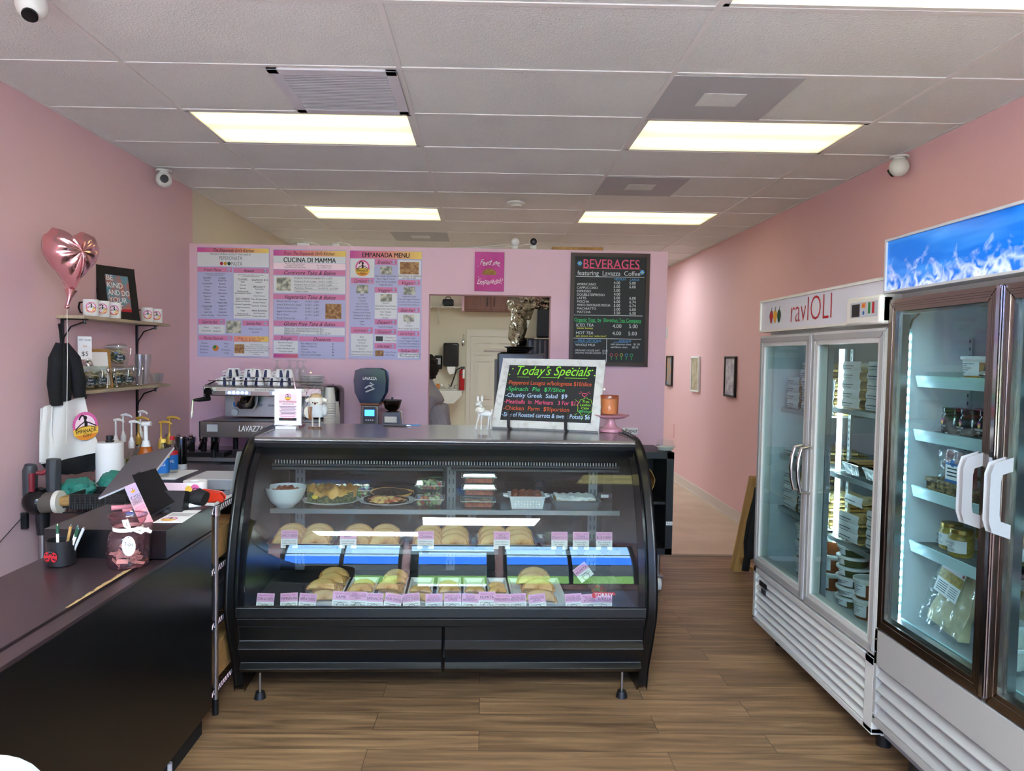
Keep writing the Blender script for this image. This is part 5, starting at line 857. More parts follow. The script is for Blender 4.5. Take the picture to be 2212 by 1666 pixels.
for k, (y, h, r_) in enumerate(((4.72, .20, .034), (4.80, .20, .034), (4.93, .07, .036), (4.99, .07, .034))):
    o = MB().lathe([(0, .003), (r_*.7, .003), (r_*.72, .006), (r_, h), (r_*.97, h), (r_*.68, .008), (0, .008)], 'clear plastic', n=28); 
    if k < 2:
        for q in range(5): o.lathe([(r_*(.99+.01*q), h-.012*q), (r_*(1.03), h-.012*q-.002)], 'clear plastic', n=28)
    o = o.build('clear_cup'); o.location = (-2.225, y, 1.3755); tag(o, ('tall stack of clear cups beside the tea jars', 'tall stack of clear cups left of the small glasses', 'short clear cup near the right end of the lower shelf', 'short clear cup at the right end of the lower shelf')[k], 'cup', 'clear cups')
# apron hanging from the bracket
mat('canvas', 'd6d2cd', .8, bump=(14, .25, .01)); mat('black cloth', '0d0e12', .85, bump=(20, .5, .012)); t = thing('apron', 'white apron with the shop emblem and black straps hanging at the end of the shelves', 'apron')
def ap(px, py, d=0): y = 3.70+.26*(px-88)/132+d; return at(px, py, y=y)
def loft(rows, m, name, th=.008, nu=16, wav=.012):
    q = MB(); n = len(rows)-1
    def f(u, v):
        k = min(int(v*n), n-1); w = v*n-k; a, b = rows[k], rows[k+1]; l = [a[0][i]*(1-w)+b[0][i]*w for i in (0, 1)]; r_ = [a[1][i]*(1-w)+b[1][i]*w for i in (0, 1)]
        return tuple(ap(l[0]*(1-u)+r_[0]*u, l[1]*(1-u)+r_[1]*u, wav*math.sin(u*9+v*3)))
    q.grid(f, nu, max(8, n*4), m, thick=th); return q.build(name, t)
loft([((94, 878), (182, 856)), ((91, 920), (194, 905)), ((89, 970), (206, 945)), ((88, 1003), (216, 976))], 'canvas', 'bib')
loft([((92, 882), (118, 872)), ((90, 940), (118, 935)), ((90, 998), (125, 996))], 'canvas', 'side_fold', nu=6, wav=.004).location.y = -.02
loft([((89, 1003), (217, 976)), ((104, 1022), (222, 1000)), ((140, 1024), (212, 1006)), ((142, 1026), (200, 1018))], 'black cloth', 'black_hem', wav=.008)
for P, nm in (([(129, 742), (121, 775), (119, 830), (122, 876)], 'neck_strap'), ([(140, 744), (158, 775), (168, 820), (172, 858)], 'waist_strap'), ([(133, 742), (136, 790), (137, 850), (140, 866)], 'neck_strap')): MB().tube([ap(p[0], p[1], -.01) for p in P], [.02, .036, .038, .03], 'black cloth', 14).build(nm, t)
MB().tube([ap(128, 700, .05), ap(131, 720, .03), ap(133, 744, 0)], .007, 'black cloth', 8).build('loop', t)
ex = (ap(216, 930)-ap(110, 930)).normalized(); cc_ = ap(184, 922, -.022); q = MB(); q.M = Matrix(((ex.x, ex.y, 0, cc_.x), (ex.y, -ex.x, 0, cc_.y), (0, 0, 1, cc_.z), (0, 0, 0, 1))); q.M = Matrix.Translation(cc_) @ Matrix.Rotation(math.atan2(ex.y, ex.x), 4, 'Z') @ Matrix.Rotation(R(-6), 4, 'Y'); emblem(q, 0, 0, .066, .003); q.build('emblem', t)
# heart balloon
mat('rose foil', 'e3a9ad', .16, .92, bump=(9, .3, .015)); t = thing('heart_balloon', 'shiny pink heart foil balloon floating by the left wall', 'balloon', (-2.10, 3.72, 2.07), R(58))
def heart(s_):
    def f(u, v):
        a = 2*PI*u; hx = 16*math.sin(a)**3/17; hz = (13*math.cos(a)-5*math.cos(2*a)-2*math.cos(3*a)-math.cos(4*a))/17; k = (1-v*v)**.55 if v < 1 else 0
        w = 1+.035*math.sin(a*17)*v*v
        return (.145*hx*v*w, s_*.105*k*(1-.12*math.sin(a*17)*v), .185*hz*v*w+.02*(1-v))
    return f
MB().grid(heart(-1), 96, 12, 'rose foil').grid(heart(1), 96, 12, 'rose foil').build('foil', t)
MB().tube([(0, 0, -.17), (-.008, 0, -.21), (-.02, 0, -.25)], [.03, .012, .008], 'rose foil', 10).ball((-.02, 0, -.255), .012, 'rose foil', 10, 8).build('neck', t); MB().tube([(-.02, 0, -.25), (-.02, 0, -.5), (-.025, .0, -.75), (-.03, 0, -.95)], .0016, 'ribbon', 5).build('ribbon', t)
# ---------------------------------------------------------------- syrups
mat('syrup gold', 'a07a2e', .2); mat('gold plastic', 'b8913f', .35, .3); mat('caramel', 'b8601f', .3); mat('label blue', '1c66b0', .5)
def bottle(lab, px, yb, zt, kind, r_=.034, grp='syrup bottles with pumps'):
    x = at(px, 900, y=yb).x; t = thing('syrup_bottle', lab, 'bottle', (x, yb, .832), R(rnd.uniform(-25, 10)), grp); H = zt-t.location.z
    m = {'white': 'white', 'gold': 'gold plastic'}[kind]; hb = H*.62
    MB().lathe(crm([(0, .002), (r_*.95, .002), (r_, .01), (r_, hb*.62), (r_*.45, hb*.82), (r_*.40, hb)], 4), 'clear glass', n=24).lathe([(0, .006), (r_*.93, .006), (r_*.93, hb*.45), (0, hb*.45)], 'syrup gold', n=20).build('glass_body', t)
    MB().cyl((0, 0, hb-.02), (0, 0, hb+.02), r_*.5, m).cyl((0, 0, hb+.02), (0, 0, hb+.045), r_*.38, m, r2=r_*.2).cyl((0, 0, hb+.04), (0, 0, H-.01), .0055, m, n=10).tube([(-.012, 0, H-.006), (.02, 0, H), (.05, 0, H-.006), (.062, 0, H-.016)], [.008, .009, .006, .005], m, 8).build('pump', t)
    q = MB().lathe([(r_+.001, hb*.18), (r_+.001, hb*.5)], 'paper', n=14, arc=R(120)); o = q.build('label', t); o.rotation_euler.z = R(-150); return t
bottle('syrup bottle with the leftmost white pump', 250, 4.25, 1.197, 'white'); bottle('syrup bottle with a white pump and black collar', 266, 4.40, 1.212, 'white'); bottle('syrup bottle with a white pump in front of the blue collared one', 284, 4.22, 1.19, 'white'); bottle('syrup bottle with a gold pump and blue neck', 299, 4.36, 1.20, 'gold'); bottle('syrup bottle with the tallest white pump at the back', 303, 4.52, 1.225, 'white'); bottle('syrup bottle with a gold pump nearest the tilted screen', 348, 4.22, 1.19, 'gold'); bottle('syrup bottle with the rightmost gold pump', 366, 4.36, 1.205, 'gold')
x = at(315, 900, y=4.2).x; t = thing('caramel_jug', 'orange caramel sauce jug with a thick white pump', 'bottle', (x, 4.2, .832)); MB().lathe(crm([(0, .002), (.062, .002), (.066, .02), (.05, .14), (.036, .19), (.034, .215)], 5), 'caramel', n=30).build('jug_body', t); MB().cyl((0, 0, .215), (0, 0, .25), .026, 'white', r2=.018).cyl((0, 0, .25), (0, 0, .335), .012, 'white').tube([(-.02, 0, .345), (.03, 0, .347)], .014, 'white', 10).build('pump', t)
for k, (px, m, wd, lb) in enumerate(((353, 'label blue', 'VANILLA', 'blue labelled vanilla bottle right of the tilted screen'), (372, 'label blue', 'CARAMEL', 'blue labelled caramel bottle with a red top'))):
    p = at(px, 1010, y=3.85+.12*k); t = thing('flavour_bottle', lb, 'bottle', (p.x, p.y, .935)); MB().lathe([(0, .002), (.028, .002), (.030, .01), (.030, .13), (.012, .16), (.012, .18)], 'clear glass', n=20).build('glass_body', t); MB().lathe([(.031, .02), (.031, .10)], m, n=20).lathe([(.0312, .1), (.0312, .12)], 'red' if k else 'yellow', n=20).build('label', t); MB().cyl((0, 0, .18), (0, 0, .20), .013, 'red' if k else 'yellow').build('cap', t); q = MB(); q.text(wd, 0, .06, .014, 'paper', w=.05, lift=.032); q.build('print', t)
p = at(392, 1000, y=4.1); t = thing('black_bottle', 'tall black bottle right of the flavour bottles', 'bottle', (p.x, 4.1, .935)); MB().lathe([(0, 0), (.03, 0), (.03, .03)], 'light grey', n=20).lathe([(.03, .03), (.03, .17), (.026, .185), (0, .186)], 'black gloss', n=20).build('bottle_body', t)
t = thing('equipment_box', 'black low cabinet with a raised lid behind the raised box', 'cabinet', (0, 0, 0)); MB().box(-1.80, -1.42, 3.72, 4.32, .62, .93, 'black').build('cabinet_body', t, bevel=.004); MB().prism([(3.72, .932), (4.32, .932), (4.32, .95)], 'x', -1.42, -1.36, 'dark grey').build('lid_edge', t); MB().box(-1.78, -1.74, 3.74, 3.78, 0, .62, 'black').box(-1.48, -1.44, 3.74, 3.78, 0, .62, 'black').box(-1.78, -1.74, 4.26, 4.30, 0, .62, 'black').box(-1.48, -1.44, 4.26, 4.3, 0, .62, 'black').build('legs', t)
t = thing('flavour_tray', 'shallow white and red tray under the flavour bottles', 'tray', (-1.62, 3.98, .9305)); MB().box(-.17, .02, -.20, .10, 0, .004, 'white').build('tray_body', t, bevel=.002)
# portafilters row
t = thing('knock_box', 'dark box crowded with portafilters left of the espresso machine', 'portafilter rack', (-1.98, 5.16, .861)); MB().box(-.30, .16, -.06, .10, 0, .03, 'black').build('rack', t)
for k in range(5):
    x = -.26+.085*k; MB().cyl((x, .0, .10), (x, .0, .135), .03, 'chrome', n=16).cyl((x, -.01, .13), (x, -.02, .15), .015, 'chrome', n=12).build('basket', t); MB().tube([(x, -.02, .115), (x+.02, -.09, .10), (x+.03, -.15, .07)], .012, 'black gloss', 8).build('handle', t); MB().box(x-.015, x+.015, -.015, .02, .03, .1, 'black').build('peg', t)
# ---------------------------------------------------------------- espresso machine
EX0, EX1, EY = at(437, 900, y=5.1).x, at(694, 900, y=5.1).x, 5.1; EW = EX1-EX0
def ez(py): return 1.6-(py-762)*5.1/1572
mat('machine silver', 'a9a7a6', .2, .9); mat('led blue', 'cfdcff', .4, emit='9db8ff', es=2.2); mat('plate cream', 'd9d5c8', .35)
t = thing('espresso_machine', 'two group chrome espresso machine with cups stacked on top', 'espresso machine', (EX0, EY, 0)); zt, zm, zb, zc, zd = ez(834), ez(857), ez(906), ez(911), ez(945)
MB().box(.08, EW-.02, .22, .55, zb, zt, 'machine silver').box(.02, .08, .15, .5, zm, zt-.01, 'black').build('body', t, bevel=.006)
MB().prism([(0, zm), (-.0, zt-.012), (.03, zt), (.25, zt), (.25, zm)], 'x', .01, EW, 'machine silver').build('front_fascia', t, bevel=.005)
q = MB(); zz = zt-.028; q.rect(.07, EW*.86, zz-.012, zz+.012, 'plate cream', .003).text('La Marzocco', .10, zz-.005, .012, 'sign red', al='L', lift=.004) if False else q.rect(.07, EW*.86, zz-.012, zz+.012, 'plate cream', .003).text('ESPRESSO  MODERN', .10, zz-.005, .012, 'sign red', al='L', w=.14, lift=.004).text('Espresso & Cappuccino Stile di Vita Italiano', .52, zz-.005, .012, 'ink', w=.30, lift=.004)
for gx0 in (.19, .50): 
    q.rect(gx0-.03, gx0+.15, zm+.010, zm+.036, 'light grey', .003)
q.build('nameplate', t)
for gx0 in (.19, .50):
    for k in range(5): MB().cyl((gx0+.03*k, -.003, zm+.024), (gx0+.03*k, -.008, zm+.024), .009, 'led blue', n=12).build('button', t)
    MB().lathe([(0, zb+.06), (.05, zb+.065), (.075, zb+.09), (.085, zm+.01)], 'chrome', c=(gx0+.08, .11, 0), n=24).build('group_head', t)
MB().cyl((.05, -.03, zm+.03), (.05, .02, zm+.03), .028, 'black gloss', n=20).build('steam_knob', t)
MB().tube([(.03, .05, zm-.02), (-.02, -.02, zm-.03), (-.05, -.04, zm-.03)], [.02, .014, .008], 'black', 10).tube([(-.05, -.04, zm-.03), (-.055, -.045, zm-.12), (-.055, -.045, zm-.16)], .005, 'chrome', 8).build('steam_wand', t)
MB().box(.09, EW-.03, .20, .22, zb, zm, 'brushed steel').build('backsplash', t); q = MB(); q.disc(.17, zb+.09, .030, 'light grey', 0, n=28).disc(.17, zb+.09, .024, 'blue', .001, n=28).text('e', .17, zb+.078, .03, 'paper', lift=.002); q.cyl((.165, 0, zb+.03), (.165, -.02, zb+.03), .024, 'light grey').box(.24, .36, -.001, 0, zb+.075, zb+.095, 'mid grey').box(.4, .5, -.001, 0, zb+.075, zb+.09, 'mid grey'); q.v = [(a, b+.198, c) for a, b, c in q.v]; q.build('gauge_panel', t)
q = MB().box(.0, EW, -.06, .52, zd, zc, 'machine silver').box(0, .01, -.062, .5, zd-.0, zc, 'black').box(.02, EW-.02, -.05, .2, zc, zc+.004, 'dark steel'); q.build('drip_tray', t, bevel=.006)
q = MB(); q.text('LAVAZZA', .36, zd+.045, .040, 'paper', w=.17, lift=.0625, bold=.03, shear=.12); q.build('brand_lettering', t); MB().rect(.055, .13, zd+.04, zd+.09, 'light grey', .062).build('sticker', t)
for x in (.08, EW-.08): MB().cyl((x, .0, .86), (x, .0, zd), .02, 'black', n=12).build('foot', t); MB().cyl((x, .45, .86), (x, .45, zd), .02, 'black', n=12).build('foot', t)
q = MB()
q.tube([(.02, .05, zt), (.08, .3, zt+.07), (.1, .5, zt+.07)], .006, 'dark steel', 6).tube([(.02, .05, zt+.03), (EW, .05, zt+.03)], .004, 'chrome', 6); q.build('cup_rail', t)
mat('cup navy', '1a2350', .4)
def mk_cup():
    t = thing('espresso_cup', 'x', 'cup'); MB().lathe(crm([(.0, .058), (.02, .058), (.026, .05), (.036, .02), (.040, 0)], 4)[::-1], 'white gloss', n=26).lathe([(.038, 0), (.02, .05)], 'white gloss', n=20).build('cup_body', t)
    MB().tube([(.034, 0, .02), (.055, 0, .016), (.055, 0, .036), (.03, 0, .042)], .0045, 'white gloss', 8).build('handle', t); q = MB().lathe([(.0262, .051), (.0372, .02), (.0412, .0)], 'cup navy', n=6, arc=R(34)); q.build('navy_stripe', t); return t
cu = mk_cup(); n_ = 0; CL = 'upturned white espresso cup with a navy stripe piled on the espresso machine'
for row, z, xs_ in ((0, zt, (.12, .20, .28, .37, .46, .54)), (1, zt+.057, (.16, .29, .35, .42, .52, .58))):
    for x in xs_:
        for d in (.10, .20):
            if row and d > .15 and x > .3: continue
            o = cu if n_ == 0 else dup(cu); n_ += 1; o['label'] = CL; o['group'] = 'espresso cups on the machine'; o.location = (EX0+x+rnd.uniform(-.008, .008), EY+d, z+.001); o.rotation_euler.z = R(200+rnd.uniform(-25, 25)); o.children[2].rotation_euler.z = R(60)
for k, (x, d) in enumerate(((.43, .32), (.52, .33), (.59, .28), (.62, .34))):
    o = MB().lathe([(.034, 0), (.036, .05), (.028, .09), (.012, .10), (.006, .115), (.006, .13), (.026, .135), (.030, .136), (.030, .138), (0, .138)], 'clear glass', n=24).build('glass_goblet'); o.location = (EX0+x, EY+d, zt+.005); o.scale = (1, 1, 1.25); tag(o, 'upturned clear glass goblet at the back of the espresso machine top', 'glass', 'upturned goblets')
for k in range(7):
    o = MB().lathe([(0, .002), (.05, .002), (.085, .010), (.087, .012), (.05, .005), (0, .004)], 'white gloss', n=36).build('saucer'); o.location = (EX0+.72+rnd.uniform(-.003, .003), EY+.22, zt+.002+.0095*k); tag(o, 'white saucer in the stack at the right of the espresso machine', 'saucer', 'stacked saucers')
t = thing('milk_frother', 'tall dark appliance with a rounded top right of the espresso machine', 'appliance', (at(722, 900, y=5.52).x, 5.52, .861)); MB().box(-.075, .06, -.12, .12, 0, .50, 'black gloss').build('housing', t, bevel=.045, seg=5); MB().box(.0, .04, -.124, -.12, .2, .46, 'dark steel').build('front_strip', t)
# paper cups
def cupstack(lab, px, y, n, z0=.861, r_=.042): 
    t = thing('paper_cup_stack', lab, 'paper cups', (at(px, 900, y=y).x, y, z0), group='stacked paper cups'); q = MB()
    for k in range(n): q.lathe([(r_, .012*k), (r_*1.04, .012*k+.002), (r_*.99, .012*k+.010)], 'off white', n=22)
    q.lathe([(r_, .012*n), (r_*.74, .012*n+.10), (r_*.70, .012*n+.10), (0, .012*n+.098)], 'off white', n=22); q.build('cups', t)
cupstack('tallest stack of white paper cups near the grinder', 712, 5.22, 33); cupstack('ribbed stack of white paper cups behind the bird ornament', 722, 5.33, 24); cupstack('short stack of white paper cups at the front', 700, 5.13, 12, r_=.038)
# grinders
mat('hopper blue', '2a3550', .15); mat('wood ring', '7c4a2c', .5)
x = at(801, 900, y=5.36).x; t = thing('coffee_grinder', 'tall coffee grinder with a dark blue hopper and a lit blue display', 'coffee grinder', (x, 5.36, .861)); zf = lambda py: 1.6-(py-765)*5.36/1572-.861
MB().box(-.065, .065, -.06, .14, 0, zf(874), 'machine silver').build('body', t, bevel=.008); MB().box(-.07, .07, -.07, .15, zf(874), zf(870), 'wood ring').build('collar', t, bevel=.002); MB().cyl((0, .04, zf(870)), (0, .04, zf(860)), .03, 'black').build('neck', t)
MB().prism([(-.055, zf(862)), (.055, zf(862)), (.085, zf(845)), (.092, zf(822)), (.085, zf(806)), (.06, zf(803)), (-.06, zf(803)), (-.085, zf(806)), (-.092, zf(822)), (-.085, zf(845))], 'y', -.06, .12, 'hopper blue').build('hopper', t, bevel=.026, seg=5)
q = MB(); q.text('LAVAZZA', 0, zf(820), .022, 'paper', w=.10, lift=.0625, bold=.02).stroke([(-.035, zf(838)), (-.01, zf(833)), (.03, zf(830)), (0, zf(826))], .010, 'light grey', .0625).stroke([(-.03, zf(846)), (.035, zf(838)), (.0, zf(833))], .010, 'light grey', .0626); q.build('brand_mark', t)
mat('lcd', '2a62ff', .3, emit='2a6bff', es=1.6); q = MB(); q.rect(-.045, .045, zf(912), zf(878), 'dark grey', .0612).rect(-.035, .035, zf(897), zf(884), 'lcd', .063)
for k in range(4): q.disc(-.024+.016*k, zf(906), .006, 'light grey', .0635)
q.build('display_panel', t)
x = at(846, 900, y=5.34).x; t = thing('coffee_grinder', 'small coffee grinder with a smoky round hopper beside the tall one', 'coffee grinder', (x, 5.34, .861)); zf = lambda py: 1.6-(py-766)*5.34/1572-.861
MB().prism([(-.06, 0), (.07, 0), (.055, zf(893)), (-.045, zf(893))], 'y', -.05, .10, 'machine silver').build('body', t, bevel=.01); q = MB(); q.rect(-.045, .045, zf(912), zf(899), 'plate cream', .0515); q.build('front_plate', t)
MB().lathe([(.035, zf(893)), (.03, zf(889)), (.055, zf(882)), (.068, zf(868)), (.068, zf(866))], 'smoked plastic', c=(0, .03, 0), n=26).build('hopper', t); MB().lathe([(.07, zf(866)), (.07, zf(864)), (0, zf(863))], 'dark grey', c=(0, .03, 0), n=26).tube([(0, .03, zf(864)), (0, .03, zf(859))], .008, 'black', 10).build('lid', t); MB().lathe([(0, zf(889)), (.04, zf(886)), (.05, zf(877)), (0, zf(874))], 'seared', c=(0, .03, 0), n=20).build('beans', t)
o = MB().box(-.04, .04, -.04, .04, 0, .20, 'black').build('black_canister', bevel=.004); o.location = (at(766, 910, y=5.3).x, 5.3, .861); tag(o, 'black canister left of the tall grinder', 'canister')
# ---------------------------------------------------------------- wall menus
mat('poster white', 'dcdade', .6); mat('photo food', 'b58a5a', .6, vary=('86593a', 40, .4, .6)); mat('photo pale', 'cfc9b8', .6, vary=('7f8078', 34, .4, .6)); mat('text dark', '3a3a44', .8)
class Sheet:
    """menu board drawn in the measured grid of the sheet: u to the right, v down"""
    def __init__(s, u0, u1, v0, v1, w, h): s.k = w/(u1-u0); s.kz = h/(v1-v0); s.uc = (u0+u1)/2; s.v1 = v1; s.b = MB(); s.w = w; s.h = h; s.n = 0
    def X(s, u): return (u-s.uc)*s.k
    def Z(s, v): return (s.v1-v)*s.kz
    def r(s, u0, v0, u1, v1, m, l=.0075): s.n += 1; s.b.rect(s.X(u0), s.X(u1), s.Z(v1), s.Z(v0), m, l); return s
    def t(s, tx, u, v, h, m='text dark', w=None, al='C', l=.0092, sh=0, b=0): s.b.text(tx, s.X(u), s.Z(v)-h*s.kz*.5, h*s.kz, m, w=w*s.k if w else None, al=al, lift=l, shear=sh, bold=b); return s
    def head(s, tx, u0, v0, u1, v1, price=None, h=None):
        s.r(u0, v0, u1, v1, 'pink band', .008); uu = (u0+u1)/2-(20 if price else 0); s.t(tx, uu, (v0+v1)/2+2, h or (v1-v0)*.55, 'logo black', w=(u1-u0)*(.56 if price else .72), sh=.35)
        if price: s.b.disc(s.X(u1-30), s.Z((v0+v1)/2), 14*s.k, 'lilac band', .0088); s.t(price, u1-30, (v0+v1)/2, 13)
        return s
    def lst(s, items, u, v, dv, h=13, al='C', w=None, rule=False):
        for k, i in enumerate(items):
            if not i: continue
            s.t(i, u, v+dv*k, h, w=w, al=al)
            if rule: s.r(u-25, v+dv*k+dv*.48, u+25, v+dv*k+dv*.48+2, 'text dark')
        return s
    def done(s, name, part, lab, cat, loc, back='lilac band', grp=None):
        t = thing(name, lab, cat, loc, 0, grp); MB().box(-s.w/2, s.w/2, -.006, 0, 0, s.h, back).build('board', t); s.b.build(part, t); return t
YW = YP-.001
S = Sheet(110, 740, 133, 1115, .556, .855)
S.r(110, 140, 738, 182, 'sunset band'); S.t("The Empanada Girl's Kitchen", 425, 162, 30, 'logo black', w=360, sh=.3, b=.01); S.r(112, 182, 738, 306, 'poster white'); S.t('PROUDLY OFFERING SPECIALTY ITEMS MADE BY', 405, 198, 15, w=355)
S.t('PEPERONATA', 405, 232, 34, 'dark grey', w=200, b=-.01).t('PASTA', 458, 280, 34, 'dark grey', w=95, b=-.01)
for k, m in enumerate(('pepper red', 'pepper yellow', 'pepper green')): S.b.disc(S.X(324+33*k), S.Z(280), 14*S.k, m, .009, 16*S.k, 16)
S.head('Fresh Pasta', 112, 314, 415, 356, '$6'); S.head('Ravioli', 428, 318, 738, 360, '$10'); S.r(120, 360, 412, 765, 'lilac band', .0078).r(430, 364, 738, 768, 'poster white')
S.lst(['COOK AT HOME - HIGH REFRIGERATED', '2-3 PORTIONS PER PACKAGE'], 266, 372, 13, 8, w=180).lst(['BOIL AT HOME - HIGH FROZEN, COOK FROZEN', '2-3 PORTIONS PER PACKAGE'], 582, 378, 13, 8, w=220)
S.t('SHORT', 198, 410, 16, b=.02).t('LONG', 330, 412, 16, b=.02).lst(['Rotini', 'Campanelle', 'Creste', 'Penne', 'Radiatore', 'Rigatoni', 'Rotini', 'Tubetini'], 198, 432, 28).lst(['Angel Hair', 'Bucatini', 'Bavettine', 'Chitarra', 'Fettuccine', 'Fusilli', 'Linguine', 'Pappardelle', 'Spaghetti', 'Tagliarine', 'Tagliatelle', 'Pasta Sheets'], 332, 432, 28).t('FLAVOR', 200, 664, 16, b=.02).lst(['Spinach', 'Squid Ink', 'Lemon Parsley'], 202, 686, 28)
S.t('CLASSIC', 512, 418, 16, b=.02).lst(['Beef', 'Cheese', 'Spinach', 'Mushroom &', ''], 512, 440, 28).t('Caramelized Onion', 512, 540, 13).t('NO CHEESE', 512, 592, 16, b=.02).lst(['Butternut Squash', 'Roasted Vegetables', 'Wild Mushroom', 'Vegan', 'Mushroom &'], 512, 612, 28).t('Caramelized Onion', 512, 738, 13)
S.t('SEAFOOD $15', 660, 422, 16, b=.02).t('Lobster', 650, 440, 13).t('SPECIALTY', 655, 482, 16, b=.02).lst(['Artichoke', 'Eggplant', 'Goat Cheese', 'Peas & Soppresata', 'Ricotta Walnut', 'Sundried Tomato'], 656, 502, 30).t('MINI RAVIOLI', 658, 696, 16, b=.02).lst(['Beef Raviolini', 'Cheese Raviolini'], 658, 718, 26)
S.head('Gluten Free Pasta', 118, 776, 354, 824, '$8').head('Specialty Pasta', 508, 784, 740, 830, '$11'); S.r(122, 828, 354, 908, 'poster white').r(510, 834, 738, 912, 'lilac band', .0078).r(364, 788, 494, 898, 'photo pale', .008)
S.lst(['Penne', 'Gnocchetti'], 190, 850, 30).lst(['Linguine', 'Spaghetti'], 282, 852, 30).lst(['Potato Gnocchi', 'Cavatelli'], 622, 858, 28)
S.head('Pasta Sauces', 120, 922, 420, 966, '$9').r(432, 925, 738, 974, 'sunset band', .008).t('How to Cook Fresh', 580, 942, 20, 'sign red', sh=.3).t('Pasta & Ravioli', 580, 962, 20, 'sign red', sh=.3); S.r(122, 970, 420, 1098, 'lilac band', .0078).r(434, 978, 738, 1102, 'poster white'); S.b.disc(S.X(272), S.Z(1036), 27*S.k, 'carrot', .009).disc(S.X(264), S.Z(1026), 15*S.k, 'green', .0094); S.r(438, 998, 524, 1080, 'photo food', .008)
S.lst(['Alfredo', 'Arrabbiata', 'Bolognese', 'Marinara'], 172, 992, 28).lst(['Pesto', 'Pink', 'Puttanesca', 'Vodka'], 366, 994, 28).lst(['1. Boil salted water', '2. Place pasta in the boiling water', '3. Stir to the water to return to a boil', '4. Set your timer by the package', '5. Taste test & strain', '6. Enjoy!'], 632, 1000, 17, 11)
S.done('menu_board', 'printing', 'leftmost of the three tall menu boards, headed PEPERONATA PASTA', 'menu board', ((-2.246-1.69)/2, YW, 1.559), grp='tall menu boards')
S = Sheet(786, 1414, 148, 1122, .564, .848)
S.r(788, 156, 1414, 208, 'sunset band').t("From The Empanada Girl's Kitchen", 1095, 184, 30, 'logo black', w=435, sh=.3, b=.01).r(788, 208, 1412, 268, 'poster white').t('CUCINA DI MAMMA', 1102, 243, 42, 'logo black', w=452, b=.045)
S.r(788, 270, 1412, 326, 'logo cream', .0076).lst(['Frozen meals made from', 'scratch, ready to take', 'home & throw in the oven!'], 975, 278, 15, 12).lst(['Sm = Single Portion', 'Lg = 2-3 Portions'], 1230, 290, 19, 12)
S.head('Carnivore Take & Bakes', 788, 330, 1410, 378, h=34).r(790, 386, 1410, 538, 'poster white').r(816, 402, 938, 518, 'photo pale', .008)
def rows(it, u0, u1, up_, v, dv, rule=True):
    for k, (a, p_) in enumerate(it):
        S.t(a, u0, v+dv*k, 13, al='L').t(p_, up_, v+dv*k, 13, al='L')
        if rule: S.r(u0, v+dv*k+dv*.42, u1, v+dv*k+dv*.42+2, 'text dark')
rows([('Bolognese Bechamel Lasagna', 'Sm $13 - Lg $25'), ('Bolognese Ricotta Lasagna', 'Sm $13 - Lg $24'), ('Bolognese Pasta Al Forno', 'Sm $12 - Lg $22'), ('Meatballs in Marinara', 'Sm (3) $12 - Lg (7) $24'), ('Chicken Cutlets', '')], 970, 1345, 1178, 402, 30)
S.head('Vegetarian Take & Bakes', 788, 548, 1410, 594, h=34).r(790, 600, 1410, 776, 'lilac band', .0078).r(1240, 630, 1378, 764, 'photo food', .008); rows([('Marinara Ricotta Lasagna', 'Sm $10 - Lg $23'), ('Spinach & Artichoke Lasagna', 'Sm $12 - Lg $24'), ('Marinara Pasta Al Forno', 'Sm $11 - Lg $21'), ('Eggplant Parmesan (GF)', 'Sm $13 - Lg $24'), ('Mac & Cheese', 'Sm $10 - Lg $24'), ('Ricotta Manicotti 4pk', '$13')], 820, 1195, 1065, 612, 30)
S.head('Gluten Free Take & Bakes', 790, 786, 1408, 834, h=34).r(792, 842, 1408, 910, 'poster white'); rows([('Gluten Free - Marinara Pasta al Forno', 'Sm $12'), ('Gluten Free - Bolognese Pasta al Forno', 'Sm $13'), ('Eggplant Parmesan', 'Sm $13 - Lg $24')], 884, 1258, 1168, 852, 22)
S.head('Soups', 792, 918, 1003, 962, h=30).head('Desserts', 1012, 924, 1406, 968, h=30).r(792, 966, 1003, 1078, 'poster white').r(1012, 972, 1406, 1106, 'lilac band', .0078).lst(['Butternut Squash', 'Carrot Ginger', 'Italian Wedding Soup', 'Moroccan Lentil'], 897, 982, 26)
rows([('Mini Alfajores 8 pk', '$7'), ('Alfajor de Maicena', '$3'), ('Tiramisu', '$6'), ('Tres Leches Cake', '$8'), ('Dulce De Leche Delight', '$6')], 1030, 1380, 1300, 988, 25); S.r(792, 1082, 1003, 1118, 'sunset band', .008).t('Ask about our daily specials!!', 897, 1100, 13, 'sign red')
S.done('menu_board', 'printing', 'middle of the three tall menu boards, headed CUCINA DI MAMMA', 'menu board', (-1.375, YW, 1.558), grp='tall menu boards')
S = Sheet(1456, 2086, 165, 1140, .561, .846)
S.r(1458, 168, 2084, 236, 'sunset band').t('EMPANADA MENU', 1772, 204, 42, 'logo black', w=410, b=.05).r(1462, 238, 1670, 408, 'poster white').r(1880, 246, 2080, 412, 'poster white'); emblem(S.b, S.X(1568), S.Z(326), 62*S.k, .009); S.r(1895, 262, 2060, 372, 'photo food', .008).lst(['Each flavor is labeled', 'on the crust'], 1978, 386, 18, 17)
SUB = lambda u0, u1, v0, v1, m: S.r(u0, v0, u1, v1, m, .0078)
S.head('Breakfast', 1676, 240, 1870, 290, '$6.50', 30); SUB(1678, 1870, 292, 482, 'lilac band'); S.r(1724, 304, 1826, 376, 'photo pale', .0082).lst(['Bacon, Sausage, Egg & Cheese', 'Bacon, Egg & Cheese', 'Spicy Chorizo Breakfast', 'Veggie Breakfast'], 1774, 390, 26, w=180)
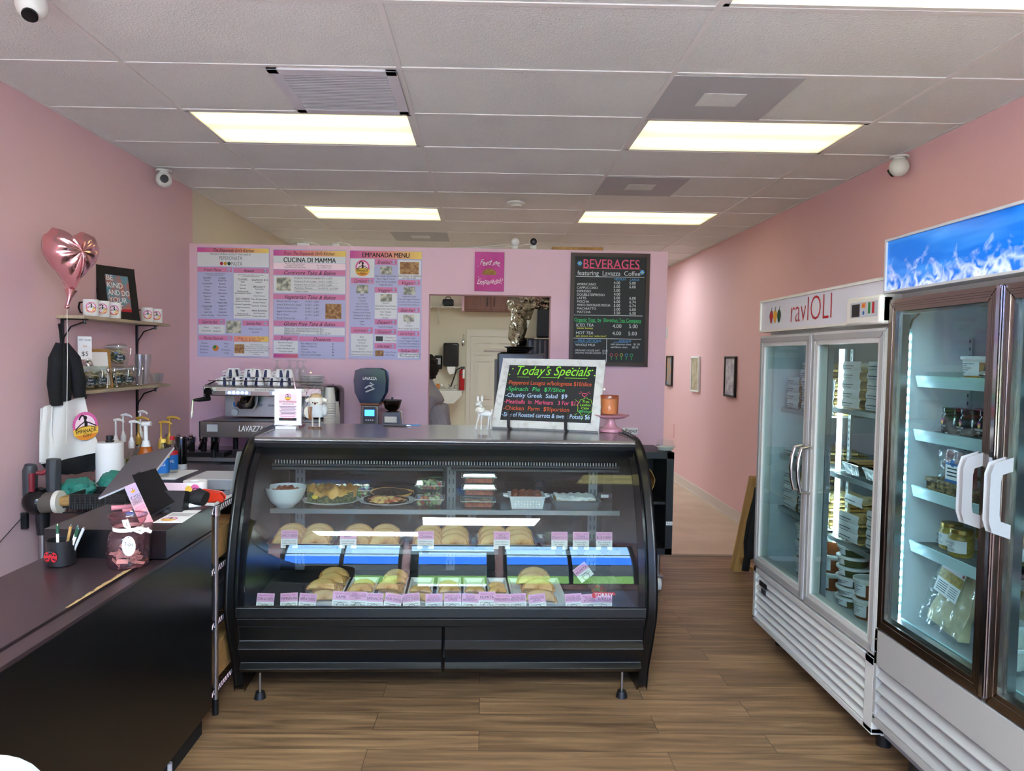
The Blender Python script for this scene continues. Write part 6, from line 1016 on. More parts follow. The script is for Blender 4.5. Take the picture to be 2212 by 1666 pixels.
S.head('Carnivore', 1470, 412, 1666, 460, '$6.50', 30); SUB(1472, 1666, 464, 840, 'lilac band'); S.r(1516, 474, 1620, 548, 'photo pale', .0082).lst(['Beef', 'Spicy Beef', 'Chicken', 'Spicy Chicken', 'Ham & Cheese', 'Steak & Cheese', 'Pepperoni & Cheese', 'Meatballs & Cheese', 'Mediterranean Beef', 'Lamb', 'Tuna'], 1568, 562, 26.5)
S.head('Veggie', 1676, 492, 1872, 538, '$6.50', 30); SUB(1678, 1872, 542, 772, 'poster white'); S.r(1728, 552, 1828, 620, 'photo pale', .0082).lst(['Spinach', 'Caramelized Onion & Cheese', 'Margherita (Moz, Basil, Tomato)', 'Four Cheese', 'Blue Cheese', 'Humita'], 1774, 632, 26.5, w=186)
S.head('Vegan', 1880, 424, 2072, 470, '$6.50', 30); SUB(1880, 2072, 474, 664, 'lilac band'); S.r(1930, 484, 2030, 556, 'photo pale', .0082).lst(['Argentine Lentil', 'Curried Veggie Chickpea', 'Caramelized Onion & Mushroom', 'Curried Sweet Potato & Butternut'], 1978, 570, 25, w=186)
S.head('Gluten Free', 1880, 670, 2074, 714, '$7.75', 30); SUB(1880, 2074, 718, 874, 'poster white'); S.r(1930, 734, 2024, 796, 'photo pale', .0082).lst(['Beef', 'Chicken', 'Bacon, Sausage, Egg & Cheese'], 1978, 806, 26, w=180)
S.head('Dessert', 1678, 780, 1872, 826, '$6.50', 30); SUB(1678, 1870, 832, 856, 'lilac band'); S.t('Guava & Cheese', 1774, 846, 13); S.head('Chimichurri', 1678, 866, 1870, 914, '$3.00', 28); SUB(1680, 1870, 918, 988, 'poster white'); S.r(1690, 932, 1752, 976, 'black', .0082).lst(['Chimichurri', 'Creamy Chimi'], 1818, 942, 26); S.head('Stuffed Arepas', 1678, 994, 1870, 1042, '$12', 28); SUB(1680, 1870, 1046, 1118, 'lilac band'); S.r(1686, 1058, 1760, 1110, 'photo food', .0082).lst(['Cheese Arepa', 'Beef Arepa'], 1816, 1072, 26)
S.head('Cocktail Size Empanadas', 1470, 852, 1664, 908, '$3.25', 20); SUB(1472, 1664, 912, 1112, 'poster white'); S.lst(['Beef', 'Spicy Beef', 'Chicken', 'Spicy Chicken', 'Spinach', 'Caramelized Onion & Cheese', 'Mushroom & Caramelized Onion'], 1568, 940, 26.5, w=186); S.head('Gluten Free & Vegan', 1880, 880, 2074, 926, '$7.75', 20); SUB(1880, 2074, 930, 1034, 'lilac band'); S.lst(['Argentine Lentil', 'Curried Veggie Chickpea', 'Curried Sweet Potato & Butternut', 'Mushroom & Caramelized Onion'], 1978, 944, 25, w=186); S.head('Follow Us!', 1884, 1042, 2070, 1074, h=24); SUB(1884, 2070, 1076, 1124, 'poster white'); S.lst(['@TheEmpanadaGirl', 'The Empanada Girl'], 1990, 1088, 20, 16)
S.done('menu_board', 'printing', 'right of the three tall menu boards, headed EMPANADA MENU', 'menu board', (-.7825, YW, 1.56), grp='tall menu boards')
# magenta canvas
mat('magenta canvas', 'b52d7c', .6, vary=('c9489a', 7, .35, .65)); mat('pie gold', 'a87d35', .6, vary=('8a6228', 40, .4, .6)); t = thing('canvas_print', 'small magenta canvas reading Feed me Empanadas above the serving window', 'canvas', (.0255, YW, 2.106)); q = MB().box(-.1145, .1145, -.02, 0, 0, .302, 'magenta canvas'); q.build('canvas', t)
q = MB(); q.text('Feed me', .0, .20, .042, 'paper', w=.15, lift=.0212, shear=.35, wave=.12).text('Empanadas!', .0, .055, .042, 'paper', w=.19, lift=.0212, shear=.35, wave=.12, rot=.05); q.poly([(.055*math.cos(a), .135+.038*max(math.sin(a), -.25)) for a in [2*PI*k/28 for k in range(28)]], 'pie gold', .0212)
for x, z in ((-.09, .19), (.08, .19), (-.085, .11), (.09, .10)): q.disc(x, z, .003, 'paper', .0212)
q.build('lettering', t)
# beverages board (grid of the second close-up)
mat('chalkboard', '222426', .6); mat('chalk pink', 'e2567c', .7); mat('chalk blue', '5b9fe0', .7); mat('chalk green', '3fbf6a', .7); mat('chalk yellow', 'd6d24a', .7); mat('chalk lime', '8fdc3a', .7); mat('chalk orange', 'cf5a30', .7); mat('chalk ice', 'b9d3f0', .7); mat('walnut', '3e2a26', .45, bump=(30, .3, .004)); mat('whitewash', 'c9c9c5', .7, vary=('b3b1ab', 25, .5, .7))
S = Sheet(1184, 1808, 176, 1104, .613, .877)
t = thing('chalkboard', 'tall dark framed BEVERAGES chalkboard on the partition right of the window', 'chalkboard', (.9695, YW, 1.537)); q = MB(); frame4(q, -.3065, .3065, 0, .877, .026, -.022, 0, 'walnut'); q.build('frame', t, bevel=.002); MB().box(-.285, .285, -.010, 0, .02, .857, 'chalkboard').build('board', t)
L = .0112; T = lambda tx, u, v, h, m='chalk', w=None, al='L', b=.0: S.t(tx, u+(6+max(0, v-250)*.026 if al == 'L' else 0), v, h, m, w=w, al=al, l=L, b=b)
T('BEVERAGES', 1505, 262, 74, 'chalk pink', w=445, al='C', b=.012); S.r(1275, 297, 1735, 302, 'chalk pink', L); T('featuring  Lavazza  Coffee', 1485, 338, 38, 'chalk', w=500, al='C'); S.r(1222, 366, 1770, 370, 'chalk', L).r(1213, 684, 1762, 688, 'chalk', L).r(1205, 876, 1756, 880, 'chalk', L).r(1478, 880, 1482, 1075, 'chalk', L)
for u, v in ((1252, 260), (1750, 326)):
    for k in range(6): S.b.disc(S.X(u)+.012*math.cos(k*PI/3), S.Z(v)+.012*math.sin(k*PI/3), .007, 'chalk blue', L, n=10)
    S.b.disc(S.X(u), S.Z(v), .006, 'chalk yellow', L+.0004, n=10)
T('MEDIUM', 1575, 386, 18, 'chalk blue', al='C').t('LARGE', 1692, 388, 18, 'chalk blue', l=L)
for k, (n_, a, b) in enumerate((('AMERICANO', '4.00', '5.00'), ('CAPPUCCINO', '5.00', '6.00'), ('ESPRESSO', '3.00', ''), ('DOUBLE ESPRESSO', '4.00', ''), ('LATTE', '5.00', '6.00'), ('MOCHA', '6.00', '6.74'), ('WHITE CHOCOLATE MOCHA', '5.00', '6.74'), ('MACHIATTO', '5.00', '6.00'), ('MATCHA', '5.50', '6.50'))):
    T(n_, 1222, 431+28.6*k, 19, w=265, b=.01); T(a, 1515, 416+31*k, 22, b=.01); T(b, 1640, 416+31.2*k, 22, b=.01)
T('Organic Teas  by  Elevation Tea Company', 1485, 724, 30, 'chalk green', w=535, al='C', b=.01); S.r(1235, 742, 1400, 745, 'chalk green', L).r(1540, 742, 1750, 745, 'chalk green', L)
T('ICED TEA', 1215, 768, 24); T('Siesta Sunset', 1218, 792, 18, 'chalk yellow', b=.01); T('HOT TEA', 1213, 832, 24); T('ask about our selection!', 1211, 857, 18, 'chalk yellow', w=275, b=.01); T('4.00', 1505, 772, 30); T('5.00', 1636, 772, 30); T('4.00', 1502, 832, 30); T('5.00', 1630, 832, 30); T('MILK OPTIONS', 1228, 896, 20, 'chalk blue'); S.r(1218, 908, 1412, 911, 'chalk blue', L).r(1535, 904, 1652, 907, 'chalk blue', L); T('ADD-INS', 1552, 896, 18, 'chalk blue'); T('WHOLE MILK', 1206, 932, 19); T('ORGANIC HOUSE OAT    $1.00', 1204, 978, 15, w=260); T('ORGANIC HOUSE CASHEW  $1.50', 1202, 998, 15, w=258); T('add espresso shot   $1.00', 1490, 922, 16, w=245); T('add flavor shot      $0.75', 1488, 946, 16, w=245)
for k, m in enumerate(('chalk pink', 'chalk orange', 'chalk yellow', 'chalk blue', 'chalk green')):
    u = 1520+40*k; S.b.tube if False else None; S.r(u-2, 1022, u+2, 1052, 'chalk green', L); S.b.stroke([(S.X(u)+.011*math.cos(a), S.Z(1012)+.011*math.sin(a)) for a in [2*PI*j/12 for j in range(12)]], .003, m, L, closed=True)
S.b.build('chalk_writing', t)
# today's specials on its easel (grid of its close-up, squared up)
t = thing('specials_board', "white framed TODAY'S SPECIALS chalkboard leaning back on the display case", 'chalkboard', (.335, 4.03, 1.1985), rot=(R(-33), 0, R(-16)))
BW, BH = .60, .455; q = MB(); frame4(q, -BW/2, BW/2, 0, BH, .04, -.01, .014, 'whitewash'); q.build('frame', t, bevel=.003); MB().box(-BW/2+.03, BW/2-.03, -.002, .008, .03, BH-.03, 'chalkboard').build('board', t); q = MB()
def TT(tx, x, z, h, m, w=None, sh=0, b=0, al='L'): q.text(tx, x, z, h, m, w=w, al=al, lift=.0032, shear=sh, bold=b)
TT("Today's Specials", 0, .35, .062, 'chalk lime', .44, .25, .004, 'C')
for a, b in ((-.20, -.13), (-.06, .04), (.08, .21)): q.rect(a, b, .333, .336, 'chalk lime', .0032)
for x, z in ((-.235, .39), (-.25, .35), (-.02, .405), (.12, .40), (.235, .39), (.25, .355)): q.disc(x, z, .005, 'chalk lime', .0032, n=5)
for k, (tx, m, w) in enumerate((('-Pepperoni Lasagna w/bolognese $10/slice', 'chalk orange', .49), ('-Spinach  Pie  $7/Slice', 'chalk green', .36), ('-Chunky Greek  Salad  $9', 'chalk ice', .36), ('-Meatballs  in  Marinara   3 For $12', 'chalk pink', .43), ('-Chicken  Parm  $9/portion', 'chalk orange', .38), ('-Side of Roasted carrots & sweet Potato $6', 'chalk ice', .50))): TT(tx, -.252, .283-.0425*k, .027, m, w, 0, .006)
for k, (tx, m) in enumerate((('Tres', 'chalk lime'), ('Leches', 'chalk lime'), ('Cake', 'chalk lime'), ('$8/slice', 'chalk green'))): TT(tx, .215, .175-.021*k, .015, m, .07, .15, .01, 'C')
q.stroke([(.215+.042*math.cos(a)*(1+.06*math.sin(9*a)), .150+.055*math.sin(a)*(1+.06*math.sin(9*a))) for a in [2*PI*k/50 for k in range(50)]], .0022, 'chalk lime', .0032, closed=True)
q.stroke([(.205+.0009*16*math.sin(a)**3, .226+.0009*(13*math.cos(a)-5*math.cos(2*a)-2*math.cos(3*a)-math.cos(4*a))) for a in [2*PI*k/30 for k in range(30)]], .003, 'chalk pink', .0032, closed=True)
for a in (20, 45, 135, 160): q.stroke([(.205+.024*math.cos(R(a)), .226+.02*math.sin(R(a))), (.205+.036*math.cos(R(a)), .226+.03*math.sin(R(a)))], .0025, 'chalk pink', .0032)
for a in (-70, -100, -140, 175, 150): q.stroke([(.215+.055*math.cos(R(a)), .15+.07*math.sin(R(a))), (.215+.07*math.cos(R(a)), .15+.088*math.sin(R(a)))], .0022, 'chalk lime', .0032)
q.build('chalk_writing', t)
e = thing('easel', 'black metal easel holding the specials board', 'easel', (.335, 4.03, 1.1905), R(-16))
for x in (-.19, .13): MB().tube([(x, -.022, .10), (x, -.05, .085), (x, -.055, .06), (x, -.052, .02), (x, -.03, .006), (x, .0, .006), (x, .2, .006)], .009, 'black', 8).build('hook', e)
MB().tube([(-.19, .02, .006), (-.05, .30, .28)], .006, 'black', 8).tube([(.13, .02, .006), (-.01, .30, .28)], .006, 'black', 8).tube([(-.03, .30, .28), (-.03, .40, .006)], .006, 'black', 8).build('frame', e)
# ---------------------------------------------------------------- things on the case top
CT = 1.1905
t = thing('framed_sign', 'white framed flyer on a stand at the left end of the case top', 'sign', (-1.06, 3.94, CT), R(1)); H0 = .022; q = MB(); frame4(q, -.068, .068, H0, H0+.188, .018, -.008, .008, 'white gloss'); q.build('frame', t, bevel=.003); MB().box(-.06, .05, -.035, .03, 0, .014, 'white gloss').lathe([(.028, .014), (.012, .022), (.010, .034)], 'white gloss', n=20).build('stand', t)
q = MB(); q.rect(-.052, .052, H0+.016, H0+.172, 'logo cream', .004).rect(-.052, .052, H0+.016, H0+.036, 'ink', .0045); emblem(q, 0, H0+.148, .016, .0045, False); q.text('OUR TWO NEW EMPANADAS', 0, H0+.118, .011, 'sign red', w=.095, lift=.005, bold=.02).text('Guaranteed in your office', 0, H0+.108, .008, 'ink', w=.06, lift=.005, shear=.3).text('ORDER NOW', 0, H0+.028, .006, 'sign red', lift=.005)
for k in range(8): q.rect(-.045+.004*(k % 3), .045-.006*(k % 2), H0+.096-.0075*k, H0+.0985-.0075*k, 'magenta' if k > 5 else 'text dark', .0047)
q.build('flyer', t)
mat('felt', 'd8d3c6', .9, bump=(90, .6, .004)); mat('felt tan', 'b99f79', .9, bump=(90, .6, .004)); mat('knit', 'c7cbc9', .9, bump=(120, .9, .004)); mat('twig', '8a5a33', .8)
t = thing('bird_ornament', 'felt winter bird ornament in a tan cap standing on the case top', 'ornament', (-.915, 3.97, CT)); MB().lathe([(0, .06), (.03, .062), (.042, .085), (.04, .12), (.03, .135)], 'knit', n=24, sy=.8).ball((.045, 0, .10), (.018, .02, .032), 'knit', 12, 8).build('sweater', t)
MB().ball((0, 0, .145), (.036, .032, .030), 'felt', 20, 12).ball((-.042, -.005, .088), (.025, .018, .034), 'felt', 14, 10).build('body', t); MB().lathe([(.037, .150), (.039, .16), (.034, .17)], 'felt', n=20).lathe([(.034, .168), (.026, .186), (0, .193)], 'felt tan', n=20).tube([(.034, 0, .158), (.058, 0, .15)], [.012, .009], 'felt', 8).tube([(-.034, 0, .158), (-.056, 0, .148)], [.012, .009], 'felt', 8).build('cap', t)
MB().ball((-.012, -.033, .142), .0035, 'black', 8, 6).ball((.012, -.033, .142), .0035, 'black', 8, 6).build('eyes', t); MB().cyl((0, -.03, .138), (0, -.045, .135), .007, 'wood ring' if 'wood ring' in MATS else 'twig', .002, 10).build('beak', t)
for x in (-.02, .018): MB().tube([(x, 0, .065), (x, 0, .008)], .0045, 'felt', 8).tube([(x-.018, -.02, .004), (x, 0, .006), (x+.016, -.022, .004)], .004, 'twig', 6).build('leg', t)
for k in range(4): MB().tube([(-.030+.003*k, -.034, .05), (-.036+.007*k, -.036, .12)], .0022, 'twig', 6).build('stick', t)
mat('foil rose', 'd9a7b5', .1, 1); mat('foil silver', 'dfe3ea', .08, 1)
t = thing('tinsel_spray', 'sparkling star tinsel spray behind the bird ornament', 'decoration', (-1.03, 4.10, CT)); r = random.Random(12); w_ = MB(); st = MB()
for k in range(15):
    a, l = r.uniform(0, 6.28), r.uniform(.16, .33); tip = Vector((math.cos(a)*.42*l+.25*l, math.sin(a)*.3*l, l)); w_.tube([(0, 0, .0), tip*.5+Vector((0, 0, .02)), tip], .0009, 'foil silver', 5)
    for j in range(3):
        f_ = r.uniform(.4, 1); c_ = tip*f_; s_ = r.uniform(.004, .009); st.M = Matrix.Translation(c_) @ Matrix.Rotation(r.random()*6, 4, Vector((r.random(), r.random(), r.random()))); st.prism([(s_*(1 if i % 2 else .42)*math.cos(i*PI/5), s_*(1 if i % 2 else .42)*math.sin(i*PI/5)) for i in range(10)], 'z', -.0006, .0006, r.choice(['foil rose', 'foil silver', 'foil rose']))
st.M = Matrix(); w_.box(-.02, .02, -.02, .02, 0, .012, 'foil rose').build('wires', t); st.build('stars', t)
mat('glitter', 'dedcd8', .35, .2, bump=(400, 1, .002)); t = thing('deer_figurine', 'small white glitter deer figurine left of the specials board', 'figurine', (-.005, 4.06, CT)); 
q = MB().tube([(-.02, -.006, .09), (.0, 0, .092), (.03, .006, .085), (.045, .008, .08)], [.016, .022, .020, .014], 'glitter', 14).tube([(-.018, -.006, .095), (-.014, -.008, .125), (-.014, -.01, .138)], [.012, .009, .012], 'glitter', 12).ball((-.020, -.012, .145), (.015, .013, .013), 'glitter', 14, 10).tube([(-.028, -.015, .143), (-.042, -.022, .136)], [.009, .005], 'glitter', 10).tube([(.045, .008, .085), (.052, .01, .11)], [.006, .007], 'glitter', 8)
for a, b in (((-.022, -.012, .085), (-.040, -.022, .0)), ((-.008, -.012, .08), (-.010, -.024, .0)), ((.034, -.004, .075), (.026, -.012, .0)), ((.042, .016, .075), (.044, .02, 0))): q.tube([a, (Vector(a)+Vector(b))/2, b], [.0065, .0038, .0045], 'glitter', 8)
q.build('body', t); MB().ball((-.03, -.008, .170), (.007, .003, .016), 'glitter', 10, 8).build('ear', t); MB().ball((-.006, -.008, .172), (.007, .003, .017), 'glitter', 10, 8).build('ear', t); MB().ball((-.044, -.023, .137), .003, 'black', 8, 6).ball((-.016, -.025, .147), .002, 'black', 8, 6).build('face_details', t); MB().ball((-.014, -.008, .106), (.028, .024, .020), 'felt', 26, 16, fn=lambda v: 1+.28*noise.noise(v*7)).build('feather_collar', t)
mat('stand pink', 'c58a98', .25); t = thing('cake_stand', 'pink ruffled cake stand at the right end of the case top', 'cake stand', (.705, 4.02, CT)); MB().lathe(crm([(0, 0), (.058, 0), (.062, .006), (.058, .018), (.036, .028), (.024, .05), (.022, .075)], 4), 'stand pink', n=36).build('foot', t); MB().lathe([(0, .072), (.05, .074), (.075, .080), (.096, .092), (.098, .096), (.075, .086), (.0, .082)], 'stand pink', n=96, mod=lambda q, z, a: q*(1+.05*math.sin(a*10)*(q > .08))).build('plate', t)
pane('amber glass', 'e8bd9c', haze=.04, hazecol='b5623a', ior=1.55); mat('wax', 'efe0d0', .6)
t = thing('candle', 'amber ribbed glass candle on the pink cake stand', 'candle', (.695, 4.02, CT+.0965)); MB().lathe([(0, .004), (.045, .004), (.048, .01), (.050, .105)], 'amber glass', n=72, mod=lambda q, z, a: q*(1+.025*abs(math.sin(a*9))) if q > .04 else q).tube([(.05*math.cos(a), .05*math.sin(a), .105) for a in [2*PI*k/36 for k in range(36)]], .0018, 'amber glass', 6, closed=True).build('glass', t); MB().lathe([(0, .006), (.043, .006), (.043, .085), (0, .085)], 'wax', n=36).build('wax', t)
MB().tube([(.0, 0, .085), (-.03, -.01, .14)], .0006, 'foil silver', 4).prism([(-.032+.008*(1 if i % 2 else .4)*math.cos(i*PI/5), .14+.008*(1 if i % 2 else .4)*math.sin(i*PI/5)) for i in range(10)], 'y', -.012, -.0105, 'foil rose').build('star_pick', t)
t = thing('pen', 'dark click pen lying on the case top near the grinders', 'pen', (-.50, 4.16, CT+.005)); MB().cyl((-.075, .0, 0), (.06, -.01, 0), .005, 'dark steel', n=10).build('barrel', t); MB().cyl((.06, -.01, 0), (.085, -.012, 0), .004, 'chrome', .002, 10).build('tip', t)
o = MB().box(-.06, .05, -.02, .03, 0, .002, 'chalk blue').build('blue_note'); o.location = (-.42, 4.22, CT); tag(o, 'blue paper note beside the pen on the case top', 'note')
# ---------------------------------------------------------------- kitchen seen through the serving window
mat('cabinet wood', '6b3a28', .4, vary=('7d4631', 3, .4, .6, (10, 1, 1))); mat('dispenser', '1d1c1e', .25); mat('porcelain', 'd8d5cc', .2); mat('extinguisher', 'b01f28', .25); mat('door paint', 'd9d3c6', .5); mat('foil wrap', 'b5b0a6', .22, 1, bump=(6, 1, .12)); mat('oven navy', '2b3340', .35, .3); mat('skin', '8a5f4a', .55); mat('hair', '17130f', .6, bump=(60, 1, .02)); mat('shirt grey', '9a9da6', .8, bump=(25, .4, .01))
YK = YB-.001
def kw(px, py, y=YK): return at(px, py, y=y)
a, b = kw(1017, 727), kw(1119, 727); ft = kw(1060, 712).z; q = MB()
for x0, x1, z0, z1 in ((a.x-.075, a.x, 0, a.z), (b.x, b.x+.075, 0, a.z), (a.x-.075, b.x+.075, a.z, ft)): q.box(x0, x1, YK-.03, YK, z0, z1, 'door paint')
o = struct(q.build('trim_2')); dw, dh = b.x-a.x, a.z; q = MB().box(a.x+.004, b.x-.004, YK-.02, YK-.002, .01, dh-.004, 'door paint')
for cx in (.27, .73):
    for z0, z1 in ((.08, .36), (.42, .78), (.83, .95)):
        X0, X1 = a.x+dw*(cx-.17), a.x+dw*(cx+.17); fr_ = [(X0, dh*z0), (X1, dh*z0), (X1, dh*z1), (X0, dh*z1)]; frame4(q, X0, X1, dh*z0, dh*z1, .022, YK-.045, YK-.02, 'door paint'); q.box(X0+.06, X1-.06, YK-.04, YK-.02, dh*z0+.06, dh*z1-.06, 'door paint')
o = struct(q.build('door_2')); MB().cyl((b.x-.08, YK-.02, .95), (b.x-.08, YK-.07, .95), .025, 'brushed steel').build('door_handle', o)
c = thing('wall_cabinet', 'dark red wooden wall cabinet high above the kitchen door', 'cabinet'); A = kw(1003, 671, YK-.35); B = kw(1180, 640, YK-.35); q = MB().box(A.x, B.x+.4, YK-.35, YK, A.z, 2.8, 'cabinet wood'); q.build('carcass', c); m1 = kw(1060, 650, YK-.35).x
for x0, x1 in ((A.x+.01, m1-.01), (m1+.01, 2*m1-A.x-.01)): d_ = MB().box(x0, x1, YK-.37, YK-.352, A.z+.02, 2.78, 'cabinet wood').build('door', c, bevel=.004); MB().cyl((x1-.05 if x0 < m1-.02 else x0+.05, YK-.40, A.z+.08), (x1-.05 if x0 < m1-.02 else x0+.05, YK-.40, A.z+.22), .008, 'dark steel', n=8).build('handle', d_)
struct(MB().box(A.x-.045, A.x, YK-.35, YK, A.z, CEIL, 'cool lit pink wall').build('trim_3'))
A, B = kw(925, 662, YK-.25), kw(1010, 664, YK-.25); q = MB().box(A.x-.4, B.x, YK-.3, YK, A.z-.01, A.z+.005, 'off white')
for k in range(40): x = A.x-.4+(B.x-A.x+.4)*k/39; q.box(x-.004, x+.004, YK-.305, YK-.3, A.z-.03, A.z+.005, 'off white')
t = thing('wire_shelf', 'white wire shelf high on the cream kitchen wall', 'shelf'); q.build('wires', t); x = kw(948, 690, YK-.1).x; MB().tube([(x, YK-.3, A.z-.01), (x, YK, A.z-.32)], .008, 'off white', 6).box(x-.008, x+.008, YK-.02, YK, A.z-.36, A.z, 'off white').build('bracket', t)
p = kw(968, 662, YK-.2); t = thing('lunch_bag', 'black bag sitting on the white wire shelf', 'bag', (p.x, p.y, A.z+.006)); MB().box(-.10, .10, -.08, .08, 0, .13, 'black').build('bag_body', t, bevel=.03, seg=3); MB().tube([(-.06, 0, .12), (-.03, 0, .17), (.03, 0, .17), (.06, 0, .12)], .008, 'black', 6).build('handle', t)
def on_wall(name, lab, cat, x0, y0, x1, y1, d, m, bev=.02):
    A, B = kw(x0, y1, YK-d), kw(x1, y0, YK-d); t = thing(name, lab, cat, ((A.x+B.x)/2, YK, A.z)); w, h = B.x-A.x, B.z-A.z; MB().box(-w/2, w/2, -d, 0, 0, h, m).build('housing', t, bevel=bev, seg=3); return t, w, h
t, w, h = on_wall('towel_dispenser', 'large black paper towel dispenser on the kitchen wall', 'dispenser', 957, 741, 991, 792, .22, 'dispenser', .03); q = MB(); q.prism([(-w*.25, 0), (w*.3, 0), (w*.24, -.12), (-.02, -.14), (-w*.2, -.08)], 'y', -.20, -.15, 'paper'); q.build('hanging_towel', t)
t, w, h = on_wall('soap_dispenser', 'black and silver soap dispenser left of the towel dispenser', 'dispenser', 938, 768, 955, 798, .10, 'dispenser', .02); MB().box(-w*.32, w*.32, -.105, -.1, h*.35, h*.8, 'brushed steel').build('window_plate', t)
t, w, h = on_wall('light_switch', 'black light switch plate at the left edge of the serving window', 'switch', 926, 771, 934, 786, .01, 'dispenser', .003); MB().box(-.01, .01, -.016, -.01, h*.3, h*.7, 'off white').build('toggle', t)
A = kw(1000, 842, YK-.15); t = thing('fire_extinguisher', 'red fire extinguisher hung on the kitchen wall beside the door', 'fire extinguisher', (kw(998, 800, YK-.1).x, YK-.10, kw(998, 842, YK-.1).z)); hh = kw(998, 797, YK-.1).z-t.location.z; MB().lathe(crm([(0, 0), (.045, 0), (.05, .02), (.05, hh*.82), (.03, hh*.95), (.015, hh)], 4), 'extinguisher', n=24).build('cylinder', t); MB().lathe([(.051, hh*.38), (.051, hh*.55)], 'paper', n=24).lathe([(.051, hh*.58), (.051, hh*.75)], 'ink', n=24).build('label', t)
MB().box(-.02, .05, -.02, .02, hh, hh+.04, 'dark steel').tube([(-.02, 0, hh+.02), (-.10, -.01, hh-.02), (-.16, -.01, hh-.22), (-.20, -.01, hh-.33)], .012, 'black', 8).build('valve_and_hose', t); MB().box(.015, .05, -.056, -.052, hh*.55, hh*.95, 'paper').build('inspection_tag', t)
A, B = kw(940, 860, YK-.4), kw(996, 846, YK-.4); t = thing('hand_sink', 'white porcelain hand sink under the black dispensers', 'sink', ((A.x+B.x)/2, YK, B.z)); w = B.x-A.x; MB().prism([(-w/2, 0), (w/2, 0), (w/2, -.06), (w*.42, -.10), (w*.2, -.2), (-w*.2, -.2), (-w*.42, -.1), (-w/2, -.06)], 'y', -.42, 0, 'porcelain').box(-w/2, w/2, -.05, 0, 0, .03, 'porcelain').build('basin', t, bevel=.015, seg=3); MB().tube([(0, -.06, .03), (0, -.07, .10), (0, -.14, .11)], .012, 'chrome', 8).tube([(-.09, -.05, .03), (-.09, -.06, .08), (-.15, -.07, .10)], .009, 'chrome', 8).tube([(.09, -.05, .03), (.09, -.06, .08), (.15, -.07, .10)], .009, 'chrome', 8).build('faucet', t); MB().cyl((0, -.15, -.2), (0, -.15, -.5), .022, 'porcelain').tube([(0, -.15, -.5), (.04, -.1, -.58), (0, 0, -.5)], .02, 'porcelain', 8).build('drain_pipe', t)
t = thing('soap_bottle', 'small orange soap bottle on the hand sink', 'bottle', (kw(946, 846, YK-.08).x, YK-.08, B.z+.031)); MB().box(-.03, .03, -.02, .02, 0, .09, 'carrot').build('bottle_body', t, bevel=.008); MB().cyl((0, 0, .09), (0, 0, .14), .008, 'white').build('pump', t)
p = kw(1001, 722, YK-.02); t = thing('hanging_tool', 'small chrome tool hanging left of the kitchen door', 'tool', (p.x, YK-.02, p.z)); MB().tube([(0, 0, 0), (0, 0, -.1)], .008, 'chrome', 6).ball((0, 0, -.16), (.03, .015, .06), 'chrome', 12, 8).build('tool', t)
# foil wrapped duct, hood and ovens
t = thing('foil_duct', 'crumpled foil wrapped duct over the kitchen ovens', 'duct'); fo_ = lambda s_: (lambda v: 1+.22*noise.noise(v*2.1+Vector((s_, 0, 0)))+.16*noise.noise(v*5+Vector((0, s_, 0)))+.07*noise.noise(v*12))
A = at(1145, 660, y=8.4); MB().ball((A.x, 8.4, A.z+.02), (.24, .2, .18), 'foil wrap', 60, 40, fn=fo_(1)).build('duct_bend', t); A2 = at(1118, 715, y=8.4); MB().ball((A2.x, 8.4, A2.z+.02), (.10, .12, .30), 'foil wrap', 40, 40, fn=fo_(3)).build('duct_drop', t); A3 = at(1175, 650, y=8.4); MB().ball((A3.x+.1, 8.4, A3.z+.04), (.26, .2, .14), 'foil wrap', 50, 30, fn=fo_(5)).build('duct_run', t)
A, B = at(1160, 735, y=8.0), at(1187, 669, y=8.0); t = thing('convection_oven', 'stacked dark steel convection ovens at the right of the serving window', 'oven'); MB().box(A.x, A.x+.25, 8.0, 8.6, at(1165, 728, y=8.0).z, B.z, 'oven navy').prism([(A.x-.12, at(1165, 728, y=8.0).z), (A.x, at(1165, 728, y=8.0).z), (A.x, B.z), (A.x-.02, B.z)], 'y', 8.1, 8.6, 'off white').build('upper_oven', t, bevel=.01); zl = at(1165, 732, y=8.0).z
MB().box(A.x-.1, A.x+.25, 8.0, 8.6, .1, zl, 'oven navy').build('lower_oven', t, bevel=.01)
for k in range(5): MB().box(A.x-.09+.055*k, A.x-.065+.055*k, 7.97, 7.999, zl-.5, zl-.02, 'dark steel').build('door_rail', t)
for x in (A.x-.08, A.x+.2): MB().box(x, x+.04, 8.05, 8.55, 0, .1, 'black').build('leg', t)
A = at(1090, 775, y=7.2); t = thing('prep_cooler', 'tall steel cabinet with dark pans on top behind the specials board', 'steel cabinet', (at(1098, 770, y=7.2).x, 7.2, 0)); zt_ = at(1090, 763, y=7.2).z; MB().box(-.10, .36, 0, .6, .1, zt_, 'dark steel').box(-.13, -.10, .05, .5, .9, zt_-.06, 'mid grey').build('body', t, bevel=.01)
for x in (-.1, .3): MB().box(x, x+.05, .05, .1, 0, .1, 'black').box(x, x+.05, .5, .55, 0, .1, 'black').build('leg', t)
for k in range(4):
    o = MB().lathe([(0, 0), (.13, 0), (.16, .018), (.158, .02), (.13, .004), (0, .004)], 'black', n=28).build('dark_pan'); o.location = (t.location.x+.06+.02*k, 7.42, zt_+.001+.016*k); tag(o, 'dark round pan stacked on the steel cabinet behind the specials board', 'pan', 'dark pans')
o = MB().cyl((0, 0, 0), (.22, -.05, 0), .02, 'off white').build('label_roll'); o.location = (t.location.x-.24, 7.19, zt_+.03); tag(o, 'pale rod sticking out left over the steel cabinet', 'rod')
